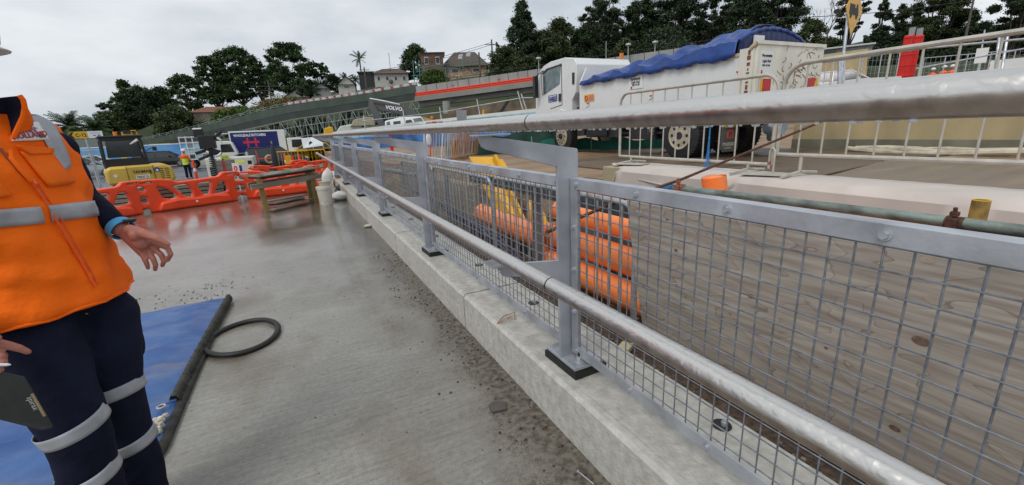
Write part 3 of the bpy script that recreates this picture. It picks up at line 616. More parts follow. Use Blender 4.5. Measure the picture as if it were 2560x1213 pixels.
def tx(s, size, p0, p1, m, sq=1):
    a = hit(*p0, .008); b = hit(*p1, .008); return text(person, s, size, a - PC, b - a, Vector((-.1, 0, 1)), m, squash=sq, ext=.0004, bold=.0006)
MAR = mat('maroon print', (.35, .03, .05), .6)
tx('JOHN', .021, (41, 337), (74, 334), MAR); tx('HOLLAND', .021, (29, 350), (80, 345), MAR); tx('CPB', .012, (93, 346), (110, 346), BLKP)
strip('red_logo_block', [((84, 331), (104, 332)), ((86, 336), (106, 337))], mat('pale red print', (.6, .12, .08), .6), .0065, n=3, sub=2)
strip('blue_logo_line', [((50, 318), (86, 321)), ((50, 322), (90, 325))], mat('pale blue print', (.15, .32, .6), .6), .0065, n=4, sub=2)
mb = WB(); mb.tube([VY(x_, y_, 1.775) for x_, y_ in ((49, 239), (58, 250), (62, 268), (58, 292), (40, 330), (23, 366))] + [hit(*p, .006) for p in ((24, 400), (45, 425), (75, 455))], .0065, 8); mb.build('collar_edge', VEST, person, smooth=True)
ZP = mat('orange zip', (.80, .11, .01), .5, 0, .1, 200)
mb = WB(); zz = [hit(*p, .0065) for p in ((75, 455), (100, 492), (132, 545), (165, 600), (195, 650), (222, 695), (236, 716))]; mb.tube(zz, .0035, 8); mb.tube([hit(75, 452, .01), hit(80, 462, .016), hit(84, 470, .01)], .004, 6)
mb.tube([hit(*p, .0065) for p in ((86, 452), (112, 492), (146, 545), (180, 602), (210, 655), (240, 708))], .002, 6); mb.build('front_zip', ZP, person, smooth=True)
mb = WB(); mb.tube([hit(*p, .003) for p in ((0, 372), (20, 400), (45, 428), (70, 452))], .0035, 8); mb.build('zip_teeth', mat('rusty brown zip', (.25, .05, .02), .5), person, smooth=True)
mb = WB(); mb.tube([S(2 * pi * k / 60, .872 + .004 * sin(k), .001) for k in range(61)], .0045, 6, cap=False); mb.build('vest_hem', VEST, person, smooth=True)
mb = WB(); rows = [[VY(a_ + (b_ - a_) * k / 8, ya_ + (yb_ - ya_) * k / 8, 1.78 + .05 * sin(pi * k / 8)) for k in range(9)] for a_, ya_, b_, yb_ in ((-45, 250, 48, 240), (-45, 275, 60, 268), (-45, 300, 57, 293), (-42, 340, 38, 331), (-40, 380, 20, 370))]
o = mb.loft(rows, cap=False, close=False).build('dark_collar_lining', NAVY, person, smooth=True, sharp=80, fix=False); s = o.modifiers.new('s', 'SOLIDIFY'); s.thickness = .004
mb = WB(); rows = [[VY(a_ + (b_ - a_) * k / 4, ya_ + (yb_ - ya_) * k / 4, 1.785 + .01 * k) for k in range(5)] for a_, ya_, b_, yb_ in ((49, 240, 60, 262), (60, 266, 76, 290), (57, 293, 80, 310), (40, 331, 60, 345), (23, 367, 40, 378))]
o = mb.loft(rows, cap=False, close=False).build('collar_front', VEST, person, smooth=True, sharp=80, fix=False); s = o.modifiers.new('s', 'SOLIDIFY'); s.thickness = .004
strip('side_pocket', [((-40, 465), (-2, 460)), ((-40, 500), (28, 490))], PKT, .007, th=.004)
# stand collar
mb = WB(); rows = []
for k in range(33):
    th = -1.9 + 3.9 * k / 32; h = .045 + .03 * cos(th * .6)
    rows.append([cen(1.43) * 1 + Vector((0, 0, 0)) + FW * cos(th) * (.075 + f * .008) + LF * sin(th) * (.085 - f * .004) + Vector((0, 0, f * h)) for f in (-.3, 0, .5, 1)])
o = mb.loft(rows, cap=False, close=False).build('stand_collar', NAVY, person, smooth=True, sharp=80, fix=False); s = o.modifiers.new('s', 'SOLIDIFY'); s.thickness = .006
# arms: joints in world space
shL = VY(143, 372, 1.98); elL = VY(196, 492, 2.03); wrL = VY(303, 572, 1.90)
shR = cen(1.39) - LF * .19; elR = shR + Vector((-.10, -.03, -.28)); wrR = VY(-75, 880, 1.52)
sl = WB(); sl.tube([cen(1.40), shL, shL.lerp(elL, .5) + Vector((0, 0, 0)), elL, elL.lerp(wrL, .45), wrL + (elL - wrL).normalized() * .01], [.05, .056, .055, .053, .047, .034], 18)
sl.tube([cen(1.40), shR, elR, elR.lerp(wrR, .6), wrR], [.07, .062, .055, .046, .036], 18)
sl.tube([cen(1.1), cen(1.3), cen(1.42), cen(1.47)], [.11, .12, .08, .062], 18)
sl.sphere(elL, .056, 14, 9); sl.sphere(shL, .056, 14, 9); sl.sphere(shR, .064); sl.sphere(elR, .055)
voxel(sl.build('shirt', NAVY, person, smooth=True, sharp=180), .008, 4)
# body with head and hands, one surface
bd = WB()
def chain(pts, rr, n=12): bd.tube(pts, rr, n); [bd.sphere(p, r, 10, 7) for p, r in zip(pts, rr)]
HC = Vector((-.812, 1.805, 1.60))
chain([cen(.9), cen(1.1), cen(1.3), cen(1.40)], [.12, .11, .12, .07]); chain([cen(1.40), cen(1.46), HC + Vector((0, 0, -.06))], [.055, .055, .055])
bd.sphere(HC, .078, 20, 14, (1.08, .92, 1.42)); bd.sphere(HC + FW * .03 + Vector((0, 0, -.07)), .055, 14, 10, (1, .85, .8))
bd.tube([HC + FW * .078 + Vector((0, 0, .02)), HC + FW * .102 + Vector((0, 0, -.022)), HC + FW * .082 + Vector((0, 0, -.032))], [.008, .014, .01], 8)
for s_ in (-1, 1): bd.sphere(HC + LF * .074 * s_, .02, 8, 6, (1, .4, 1.6)); bd.sphere(HC + FW * .076 + LF * s_ * .032 + Vector((0, 0, -.045)), .012, 8, 6)
bd.sphere(HC + FW * .083 + Vector((0, 0, -.055)), .016, 10, 6, (1, 1.5, .45))
chain([shL, elL, wrL], [.045, .042, .028]); chain([shR, elR, wrR], [.045, .042, .03])
# left hand: palm towards the camera, thumb out, fingers curling down
def px(l, Y): return [VY(x, y, Y + dy) for x, y, dy in l]
hw = px([(300, 570, .04)], 1.86)[0]
kn = px([(400, 612, -.005), (387, 623, 0), (372, 631, .005), (356, 636, .01)], 1.86)
for k in kn: bd.tube([hw, hw.lerp(k, .5), k], [.021, .016, .011], 10); bd.sphere(k, .011, 10, 7)
mid = px([(352, 606, -.012)], 1.86)[0]; bd.sphere(mid, .026, 12, 8, (1, .7, 1)); bd.sphere(px([(338, 588, -.02)], 1.86)[0], .021, 10, 8)
for l, r in (([(400, 612, 0), (419, 620, -.014), (427, 636, -.018), (420, 650, -.004)], (.0102, .0095, .0088, .0072)), ([(387, 623, 0), (403, 637, -.01), (410, 653, -.008), (406, 664, .004)], (.0100, .0092, .0085, .007)), ([(372, 631, 0), (383, 647, -.01), (389, 663, -.008), (388, 674, .002)], (.0098, .009, .0083, .007)), ([(356, 636, 0), (363, 650, -.008), (368, 663, -.006), (370, 670, 0)], (.0092, .0084, .0076, .0065))):
    p = px(l, 1.86); bd.tube(p, r, 10); [bd.sphere(a, b, 9, 6) for a, b in zip(p, r)]
p = px([(325, 575, 0), (358, 584, -.035), (392, 596, -.045), (420, 611, -.045)], 1.86); r = (.019, .0155, .012, .008); bd.tube(p, r, 10); [bd.sphere(a, b, 10, 7) for a, b in zip(p, r)]
# right hand holding the notebook
rk = px([(-8, 856, 0), (-12, 880, 0), (-14, 902, 0), (-18, 925, 0)], 1.50)
for k in rk: bd.tube([wrR, wrR.lerp(k, .6), k], [.024, .018, .0125], 10)
for l, r in (([(-8, 858, 0), (22, 864, -.004), (48, 871, -.006), (70, 880, -.002)], (.012, .011, .0098, .0075)), ([(-12, 882, 0), (6, 890, -.015), (8, 906, -.02), (-4, 914, -.012)], (.012, .011, .010, .009)), ([(-14, 902, 0), (-2, 912, -.018), (-2, 926, -.02), (-12, 932, -.01)], (.0115, .0105, .0098, .009)), ([(-18, 925, 0), (-9, 934, -.016), (-12, 945, -.016)], (.011, .010, .009))):
    p = px(l, 1.50); bd.tube(p, r, 10); [bd.sphere(a, b, 9, 6) for a, b in zip(p, r)]
p = px([(-60, 850, -.01), (-30, 838, -.03), (-8, 846, -.035)], 1.50); bd.tube(p, (.017, .014, .010), 10); bd.sphere(p[-1], .01)
# legs
hipL = VY(262, 790, 1.88); hipR = VY(98, 860, 1.72); knL = VY(285, 985, 1.84); knR = VY(185, 1060, 1.64); anL = VY(362, 1262, 1.86); anR = VY(275, 1380, 1.68)
chain([cen(.92), hipL, knL, anL], [.11, .075, .055, .04]); chain([cen(.92), hipR, knR, anR], [.11, .075, .055, .04])
voxel(bd.build('body', SKIN, person, smooth=True, sharp=180), .0031, 2)
# trousers
tr = WB()
lowL = VY(322, 1095, 1.85); lowR = VY(225, 1180, 1.65)
LEGS = ([cen(.93) + LF * .05, hipL, hipL.lerp(knL, .5), knL, lowL, VY(352, 1200, 1.86), anL + Vector((0, 0, .02))], [cen(.93) - LF * .05, hipR, hipR.lerp(knR, .5), knR, lowR, VY(262, 1290, 1.67), anR + Vector((0, 0, .02))])
RR = ([.10, .096, .094, .084, .077, .078, .08], [.10, .098, .092, .080, .073, .077, .08])
for L_, r in zip(LEGS, RR):
    tr.tube(L_, r, 22); [tr.sphere(a, b * .985, 16, 10) for a, b in zip(L_[:4], r)]
tr.tube([cen(.84), cen(.93), cen(1.0)], [.135, .14, .12], 22)
o = voxel(tr.build('trousers', NAVY, person, smooth=True, sharp=180), .009, 8)
dt = bpy.data.textures.new('cloth folds', 'CLOUDS'); dt.noise_scale = .16; dt.noise_depth = 2; dm = o.modifiers.new('d', 'DISPLACE'); dm.texture = dt; dm.strength = .02; dm.mid_level = .5; dm.texture_coords = 'GLOBAL'
def leg_tape(L_, r, i, f, tilt, w=.0215, off=.0055):
    a, b = Vector(L_[i]), Vector(L_[i + 1]); c = a.lerp(b, f); rr = r[i] + (r[i + 1] - r[i]) * f; ax = ((a - b).normalized() + Vector(tilt)).normalized()
    mb = WB(); u = ax.orthogonal().normalized(); v = ax.cross(u); rows = []
    for k in range(41):
        t = 2 * pi * k / 40; d = u * cos(t) + v * sin(t); rows.append([c + d * (rr + off + .002 * sin(3 * t) - .001 * abs(q)) + ax * w * q for q in (-1, -.5, 0, .5, 1)])
    o = mb.loft(rows, cap=False, close=False).build('leg_tape', TAPE, person, smooth=True, sharp=80, fix=False); s = o.modifiers.new('s', 'SOLIDIFY'); s.thickness = .0015; s.offset = -1
leg_tape(LEGS[0], RR[0], 2, .88, (-.22, 0, 0)); leg_tape(LEGS[0], RR[0], 4, .03, (-.22, 0, 0)); leg_tape(LEGS[1], RR[1], 3, .0, (-.3, 0, 0)); leg_tape(LEGS[1], RR[1], 4, .0, (-.28, 0, 0))
cp = VY(338, 850, 1.93); mb = WB().sphere(cp, .05, 12, 8, (.5, .9, 1.5)); mb.box(cp + Vector((-.02, -.05, .03)), cp + Vector((.02, .04, .07))); voxel(mb.build('cargo_pocket', NAVY, person, smooth=True, sharp=180), .006, 6)
for a in (anL, anR):
    mb = WB(); mb.sphere(a + Vector((.0, 0, -.0)), .06, 12, 8); mb.tube([a + Vector((-.04, .01, -.03)), a + FW * .1 + Vector((0, 0, -.028)), a + FW * .2 + Vector((0, 0, -.04))], [.042, .045, .028], 12, sq=.8); voxel(mb.build('boot', mat('tan work boot', (.16, .09, .045), .7), person, smooth=True), .008, 3)
# watch and helmet
d = (wrL - elL).normalized(); mb = WB(); c = hw + d * .002
u = d.orthogonal().normalized(); v = d.cross(u)
rows = [[c + (u * cos(2 * pi * k / 28) + v * sin(2 * pi * k / 28)) * (.0345 + (.0015 if abs(q) < .9 else 0)) + d * q * .012 for q in (-1, -.8, 0, .8, 1)] for k in range(29)]
wb = mb.loft(rows, cap=False, close=False).build('watch_strap', mat('blue watch strap', (.05, .33, .62), .5, 0, .1, 30), person, smooth=True, fix=False); s = wb.modifiers.new('s', 'SOLIDIFY'); s.thickness = .004
mb = WB(); q = VY(322, 552, 1.88); mb.box(q + Vector((-.018, -.006, -.006)), q + Vector((.018, .016, .006))); mb.build('watch_case', BLACK, person, bevel=.004)
mb = WB(); mb.sphere(HC + Vector((0, 0, .07)), .115, 24, 12, (1.15, .95, .8)); c0 = VY(-16, 117, 1.72)
dirb = (c0 - HC); dirb.z = 0; dirb.normalize(); pb = Vector((-dirb.y, dirb.x, 0)); rim = []
for k in range(25):
    t = -1.1 + 2.2 * k / 24; rr_ = .12 + (((c0 - HC).xy.length) - .12) * cos(t * 1.35) ** 2; rim.append(HC + dirb * cos(t) * rr_ + pb * sin(t) * rr_ + Vector((0, 0, c0.z - HC.z - .0)))
inn = [HC + dirb * cos(-1.1 + 2.2 * k / 24) * .09 + pb * sin(-1.1 + 2.2 * k / 24) * .09 + Vector((0, 0, c0.z - HC.z + .035)) for k in range(25)]
mb.loft([inn, rim], cap=False, close=False); o = mb.build('hard_hat', WHITE, person, smooth=True); s = o.modifiers.new('s', 'SOLIDIFY'); s.thickness = .003
# notebook and pen
nb_ = [VY(-95, 905, 1.49), VY(62, 942, 1.47), VY(134, 1068, 1.45), VY(106, 1076, 1.45), VY(-60, 1035, 1.47)]
o0 = nb_[1]; nrm = Vector((.35, -.9, .25)).normalized()
mb = MB(); mb.add([p - o0 + nrm * .002 for p in nb_] + [p - o0 - nrm * .012 for p in nb_], [(0, 1, 2, 3, 4), (9, 8, 7, 6, 5)] + [(i, (i + 1) % 5, 5 + (i + 1) % 5, 5 + i) for i in range(5)])
nbk = thing('notebook', 'black notebook held in the right hand of the person in the vest', 'notebook', o0); mb.build('cover', mat('black leatherette', (.012, .014, .014), .5, 0, .2, 40), nbk, bevel=.002)
a, b = VY(80, 985, 1.445) - o0, VY(112, 1040, 1.44) - o0; MB().tube([a, b], .0032, 8).build('pen_loop', mat('brass clip', (.38, .30, .18), .4, .6), nbk, smooth=True)
text(nbk, 'spirax', .017, VY(66, 994, 1.44) - o0, VY(92, 1040, 1.44) - VY(66, 994, 1.44), Vector((.6, 0, .5)), mat('grey print', (.4, .4, .4), .5), ext=.0003)
pn = thing('pen', 'white pen tip showing between the fingers over the notebook', 'pen', VY(-20, 912, 1.46)); d = VY(27, 912, 1.46) - VY(-20, 912, 1.46); MB().tube([(0, 0, 0), d * .8, d], [.004, .004, .0015], 8).build('barrel', WHITE, pn, smooth=True)
# ================================================================ blue insulated mat, ring
BM = bpy.data.materials.new('soiled blue tarpaulin'); 
BM = mat('soiled blue tarpaulin', (.022, .075, .25), .5, 0, .4, 3.4, .9, 9, col2=(.05, .13, .33), wet=(5, .35, .6), detail=7)
t = BM.node_tree; b = t.nodes['Principled BSDF']; L = t.links.new
src = b.inputs['Base Color'].links[0].from_socket; tcn = t.nodes['Texture Coordinate']; n = t.nodes.new('ShaderNodeTexNoise'); n.inputs['Scale'].default_value = 3.4; n.inputs['Detail'].default_value = 6; n.inputs['Distortion'].default_value = .4
mp = t.nodes.new('ShaderNodeMapping'); mp.inputs['Scale'].default_value = (.5, 2, 1); mp.inputs['Rotation'].default_value = (0, 0, .3); L(tcn.outputs['Object'], mp.inputs[0]); L(mp.outputs[0], n.inputs['Vector'])
r = t.nodes.new('ShaderNodeValToRGB'); r.color_ramp.elements[0].position = .58; r.color_ramp.elements[0].color = (0, 0, 0, 1); r.color_ramp.elements[1].position = .78; r.color_ramp.elements[1].color = (.6, .6, .6, 1); L(n.outputs['Fac'], r.inputs[0])
x = t.nodes.new('ShaderNodeMix'); x.data_type = 'RGBA'; L(r.outputs[0], x.inputs[0]); L(src, x.inputs[6]); x.inputs[7].default_value = (.23, .19, .16, 1); L(x.outputs[2], b.inputs['Base Color'])
bm = thing('insulated_mat', 'blue quilted insulation mat with black edging lying folded on the deck', 'mat', (-1.6, 3.1, 0))
def matlayer(z0, y0, edge, amp, seed):
    rnd = random.Random(seed); ph = [(rnd.uniform(1, 9), rnd.uniform(3, 16), rnd.uniform(0, 6)) for _ in range(10)]; mb = MB(); nx, ny = 60, 70; ws_ = []
    for j in range(ny + 1):
        v = j / ny; xr, yr = edge(v)
        for i in range(nx + 1):
            u = i / nx; x = xr + (-2.9 - xr) * u; y = yr + (-.0 - .07 * v) * u * 2 + (y0 if v == 0 else 0) * 0
            h = sum(sin(a * x + b * y + c) for a, b, c in ph) / 10; ed = min(1, u * 14, (1 - u) * 14, v * 16, (1 - v) * 16)
            pil = .012 * (abs(sin((y - .3) * 3.1)) ** .5) + .007 * sin(y * 23 + 3 * sin(x * 4)) * (.5 + .5 * sin(x * 3.3 + y * 2)) + .004 * sin(x * 19 + y * 31)
            mb.v.append((x + 1.6, y - 3.1, z0 * (.35 + .65 * ed) + (amp * h + pil) * ed + .003))
    for j in range(ny):
        for i in range(nx): k = j * (nx + 1) + i; mb.f.append((k, k + 1, k + nx + 2, k + nx + 1))
    return mb
edge1 = lambda v: ((-.735, 2.62) if v < 0 else (-.75 + .06 * (v * v) + .02 * sin(v * 2), 2.60 + 1.64 * v))
o = matlayer(.045, 2.6, edge1, .009, 1).build('top_layer', BM, bm, smooth=True, sharp=180, fix=False); s = o.modifiers.new('s', 'SOLIDIFY'); s.thickness = .02; s.offset = -1
edge2 = lambda v: (-.745 + .05 * v * v, 1.98 + 2.2 * v) if v > .12 else (-.745 - .12 * (1 - v / .12) ** 2, 1.98 + 2.2 * v)
o = matlayer(.02, 2, edge2, .006, 2).build('bottom_layer', BM, bm, smooth=True, sharp=180, fix=False); s = o.modifiers.new('s', 'SOLIDIFY'); s.thickness = .015; s.offset = -1
EDG = mat('dark olive edging', (.035, .034, .026), .7, 0, .5, 14, .5, 30)
mb = MB(); rows = []
for k in range(161):
    v = k / 160; x_, y_ = edge1(v); w = .018; r_ = .004 * sin(k * 1.3) + .003 * sin(k * .61)
    rows.append([(x_ + 1.6 + .014, y_ - 3.1, .006), (x_ + 1.6 + .016 + r_, y_ - 3.1, .03), (x_ + 1.6 + .004, y_ - 3.1, .062 + r_), (x_ + 1.6 - w, y_ - 3.1, .066 + r_), (x_ + 1.6 - w - .012, y_ - 3.1, .045)])
mb.loft(rows, cap=False, close=False).build('edge_binding', EDG, bm, smooth=True, fix=False, sharp=180)
mb = MB(); rows = []
for k in range(121):
    v = .0 + k / 120; x_, y_ = edge2(v); x_ += .012; rows.append([(x_ + 1.618, y_ - 3.1, .003), (x_ + 1.62, y_ - 3.1, .02), (x_ + 1.585, y_ - 3.1, .03 + .003 * sin(k))])
mb.loft(rows, cap=False, close=False).build('edge_binding', EDG, bm, smooth=True, fix=False, sharp=180)
q = G(404, 1020, .05) - bm.location; mb = MB().ring(q + Vector((0, 0, .008)), (0, 0, 1), .017, .005, 24, 8); gr = mb.build('eyelet', GALV, bm, smooth=True); MB().tube([q, q + Vector((0, 0, .0095))], .012, 16).build('eyelet_hole', BLACK, gr)
lp = [G(x_, y_, .062) - bm.location for x_, y_ in ((340, 812), (385, 822), (397, 808), (437, 776), (405, 783), (345, 800))]
MB().add(lp + [p - Vector((0, 0, .012)) for p in lp], [tuple(range(6))] + [(i, (i + 1) % 6, 6 + (i + 1) % 6, 6 + i) for i in range(6)]).build('care_label', mat('dirty white label', (.55, .53, .48), .6, 0, .3, 20), bm)
mb = MB(); q = G(388, 1068, .04) - bm.location
for i in range(60): mb.sphere(q + Vector((rs.uniform(-.025, .03), rs.uniform(-.07, .07), rs.uniform(-.01, .012))), rs.uniform(.008, .018), 6, 4)
o = mb.build('wool_filling', mat('dirty wool filling', (.48, .45, .37), .95, 0, .3, 30), bm, smooth=True)
rg = thing('rubber_ring', 'black rubber sealing ring lying on the deck beside the mat', 'ring', (-.508, 3.335, 0))
mb = MB(); n, m_ = 72, 10
for i in range(n):
    t_ = 2 * pi * i / n; c = Vector((cos(t_) * .222, sin(t_) * .275, .018 + .004 * sin(2 * t_))); dd = Vector((cos(t_), sin(t_), 0))
    for j in range(m_): u_ = 2 * pi * j / m_; mb.v.append(tuple(c + dd * .020 * cos(u_) + Vector((0, 0, 1)) * .0175 * sin(u_)))
for i in range(n):
    for j in range(m_): mb.f.append((i * m_ + j, i * m_ + (j + 1) % m_, ((i + 1) % n) * m_ + (j + 1) % m_, ((i + 1) % n) * m_ + j))
mb.build('ring', RUB, rg, smooth=True, sharp=180)
# ================================================================ orange water barriers
def barrier_mesh():
    cu = bpy.data.curves.new('b', 'CURVE'); cu.dimensions = '2D'; cu.fill_mode = 'BOTH'
    def sp(pts):
        s = cu.splines.new('POLY'); s.points.add(len(pts) - 1)
        for p, q in zip(s.points, pts): p.co = (q[0], q[1], 0, 1)
        s.use_cyclic_u = True
    def rnd(pts, r, n=4):
        out = []; m = len(pts)
        for i in range(m):
            p = Vector(pts[i]); a = Vector(pts[i - 1]); b = Vector(pts[(i + 1) % m]); da = (a - p); db = (b - p); ra = min(r, da.length * .45); rb = min(r, db.length * .45)
            s = p + da.normalized() * ra; e = p + db.normalized() * rb
            for k in range(n + 1): f = k / n; out.append(tuple((s.lerp(p, f)).lerp(p.lerp(e, f), f)))
        return out
    out = [(-.80, 0), (-.42, 0), (-.38, .06), (-.20, .06), (-.16, 0), (.16, 0), (.2, .06), (.38, .06), (.42, 0), (.80, 0), (.80, .14), (.93, .15), (.93, .24), (.80, .25), (.80, .42), (.93, .43), (.93, .53), (.80, .54), (.80, .68), (.92, .70), (.92, .79), (.58, .80), (.50, .70), (-.26, .66), (-.36, .74), (-.56, .78), (-.82, .78), (-.92, .74), (-.92, .66), (-.80, .62), (-.80, .52), (-.93, .50), (-.93, .41), (-.8, .4), (-.8, .22), (-.93, .21), (-.93, .12), (-.8, .11)]
    sp(rnd(out, .05))
    sp(rnd([(-.62, .62), (-.46, .56), (-.28, .32), (-.34, .24), (-.56, .30)], .07)); sp(rnd([(-.38, .58), (-.10, .60), (-.02, .44), (-.04, .26), (-.14, .24)], .07))
    sp(rnd([(.06, .58), (.36, .60), (.26, .24), (.16, .24)], .07)); sp(rnd([(.50, .58), (.62, .56), (.64, .28), (.34, .24)], .07))
    sp(rnd([(.66, .745), (.86, .745), (.84, .715), (.66, .715)], .015)); sp(rnd([(-.86, .735), (-.68, .735), (-.68, .695), (-.86, .695)], .015))
    cu.extrude = .045; cu.bevel_depth = .03; cu.bevel_resolution = 2; cu.offset = -.028
    o = bpy.data.objects.new('b', cu); COL.objects.link(o); me = bpy.data.meshes.new_from_object(o.evaluated_get(bpy.context.evaluated_depsgraph_get())); bpy.data.objects.remove(o)
    me.materials.clear(); me.materials.append(ORANGE); me.polygons.foreach_set('use_smooth', [True] * len(me.polygons)); me.set_sharp_from_angle(angle=radians(50))
    me.transform(Matrix.Rotation(radians(90), 4, 'X')); me.name = 'barrier_shell'; return me
BME = barrier_mesh()
def water_barrier(p, ang, label, sc=1., grp='orange water barriers across the deck'):
    t_ = thing('water_barrier', label, 'barrier', p, ang, grp)
    o = bpy.data.objects.new('shell', BME); COL.objects.link(o); o.parent = t_; o.scale = (sc, 1, sc * .83)
    MB().prism([(-.7, 0), (.7, 0), (.62, .22), (.3, .27), (0, .24), (-.3, .27), (-.62, .22)], lambda u, v, t: (u * sc, t, v * sc * .85), -.16, .16).build('water_tank', ORANGE, t_, bevel=.05, smooth=True)
    q = MB().cyl((-.02, -.163, .12), (-.02, -.175, .12), .022, 12); q.build('filler_plug', WHITE, t_)
    q = MB().cyl((-.36, -.1, .155), (-.36, -.165, .155), .01, 8); q.build('bolt_hole', BLACK, t_)
    return t_
def span(pa, pb): 
    a, b = Vector(pa), Vector(pb); return ((a + b) / 2, math.atan2(b.y - a.y, b.x - a.x), (b - a).length)
A = G(372, 532, 0); B = G(598, 500, 0); c, an, ln = span(A, B); water_barrier(c, an, 'orange water barrier in the middle of the row, all four holes showing', ln / 1.66)
A2 = A - Vector((cos(an + .12), sin(an + .12), 0)) * (ln * 1.04); c, a_, l_ = span(A2, A); water_barrier(c - Vector((.02, .0, 0)), a_, 'leftmost orange water barrier, half hidden behind the person in the vest', l_ / 1.74)
B2 = B + Vector((.10, .10, 0)); C2 = G(800, 476, 0); c, a_, l_ = span(B2, C2); water_barrier(c, a_, 'orange water barrier standing behind the timber table', l_ / 1.72)
q = water_barrier(D(705, 452, 14.5) * 1, an - .1, 'orange water barrier farther back with only its top above the table', 1.0); q.location.z = -.12
q = water_barrier(D(795, 447, 15.5), an + .1, 'farthest orange water barrier whose looped top shows right of the table', 1.0); q.location.z = -.05
# timber table
tb = thing('work_table', 'rough timber work table with plywood top and yellowish legs before the orange barriers', 'table', G(725, 520, 0))
o0 = tb.location; Lg = [G(668, 530, 0), G(790, 506, 0)]; dx = (Lg[1] - Lg[0]).normalized(); dy = Vector((-.18, .98, 0))
LEGM = mat('greenish treated pine', (.23, .17, .055), .6, 0, .3, 5, stretch=(1, 1, .3))
legs = [Lg[0], Lg[1], Lg[0] + dy * .42 + dx * .05, Lg[1] + dy * .42]
for i, p in enumerate(legs):
    p = p - o0; tp = p + Vector((0, 0, .64)) - dx * .035 * (1 if i % 2 == 0 else -.3)
    MB().beam(p, tp, .085, .085, dy).build('leg', LEGM, tb, bevel=.004)
for k, (a, zz_) in enumerate(((0, .63), (.44, .63))):
    p, q = Lg[0] - o0 + dy * (a - .05) - dx * .22, Lg[1] - o0 + dy * (a - .05) + dx * .25; MB().beam(p + Vector((0, 0, .50)), q + Vector((0, 0, .54)), .04, .10).build('rail', TIMBER, tb, bevel=.003)
p, q = Lg[0] - o0 + dy * .2 - dx * .16, Lg[1] - o0 + dy * .2 + dx * .18; TOPM = mat('wet plywood top', (.21, .155, .11), .35, 0, .25, 2, wet=(3, .12, .4)); MB().beam(p + Vector((0, 0, .68)), q + Vector((0, 0, .71)), .6, .02).build('top', TOPM, tb)
MB().beam(p + Vector((0, 0, .645)) + dx * .1, q + Vector((0, 0, .675)) - dx * .2, .5, .045).build('top_packer', DARK, tb)
for i in range(6):
    a = Lg[0].lerp(Lg[1], .5) + dy * (rs.uniform(-.12, .3)) + dx * rs.uniform(-.12, .1); z = .02 + .028 * i; l = rs.uniform(.55, 1.1); an_ = rs.uniform(-.25, .2)
    d = Matrix.Rotation(an_, 3, 'Z') @ dx; o = thing('timber_offcut', ('lowest', 'second lowest', 'third', 'fourth', 'upper', 'topmost')[i] + ' weathered board in the loose pile under the work table', 'board', a + Vector((0, 0, z)), 0, 'boards piled under the table')
    MB().beam(-d * l / 2, d * l / 2 + Vector((0, 0, rs.uniform(-.01, .02))), .14, .022).build('board', TIMBER, o)
# bucket, bags
bu = thing('bucket', 'dirty white plastic bucket with a lid beside the right table leg', 'bucket', G(816, 510, 0))
PB = mat('dirty white plastic', (.60, .58, .51), .5, 0, .12, 6, wet=(6, .3, .6)); MB().tube([(0, 0, 0), (0, 0, .33)], [.122, .145], 28).build('pail', PB, bu, smooth=True)
MB().tube([(0, 0, .30), (0, 0, .335), (0, 0, .36), (0, 0, .365)], [.152, .156, .156, .15], 28).build('lid', PB, bu, smooth=True)
mb = MB()
for k, (a, z) in enumerate(((-1.9, .06), (-1.6, .055), (-1.45, .09), (-1.2, .05), (-2.2, .1))): mb.sphere((cos(a) * .128, sin(a) * .128, z), .007, 6, 4)
mb.build('mud_spot', BLKP, bu)
bk2 = thing('small_tub', 'small cream tub with a rolled rim standing on the white bucket', 'tub', bu.location + Vector((.02, 0, .366))); MB().tube([(0, 0, 0), (0, 0, .09)], [.10, .12], 24).build('tub', mat('cream plastic', (.5, .43, .33), .5), bk2, smooth=True); MB().ring((0, 0, .09), (0, .1, 1), .118, .009).build('rim', PB, bk2, smooth=True)
def sack(name, label, cat, p, w, d, h, m, seed, tilt=0):
    r_ = random.Random(seed); o = thing(name, label, cat, p); rings = []; ph = [(r_.uniform(2, 5), r_.uniform(0, 6)) for _ in range(5)]
    for i in range(11):
        f = i / 10; s_ = (sin(pi * min(1, .12 + f * .93)) ** .5) if f < 1 else .15
        rings.append([Vector((cos(t) * w / 2 * s_ * (1 + .07 * sin(ph[0][0] * t + ph[0][1] + f * 5)) + tilt * f, sin(t) * d / 2 * s_ * (1 + .08 * sin(ph[1][0] * t + f * 7)), h * f + .012 * sin(3 * t + f * 9) * min(1, 4 * f))) for t in [2 * pi * k / 22 for k in range(22)]])
    MB().loft(rings).build('sack', m, o, smooth=True, sharp=70); return o
WB_ = mat('white woven bag', (.66, .66, .63), .7, 0, .1, 10, .5, 20)
sack('folded_bag', 'dirty white folded bag standing in the tub on top of the bucket', 'bag', bk2.location + Vector((.06, 0, .05)), .22, .12, .30, WB_, 2, .04)
sack('white_bag', 'plump white bag lying against the kerb right of the bucket', 'bag', G(850, 500, 0), .34, .30, .19, WB_, 3)
sack('black_bag', 'crumpled black plastic bag behind the white bag at the kerb', 'bag', G(865, 482, 0), .42, .45, .28, mat('black bag film', (.012, .012, .014), .25, 0, .2, 10, .8, 9), 5)
sack('brown_sack', 'small brown sack half hidden behind the black plastic bag', 'bag', G(848, 470, 0), .25, .2, .32, mat('brown hessian', (.17, .10, .04), .8), 6)
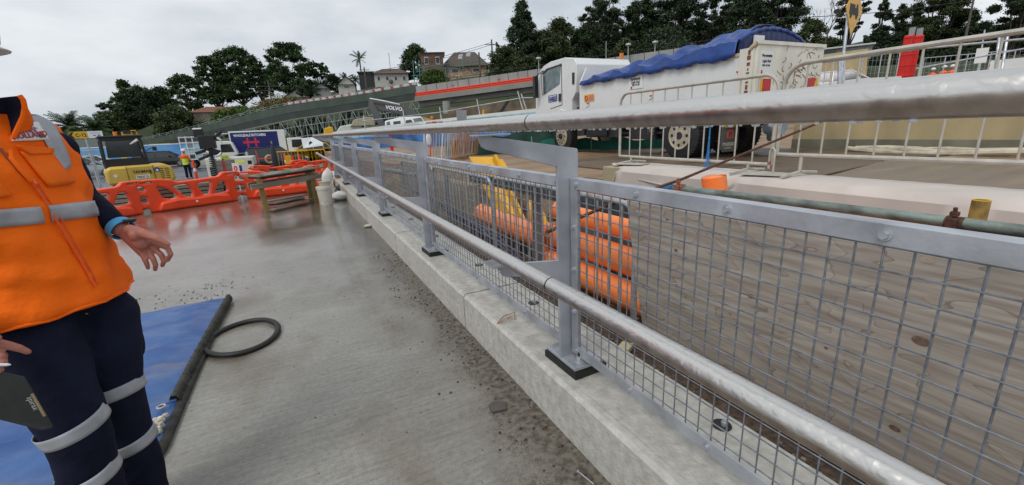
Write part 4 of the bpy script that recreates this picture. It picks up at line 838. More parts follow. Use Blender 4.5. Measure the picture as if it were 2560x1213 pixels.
# ================================================================ yellow mini excavator
ex = thing('mini_excavator', 'yellow mini excavator with black cab parked behind the orange barriers', 'excavator', (0, 0, 0))
ec = D(356, 470, 16.6); ec.z = -.80; ex.location = ec; ex.rotation_euler.z = radians(18)
YAN = mat('dull excavator yellow', (.60, .41, .07), .45, 0, .12, 2, wet=(3, .3, .5))
MB().prism([(-.95, .78), (-.95, 1.30), (-.82, 1.42), (.72, 1.42), (.95, 1.30), (1.02, .85), (.9, .72)], lambda u, v, t: (u, t * (1 - .0), v), -.95, .5).build('counterweight', YAN, ex, bevel=.09, smooth=True)
MB().box((-.36, -.958, .84), (.38, -.95, 1.36)).build('rear_door', YAN, ex, bevel=.01)
mb = MB()
for i in range(6):
    for j in range(2): mb.box((.56 + .16 * j, -.957, .88 + .07 * i), (.68 + .16 * j, -.948, .905 + .07 * i))
mb.build('cooling_grille', BLACK, ex)
mb = MB(); mb.box((-.37, -.962, .8), (-.355, -.95, 1.4)); mb.box((.385, -.962, .8), (.40, -.95, 1.4)); mb.build('panel_gap', BLACK, ex)
mb = MB(); mb.tube([(.29, -.95, 1.1), (.29, -.975, 1.12), (.29, -.975, 1.2), (.29, -.95, 1.22)], .022, 8); mb.build('door_handle', BLACK, ex)
# cab: tapered frame and glass
cx0, cx1, cy0, cy1 = -.86, .32, -.55, .75
P8 = {}
def cabpt(u, v, w): return Vector((cx0 + (cx1 - cx0) * u + (.03 if u < .5 else -.06) * w, cy0 + (cy1 - cy0) * v, 1.38 + 1.02 * w))
BF = mat('black cab frame', (.014, .014, .016), .45, 0, .2, 8)
mb = MB()
for (u, v) in ((0, 0), (1, 0), (0, 1), (1, 1)): mb.beam(cabpt(u, v, 0), cabpt(u, v, 1), .09, .08)
for w in (0, .98):
    for a, b in (((0, 0), (1, 0)), ((1, 0), (1, 1)), ((1, 1), (0, 1)), ((0, 1), (0, 0))): mb.beam(cabpt(*a, w), cabpt(*b, w), .08, .1)
mb.beam(cabpt(0, .55, 0), cabpt(0, .55, 1), .05, .05); mb.build('cab_frame', BF, ex, bevel=.01, smooth=False)
mb = MB(); mb.add([cabpt(0, 0, 0), cabpt(1, 0, 0), cabpt(1, 0, .30), cabpt(0, 0, .30)], [(0, 1, 2, 3)]); mb.box((-.84, -.53, 1.38), (.30, .7, 1.66)); mb.build('cab_lower_panel', BF, ex)
mb = MB(); q = [cabpt(.08, .015, .34), cabpt(.93, .015, .34), cabpt(.9, .015, .92), cabpt(.1, .015, .92)]; mb.quad(*q); mb.build('rear_window', GLASS, ex); 
mb = MB(); mb.quad(cabpt(.005, .06, .08), cabpt(.005, .5, .08), cabpt(.005, .5, .93), cabpt(.005, .06, .93)); mb.quad(cabpt(.005, .6, .08), cabpt(.005, .95, .08), cabpt(.005, .95, .93), cabpt(.005, .6, .93)); mb.quad(cabpt(.995, .06, .3), cabpt(.995, .95, .3), cabpt(.995, .95, .93), cabpt(.995, .06, .93)); mb.build('side_window', GLASS, ex)
MB().box((-.9, -.62, 2.42), (.36, .85, 2.5)).build('cab_roof', BF, ex, bevel=.03)
q = MB().tube([cabpt(.72, -.02, .78), cabpt(.93, -.02, .93)], [.02, .055], 8); q.build('work_lamp', WHITE, ex)
MB().cyl((-.38, -.4, 2.5), (-.38, -.4, 2.64), .06, 12).build('beacon', mat('amber beacon', (.8, .2, .01), .2), ex)
mb = MB(); mb.box((-.2, -.45, 2.5), (.1, -.3, 2.62)); mb.tube([(-.1, -.3, 2.5), (-.1, -.3, 2.66), (.22, -.3, 2.66), (.25, -.3, 2.5)], .018, 6); mb.build('roof_light_rack', YELB, ex); MB().box((-.16, -.47, 2.55), (.06, -.42, 2.68)).build('roof_lamp', DARK, ex)
mb = MB(); mb.tube([(.34, -.45, 1.9), (.6, -.5, 2.05), (.62, -.5, 2.0)], .012, 6); mb.box((.55, -.53, 1.9), (.68, -.49, 2.05)); mb.build('mirror', BLACK, ex)
for s_ in (-.74, .74):
    tr_ = MB().prism([(-1.0, .12), (-.85, 0), (.85, 0), (1.0, .12), (1.0, .34), (.85, .46), (-.85, .46), (-1.0, .34)], lambda u, v, t: (t, u, v), s_ - .19, s_ + .19).build('track', RUB, ex, bevel=.02); mb = MB()
    for k in range(14): mb.box((s_ - .2, -.98 + k * .145, -.0), (s_ + .2, -.92 + k * .145, .03))
    mb.build('track_pad', DARK, tr_)
MB().box((-.8, -.7, .45), (.8, .7, .78)).build('turntable', DARK, ex)
mb = MB(); mb.beam((-.2, .9, 1.1), (-.2, 1.8, 2.1), .16, .22); mb.beam((-.2, 1.8, 2.1), (-.2, 2.6, 1.1), .13, .18); mb.build('boom', YAN, ex, bevel=.02)
mb = MB().prism([(2.2, .9), (2.6, 1.25), (2.75, .7), (2.45, .5)], lambda u, v, t: (t, u, v), -.45, .05); mb.build('bucket', YAN, ex)
text(ex, 'YANMAR', .15, (-.22, -.962, 1.14), (1, 0, 0), (0, 0, 1), BLKP, squash=.86, bold=.003)
MB().box((-.16, -.966, .93), (.24, -.958, 1.06)).build('number_plate', WHITE, ex); text(ex, '74337 D', .115, (-.14, -.968, .955), (1, 0, 0), (0, 0, 1), BLKP, squash=.85, bold=.002)
q = MB().tube([(.49, -.952, 1.22), (.49, -.961, 1.22)], .085, 20); rd = q.build('round_sticker', BLUEP, ex); MB().tube([(.49, -.961, 1.2), (.49, -.963, 1.2)], .045, 14).build('sticker_figure', WHITE, rd)
MB().tube([(-.7, -.952, 1.1), (-.7, -.961, 1.1)], .055, 14).build('white_sticker', WHITE, ex)
# ================================================================ small people
def small_person(p, face, label, top=(.55, .75, .02), upper=(.75, .12, .03), hat=True, name='person', pose=0):
    o = thing(name, label, 'person', p, face); tm = mat('hi-vis %s' % (top,), top, .7, 0, .05); um = mat('hi-vis %s' % (upper,), upper, .7, 0, .05)
    b = MB()
    for s_ in (-.1, .1): b.tube([(0, s_, .92), (.03, s_ * 1.1, .5), (0, s_ * 1.2, .06)], [.085, .06, .045], 10); b.tube([(0, s_ * 1.2, .05), (.16, s_ * 1.2, .04)], [.05, .04], 8)
    b.tube([(0, 0, .85), (0, 0, 1.1), (0, 0, 1.35), (0, 0, 1.45)], [.14, .13, .16, .07], 14); b.tube([(0, 0, 1.42), (0, 0, 1.55)], .05, 10); b.sphere((.01, 0, 1.63), .095, 14, 10, (1.05, .85, 1.2)); b.sphere((.11, 0, 1.61), .018, 6, 4)
    for s_ in (-1, 1): b.tube([(0, .17 * s_, 1.38), (.02, .24 * s_, 1.12), (.22, .18 * s_, 1.0)], [.055, .045, .032], 10); b.sphere((.25, .17 * s_, .99), .045, 8, 6, (1.3, .6, .9))
    voxel(b.build('body', SKIN, o, smooth=True, sharp=180), .018, 3)
    q = MB(); q.tube([(0, 0, .84), (0, 0, 1.0), (0, 0, 1.20)], [.175, .165, .175], 16, sq=1); q.build('vest', tm, o, smooth=True)
    q = MB(); q.tube([(0, 0, 1.2), (0, 0, 1.36), (0, 0, 1.44), (0, 0, 1.47)], [.176, .195, .12, .08], 16)
    for s_ in (-1, 1): q.tube([(0, .16 * s_, 1.38), (.02, .25 * s_, 1.12), (.2, .185 * s_, 1.01)], [.07, .06, .045], 10)
    voxel(q.build('jacket', um, o, smooth=True, sharp=180), .02, 2)
    q = MB()
    for s_ in (-.1, .1): q.tube([(0, s_, .9), (.03, s_ * 1.1, .5), (0, s_ * 1.2, .08)], [.105, .08, .07], 10)
    q.tube([(0, 0, .82), (0, 0, .95)], .16, 12); voxel(q.build('trousers', NAVY, o, smooth=True, sharp=180), .02, 2)
    q = MB(); q.tube([(0, 0, 1.0), (0, 0, 1.03)], .171, 16); q.build('belt_tape', TAPE, o, smooth=True)
    if hat: q = MB(); q.sphere((0, 0, 1.69), .125, 16, 8, (1.1, .95, .8)); q.tube([(.02, 0, 1.675), (.02, 0, 1.685)], [.155, .15], 16); q.build('hard_hat', WHITE, o, smooth=True)
    return o
sp_ = D(462, 395, 26); sp_.z = -.8; small_person(sp_, radians(70), 'person in yellow and orange hi-vis and white hard hat seen from behind on the street')
cn = MB().tube([(0, 0, 0), (0, 0, 1.0)], [.09, .055], 12)
def bollard(p, label, h=1.1, col=ORANGE):
    o = thing('bollard', label, 'bollard', p, 0, 'orange traffic bollards on the street'); MB().tube([(0, 0, .05), (0, 0, h)], [.075, .055], 12).build('post', col, o, smooth=True); MB().tube([(0, 0, 0), (0, 0, .06)], [.22, .2], 8).build('base', BLACK, o)
    MB().tube([(0, 0, h * .55), (0, 0, h * .68)], [.068, .067], 12).build('reflective_band', WHITE, o, smooth=True); return o
for (x, y, d, lab) in ((488, 428, 22, 'orange bollard beside the person in yellow hi-vis'), (752, 412, 24, 'orange bollard in front of the yellow car'), (736, 420, 22, 'orange bollard left of the one before the yellow car'), (716, 415, 26, 'orange bollard in front of the yellow railings')):
    q = D(x, y, d); q.z = -.8; bollard(q, lab, 1.25)
# C-12 sign
sg = thing('direction_sign', 'yellow C-12 arrow sign with a white panel on a grey post', 'sign', D(236, 420, 22)); sg.location.z = -.8; zt = D(213, 338, 22).z + .8
fx = Vector((.98, .2, 0)).normalized(); nb2 = Vector((fx.y, -fx.x, 0))
MB().cyl((0, 0, 0), (0, 0, zt + .15), .045, 10).build('post', GALV, sg, smooth=True)
def face(poly, m, nm, off): return MB().prism(poly, lambda u, v, t: fx * u + Vector((0, 0, zt + v)) - nb2 * -t, off - .012, off).build(nm, m, sg, smooth=False)
face([(-.62, 0), (-.48, .17), (.12, .17), (.12, -.17), (-.48, -.17)], mat('sign yellow', (.72, .42, .02), .4), 'yellow_panel', .07)
face([(-.60, 0), (-.45, .15), (-.36, .15), (-.47, 0), (-.36, -.15), (-.45, -.15)], BLKP, 'arrow', .075); face([(.125, .17), (.68, .17), (.68, -.17), (.125, -.17)], WHITE, 'white_panel', .07)
text(sg, 'C-12', .24, fx * -.34 + Vector((0, 0, zt - .085)) + nb2 * .078, fx, (0, 0, 1), BLKP, squash=.85, bold=.005)
face([(.2, .06), (.6, .06), (.6, .1), (.2, .1)], mat('pale blue line', (.3, .45, .65), .5), 'blue_line', .074); face([(.3, -.06), (.42, -.06), (.42, -.02), (.3, -.02)], REDP, 'red_mark', .074); face([(.48, -.08), (.58, -.08), (.58, -.0), (.48, -.0)], mat('grey mark', (.2, .22, .25), .5), 'grey_mark', .074)
# ================================================================ vehicles
def wheel(parent, p, r=.33, w=.2, side=(0, 1, 0), rim=None, name='wheel'):
    s_ = Vector(side); p = Vector(p); o = MB().tube([p - s_ * w / 2, p - s_ * w * .35, p + s_ * w * .35, p + s_ * w / 2], [r * .93, r, r, r * .93], 28).build(name, TYRE, parent, smooth=True)
    MB().tube([p - s_ * (w / 2 + .004), p + s_ * (w / 2 + .004)], [r * .62] * 2, 20).build('rim', rim or mat('alloy rim', (.35, .36, .37), .3, .8), o, smooth=True)
    mb = MB()
    for k in range(5):
        a = 2 * pi * k / 5; t = s_.cross(Vector((0, 0, 1))).normalized(); c = p + (t * cos(a) + Vector((0, 0, 1)) * sin(a)) * r * .38
        for q in (-1, 1): mb.tube([c + s_ * q * (w / 2 + .003), c + s_ * q * (w / 2 + .008)], r * .11, 8)
    mb.build('rim_hole', BLACK, o); return o
def car(label, p, rz, m, L=4.4, Wd=1.8, Hh=1.5, kind='hatch', group='cars parked on the street', cat='car'):
    o = thing('parked_car', label, cat, p, rz, group)      # +x is the nose
    h = Hh; st = {'hatch': [(-.5, .36, .62), (-.485, .30, .92), (-.2, .24, .93), (.22, .22, .90), (.42, .24, .80), (.485, .28, .66), (.5, .34, .5)], }['hatch']
    rings = []
    for (fx_, zb, zt_) in [(-.5, .42, .60), (-.492, .24, .88), (-.46, .22, .96), (-.3, .20, .97), (.0, .19, .94), (.22, .19, .92), (.36, .2, .84), (.45, .22, .74), (.488, .26, .62), (.5, .34, .52)]:
        x = fx_ * L; wd = Wd / 2 * (1 - .16 * max(0, abs(fx_) * 2 - .72) / .28 * .9)
        rings.append([Vector((x, y * wd, z)) for y, z in ((-.9, zb), (-1, zb + .12), (-1, (zb + zt_) / 2 + .06), (-.93, zt_), (-.6, zt_ + .03), (.6, zt_ + .03), (.93, zt_), (1, (zb + zt_) / 2 + .06), (1, zb + .12), (.9, zb))])
    MB().loft(rings).build('body', m, o, smooth=True, sharp=40)
    def gh(x0, x1, x2, x3, zl, zu, ins, off=0):      # greenhouse
        w0, w1 = Wd / 2 * .93 + off, Wd / 2 * ins + off; return [[Vector((x, s_ * w, z)) for x, z, w in ((x0, zl, w0), (x1, zu, w1), (x2, zu, w1), (x3, zl, w0))] for s_ in (-1, 1)]
    a, b_, c, d = -.46 * L, -.36 * L, .10 * L, .28 * L
    A_, B_ = gh(a, b_, c, d, .93, h, .74); MB().add(A_ + B_, [(0, 1, 2, 3), (7, 6, 5, 4), (0, 4, 5, 1), (1, 5, 6, 2), (2, 6, 7, 3), (3, 7, 4, 0)]).build('cabin_glass', GLASS, o)
    mb = MB()
    for s_ in (-1, 1):
        w0, w1 = Wd / 2 * .935 * s_, Wd / 2 * .745 * s_
        for (x_0, x_1) in ((a, b_), (-.30 * L, -.27 * L), (-.08 * L, -.08 * L), (d, c)): mb.beam((x_0, w0, .93), (x_1, w1, h - .01), .05, .05)
        mb.beam((b_, w1, h), (c, w1, h), .05, .06)
    mb.box((b_ - .03, -Wd / 2 * .74, h - .015), (c + .03, Wd / 2 * .74, h + .03)); mb.build('roof_and_pillars', m, o, bevel=.01)
    for x in (-.31 * L, .31 * L):
        for s_ in (-1, 1):
            wheel(o, (x, s_ * (Wd / 2 - .1), .33), .33, .21)
    mb = MB()
    for s_ in (-1, 1): mb.box((.455 * L, s_ * Wd / 2 * .62 - .16, .62), (.492 * L, s_ * Wd / 2 * .62 + .16, .74))
    mb.build('headlight', WHITE, o, bevel=.02); mb = MB()
    for s_ in (-1, 1): mb.box((-.5 * L, s_ * Wd / 2 * .68 - .14, .76), (-.46 * L, s_ * Wd / 2 * .68 + .14, .92))
    mb.build('tail_light', REDP, o, bevel=.02)
    MB().box((.47 * L, -.45, .36), (.503 * L, .45, .5)).build('grille', BLACK, o)
    for s_ in (-1, 1): MB().box((.14 * L, s_ * (Wd / 2 + .06) - .07, .95), (.18 * L, s_ * (Wd / 2 + .06) + .07, 1.07)).build('wing_mirror', m, o, bevel=.02)
    return o
def st_(x, y, d, z=-.8):
    p = D(x, y, d); p.z = z; return p
BLK = mat('dark blue grey car paint', (.015, .022, .034), .2, .3, .1, 2, coat=.6); WCAR = mat('white car paint', (.70, .72, .74), .25, 0, .05, 2, coat=.5); YCAR = mat('yellow car paint', (.75, .50, .01), .3, 0, .05, 2, coat=.5)
VD = radians(-3)       # direction seen side on
car('dark grey hatchback car in front of the blue box truck', st_(690, 405, 31), VD + .1, BLK, 4.3, 1.8, 1.55)
car('yellow car beyond the end of the handrail', st_(775, 395, 41), VD + pi + .1, YCAR, 4.3, 1.8, 1.5)
car('black car with headlight on, half hidden behind the yellow mini excavator', st_(412, 415, 40), VD + .05, mat('black car paint', (.01, .01, .012), .2, 0, .1, 2, coat=.6), 4.5, 1.8, 1.45)
car('white car left of the yellow mini excavator', st_(238, 425, 34), VD + .15, WCAR, 4.4, 1.8, 1.45)
car('pale silver car partly behind the sleeve at the far left', st_(205, 440, 30), VD + .3, mat('silver car paint', (.38, .42, .45), .3, .4, .05, 2), 4.4, 1.8, 1.45)
car('white van nose showing beside the grey block stack', st_(560, 402, 45), VD - .15, WCAR, 4.6, 1.85, 1.9, cat='van')
# white panel resting over yellow car
wp = thing('white_board', 'white corrugated board leaning above the yellow car', 'board', D(783, 360, 27)); mb = MB(); a = wp.location; mb.add([D(*p) - a for p in ((753, 346, 27), (780, 343, 27), (808, 357, 26.6), (808, 364, 26.6), (758, 371, 27))] + [D(*p) - a for p in ((753, 346, 27.4), (780, 343, 27.4), (808, 357, 27), (808, 364, 27), (758, 371, 27.4))], [(0, 1, 2, 3, 4), (9, 8, 7, 6, 5)] + [(i, (i + 1) % 5, 5 + (i + 1) % 5, 5 + i) for i in range(5)]); mb.build('board', mat('white corrugated', (.62, .65, .68), .5, 0, .05, 3), wp)
MB().prism([(-.12, -.16), (.12, -.16), (.12, .05), (.0, .16), (-.12, .05)], lambda u, v, t: D(777, 359, 26.9) - a + Vector((u * .9, u * -.45 - t, v)), 0, .02).build('lock_mark', BLKP, wp)
# blue box truck
def box_truck(label, p, rz, boxm, L=6.2, Wd=2.1, Hh=2.9):
    o = thing('box_truck', label, 'truck', p, rz)
    MB().box((-L / 2, -Wd / 2, .95), (L / 2 - 1.75, Wd / 2, Hh)).build('box', WHITE, o, bevel=.03)
    MB().box((-L / 2 + .1, -Wd / 2 - .012, 1.0), (L / 2 - 2.35, -Wd / 2 - .002, Hh - .12)).build('blue_side_panel', boxm, o)
    x0_, x1_ = L / 2 - 1.65, L / 2
    MB().prism([(x0_, .5), (x1_, .5), (x1_, 1.25), (x1_ - .22, 2.0), (x1_ - .5, 2.12), (x0_, 2.12)], lambda u, v, t: (u, t, v), -Wd / 2 + .05, Wd / 2 - .05).build('cab', WHITE, o, bevel=.05, smooth=True)
    MB().prism([(x1_ - .01 + .02, 1.27), (x1_ - .19, 1.98), (x1_ - .17, 1.99), (x1_ + .03, 1.27)], lambda u, v, t: (u, t, v), -Wd / 2 + .17, Wd / 2 - .17).build('windscreen', GLASSL, o)
    for s_ in (-1, 1): MB().prism([(x0_ + .35, 1.25), (x1_ - .2, 1.25), (x1_ - .4, 1.95), (x0_ + .4, 1.95)], lambda u, v, t: (u, t, v), s_ * (Wd / 2 - .04) - .012, s_ * (Wd / 2 - .04) + .012).build('side_window', GLASS, o)
    MB().box((x0_ - .5, -.6, Hh - .55), (x0_ + .05, .6, Hh - .05)).build('fridge_unit', mat('pale grey plastic', (.5, .52, .52), .5), o, bevel=.05)
    for x in (-L / 2 + 1.3, L / 2 - .85):
        for s_ in (-1, 1): wheel(o, (x, s_ * (Wd / 2 - .18), .4), .4, .26)
    MB().box((-L / 2, -.5, .5), (L / 2 - 1.7, .5, .9)).build('chassis', DARK, o)
    return o
bt = box_truck('white truck with a dark blue butchers box behind the dark hatchback', st_(682, 392, 41), VD + .05, mat('dark blue panel', (.008, .012, .13), .4))
q = Vector((-2.85, -1.07, 2.28)); text(bt, 'WHOLESALE BUTCHERS', .30, (-2.75, -1.067, 2.42), (1, 0, 0), (0, 0, 1), WHITE, squash=.78, bold=.012)
text(bt, 'H', 1.15, (-1.9, -1.067, 1.5), (1, 0, 0), (0, 0, 1), mat('red logo', (.6, .03, .06), .5), squash=1.15, bold=.01); MB().box((-2.1, -1.075, 1.8), (-.8, -1.068, 2.0)).build('logo_bar', mat('red logo', (.6, .03, .06)), bt)
MB().add([(-3.1, -1.05, 2.9), (.75, -1.05, 2.9), (.75, -2.1, 2.62), (-3.1, -2.1, 2.62), (-3.1, -1.05, 2.94), (.75, -1.05, 2.94), (.75, -2.1, 2.66), (-3.1, -2.1, 2.66)], [(0, 1, 2, 3), (7, 6, 5, 4), (0, 4, 5, 1), (1, 5, 6, 2), (2, 6, 7, 3), (3, 7, 4, 0)]) if False else None
# open lifted flap at rear left
MB().box((-4.1, -1.0, 2.72), (-3.1, 1.0, 2.78)).build('lifted_rear_flap', WHITE, bt)
# glass rack truck
rk_ = thing('rack_truck', 'white truck with a racked side full of bottled goods left of the black machine', 'truck', st_(513, 408, 36), VD + .1)
MB().box((-1.3, -.95, .8), (.9, .95, 2.5)).build('box', mat('rack box white', (.6, .64, .66), .4), rk_)
mb = MB()
for i in range(6): mb.box((-1.3 + .43 * i, -1.02, .75), (-1.24 + .43 * i, -.95, 2.6))
for j in range(5): mb.box((-1.3, -1.03, .75 + .44 * j), (.9, -.96, .82 + .44 * j))
mb.build('rack_frame', WHITE, rk_)
for i in range(5):
    for j in range(4): MB().box((-1.21 + .43 * i, -.99, .86 + .44 * j), (-.90 + .43 * i, -.955, 1.14 + .44 * j)).build('stacked_pack', [SKYB, mat('dim grey pack', (.2, .25, .3), .5), mat('pale aqua pack', (.35, .6, .68), .4), mat('dark pack', (.05, .05, .07), .5)][(i * 3 + j * 2 + (i * j)) % 4] if j < 3 else mat('dark pack', (.05, .05, .07), .5), rk_)
MB().prism([(.95, .5), (2.5, .5), (2.5, 1.2), (2.25, 1.95), (1.9, 2.1), (.95, 2.1)], lambda u, v, t: (u, t, v), -.9, .9).build('cab', WHITE, rk_, bevel=.05, smooth=True)
for s_ in (-1, 1): MB().prism([(1.35, 1.2), (2.3, 1.2), (2.1, 1.85), (1.4, 1.85)], lambda u, v, t: (u, t, v), s_ * .905 - .01, s_ * .905 + .01).build('side_window', GLASS, rk_); [wheel(rk_, (x, s_ * .75, .38), .38, .25) for x in (-.8, 1.7)]
# white generator with hi-vis stripe
gn = thing('generator', 'white skid generator with a yellow stripe behind the orange barriers', 'generator', st_(588, 425, 25, -1.0), VD - .03)
MB().box((-1.25, -.55, .25), (1.1, .55, 1.42)).build('canopy', mat('cream generator', (.62, .60, .52), .4, 0, .08, 2), gn, bevel=.06)
MB().box((-.45, -.56, 1.08), (.65, -.552, 1.20)).build('yellow_stripe', mat('fluorescent yellow', (.65, .8, .05), .5), gn); MB().box((-1.1, -.56, .45), (-.75, -.552, .95)).build('louvre', BLACK, gn); MB().box((.8, -.56, .98), (1.0, -.552, 1.18)).build('louvre', BLACK, gn); MB().box((-.15, -.56, .55), (.45, -.552, .95)).build('control_panel', BLUEP, gn)
MB().box((-.45, -.6, 1.36), (-.05, -.57, 1.56)).build('number_sign', mat('sign yellow green', (.55, .62, .02), .5), gn); text(gn, 'G1264', .13, (-.43, -.603, 1.40), (1, 0, 0), (0, 0, 1), BLKP, squash=.9); text(gn, 'KOMPAR', .09, (.45, -.56, 1.28), (1, 0, 0), (0, 0, 1), YEL, squash=.9) if False else None
MB().prism([(.05, .62), (.25, .62), (.25, .78), (.15, .9), (.05, .78)], lambda u, v, t: (u, t, v), -.57, -.56).build('warning_mark', YELB, gn)
MB().cyl((.75, 0, 1.42), (.75, 0, 1.66), .07, 12).build('exhaust', GALV, gn); MB().tube([(-1.0, -.3, 1.42), (-.9, -.3, 1.6), (-.5, -.3, 1.6)], .03, 8).build('lifting_hoop', DARK, gn); MB().box((-1.2, -.5, 0), (1.0, .5, .25)).build('skid', DARK, gn)
fe = thing('fire_extinguisher', 'red fire extinguisher in front of the white generator', 'extinguisher', st_(566, 440, 17.5, .12)); MB().tube([(0, 0, 0), (0, 0, .42), (0, 0, .48)], [.075, .075, .03], 12).build('cylinder', mat('faded red', (.55, .12, .1), .4), fe, smooth=True); MB().box((-.02, -.1, .48), (.02, .06, .53)).build('valve', BLACK, fe)
sd_ = thing('marker_post', 'small white post with a red marked tag between the orange barriers', 'post', G(585, 500, 0) + Vector((.12, .5, -.3))); MB().box((-.012, -.012, 0), (.012, .012, 1.05)).build('stake', WHITE, sd_); MB().box((-.07, -.02, .9), (.07, -.013, 1.12)).build('tag', WHITE, sd_); text(sd_, '0', .16, (-.045, -.022, .94), (1, 0, 0), (0, 0, 1), REDP, bold=.004)
# black machine head on coil wrapped mast
mm_ = thing('drilling_mast', 'black machine head with white guards on a coil wrapped mast behind the person in yellow', 'machine', st_(538, 430, 17))
z1 = D(535, 322, 17).z + .8; mb = MB(); mb.tube([(0, 0, 0), (0, 0, z1 - .9)], .06, 10); mb.build('mast', BLACK, mm_, smooth=True)
mb = MB(); hp = []
for k in range(160): a = k * .55; hp.append((cos(a) * .11, sin(a) * .11, .3 + (z1 - 1.4) * k / 160))
mb.tube(hp, .022, 5); mb.build('coiled_hose', mat('grey black hose', (.08, .09, .09), .4), mm_, smooth=True)
mb = MB(); mb.box((-.30, -.2, z1 - .75), (.22, .2, z1 - .25)); mb.box((-.42, -.12, z1 - .3), (-.1, .12, z1 + .02)); mb.beam((-.1, 0, z1 - .8), (.35, 0, z1 - .95), .2, .2); mb.beam((.2, 0, z1 - .4), (.5, 0, z1 - .1), .12, .12); mb.beam((.3, 0, z1 - .1), (.62, .05, z1 - .05), .05, .04); mb.beam((-.5, 0, z1 - .9), (-.1, 0, z1 - .8), .1, .12); mb.beam((-.45, .05, z1 - 1.15), (.05, 0, z1 - .95), .1, .1); mb.build('machine_head', BLACK, mm_, bevel=.03)
for pts_, rr_ in (([(.32, -.1, z1 - .35), (.42, -.12, z1 - .45), (.45, -.1, z1 - .6)], [.05, .035, .01]), ([(.15, -.2, z1 - 1.05), (.3, -.22, z1 - 1.0), (.36, -.2, z1 - .9)], [.02, .05, .02]), ([(-.12, -.22, z1 - .85), (-.05, -.22, z1 - .9)], [.05, .05]), ([(-.4, -.12, z1), (-.12, -.12, z1 + .01)], [.03, .03])): MB().tube(pts_, rr_, 8).build('white_guard', WHITE, mm_, smooth=True)
bs = thing('block_stack', 'stack of grey concrete blocks beside the black mast', 'blocks', st_(565, 415, 21), VD)
CB2 = mat('grey block', (.20, .19, .17), .8)
for j in range(5):
    for i in range(2): MB().box((-.45 + .42 * i + .05 * (j % 2), -.2, .25 * j), (-.05 + .42 * i + .05 * (j % 2), .2, .25 * j + .235)).build('block', CB2, bs)
# gas bottle trolley and yellow railing
gb = thing('gas_bottle', 'black gas bottle standing on an orange trolley behind the table', 'gas bottle', st_(689, 412, 20, -.1)); MB().tube([(0, 0, 0), (0, 0, .95), (0, 0, 1.12), (0, 0, 1.22)], [.12, .12, .05, .04], 16).build('bottle', BLACK, gb, smooth=True); MB().tube([(0, 0, 1.22), (0, 0, 1.33)], .03, 8).build('valve', mat('brass', (.4, .35, .15), .4, .6), gb)
tl = thing('trolley', 'orange framed gas trolley with black wheel behind the table', 'trolley', st_(668, 412, 20.3, -.15), VD); mb = MB()
for x in (-.3, .35): mb.tube([(x, 0, 0), (x - .06, 0, 1.0)], .022, 6)
for z in (.1, .25, .6): mb.tube([(-.32, 0, z), (.35, 0, z)], .02, 6)
mb.build('frame', ORANGE, tl, smooth=True); wheel(tl, (-.38, 0, .2), .2, .07, name='wheel')
hm = thing('hose_reel', 'cream and black hose coil hanging behind the gas bottle', 'hose', st_(674, 400, 20.5, .05)); MB().ring((0, 0, .35), (.4, -1, 0), .17, .045).build('coil', mat('cream hose', (.5, .42, .2), .5), hm, smooth=True)
yr = crowd_barrier(2.6, 1.05, 15, YELB, 'yellow_railing', 'bright yellow pedestrian railing in front of the dark car', low=.1, r=.025); yr.location = st_(700, 415, 20); yr.rotation_euler.z = VD - pi / 2
yr.location = st_(690, 412, 24, -.45); MB().box((-.02, .5, .35), (.02, .8, .85)).build('yellow_board', YELB, yr)
yr2 = crowd_barrier(3.2, 1.1, 12, YELB, 'yellow_railing', 'second yellow railing in front of the yellow car', low=.1, r=.02); yr2.location = st_(756, 408, 24); yr2.rotation_euler.z = VD - pi / 2; yr2.location = st_(748, 408, 27, -.5)
# timber and pallets behind the barriers
for k, (x, y, d) in enumerate(((300, 500, 13), (430, 490, 15), (495, 475, 14), (545, 470, 15), (620, 470, 14.5), (655, 465, 15))):
    pl = thing('pallet_stack', ('grey timber pallets seen through the leftmost barrier', 'timber stack behind the second barrier hole', 'dark blocks behind the middle barrier', 'brick pallet behind the right hole of the middle barrier', 'rubble pallet behind the barrier gap', 'timber pile behind the table barrier')[k], 'pallet', st_(x, y, d), VD + .2 * (k % 3)); 
    for j in range(7): MB().box((-.6 + .02 * (j % 3), -.5, .13 * j), (.6 + .02 * (j % 2), .5, .13 * j + .10)).build('board', TIMBER if k % 2 == 0 else mat('red brown block', (.20, .09, .06), .8, 0, .4, 8), pl)
# mesh fence panels on the far left
def mesh_fence(label, p, q, h=1.8, n=4, z=-.8, m=None):
    p = Vector(p); q = Vector(q); p.z = q.z = z; o = thing('temporary_fence', label, 'fence', p); d = q - p; m = m or SCAF; mb = MB()
    for i in range(n + 1): c = d * (i / n); mb.tube([c, c + Vector((0, 0, h))], .022, 6)
    mb.tube([Vector((0, 0, h)), d + Vector((0, 0, h))], .018, 6); mb.tube([Vector((0, 0, .1)), d + Vector((0, 0, .1))], .018, 6); mb.build('frame', m, o, smooth=True)
    mb = MB(); k = int(d.length / .18)
    for i in range(k): c = d * ((i + .5) / k); mb.beam(c + Vector((0, 0, .1)), c + Vector((0, 0, h)), .006, .006)
    for i in range(8): z_ = .1 + (h - .1) * i / 8; mb.beam(Vector((0, 0, z_)), d + Vector((0, 0, z_)), .006, .006)
    mb.build('wire_infill', m, o); return o
mesh_fence('leaning wire fence panels behind the left shoulder sleeve', st_(190, 440, 19), st_(275, 440, 19), 2.0, 3)
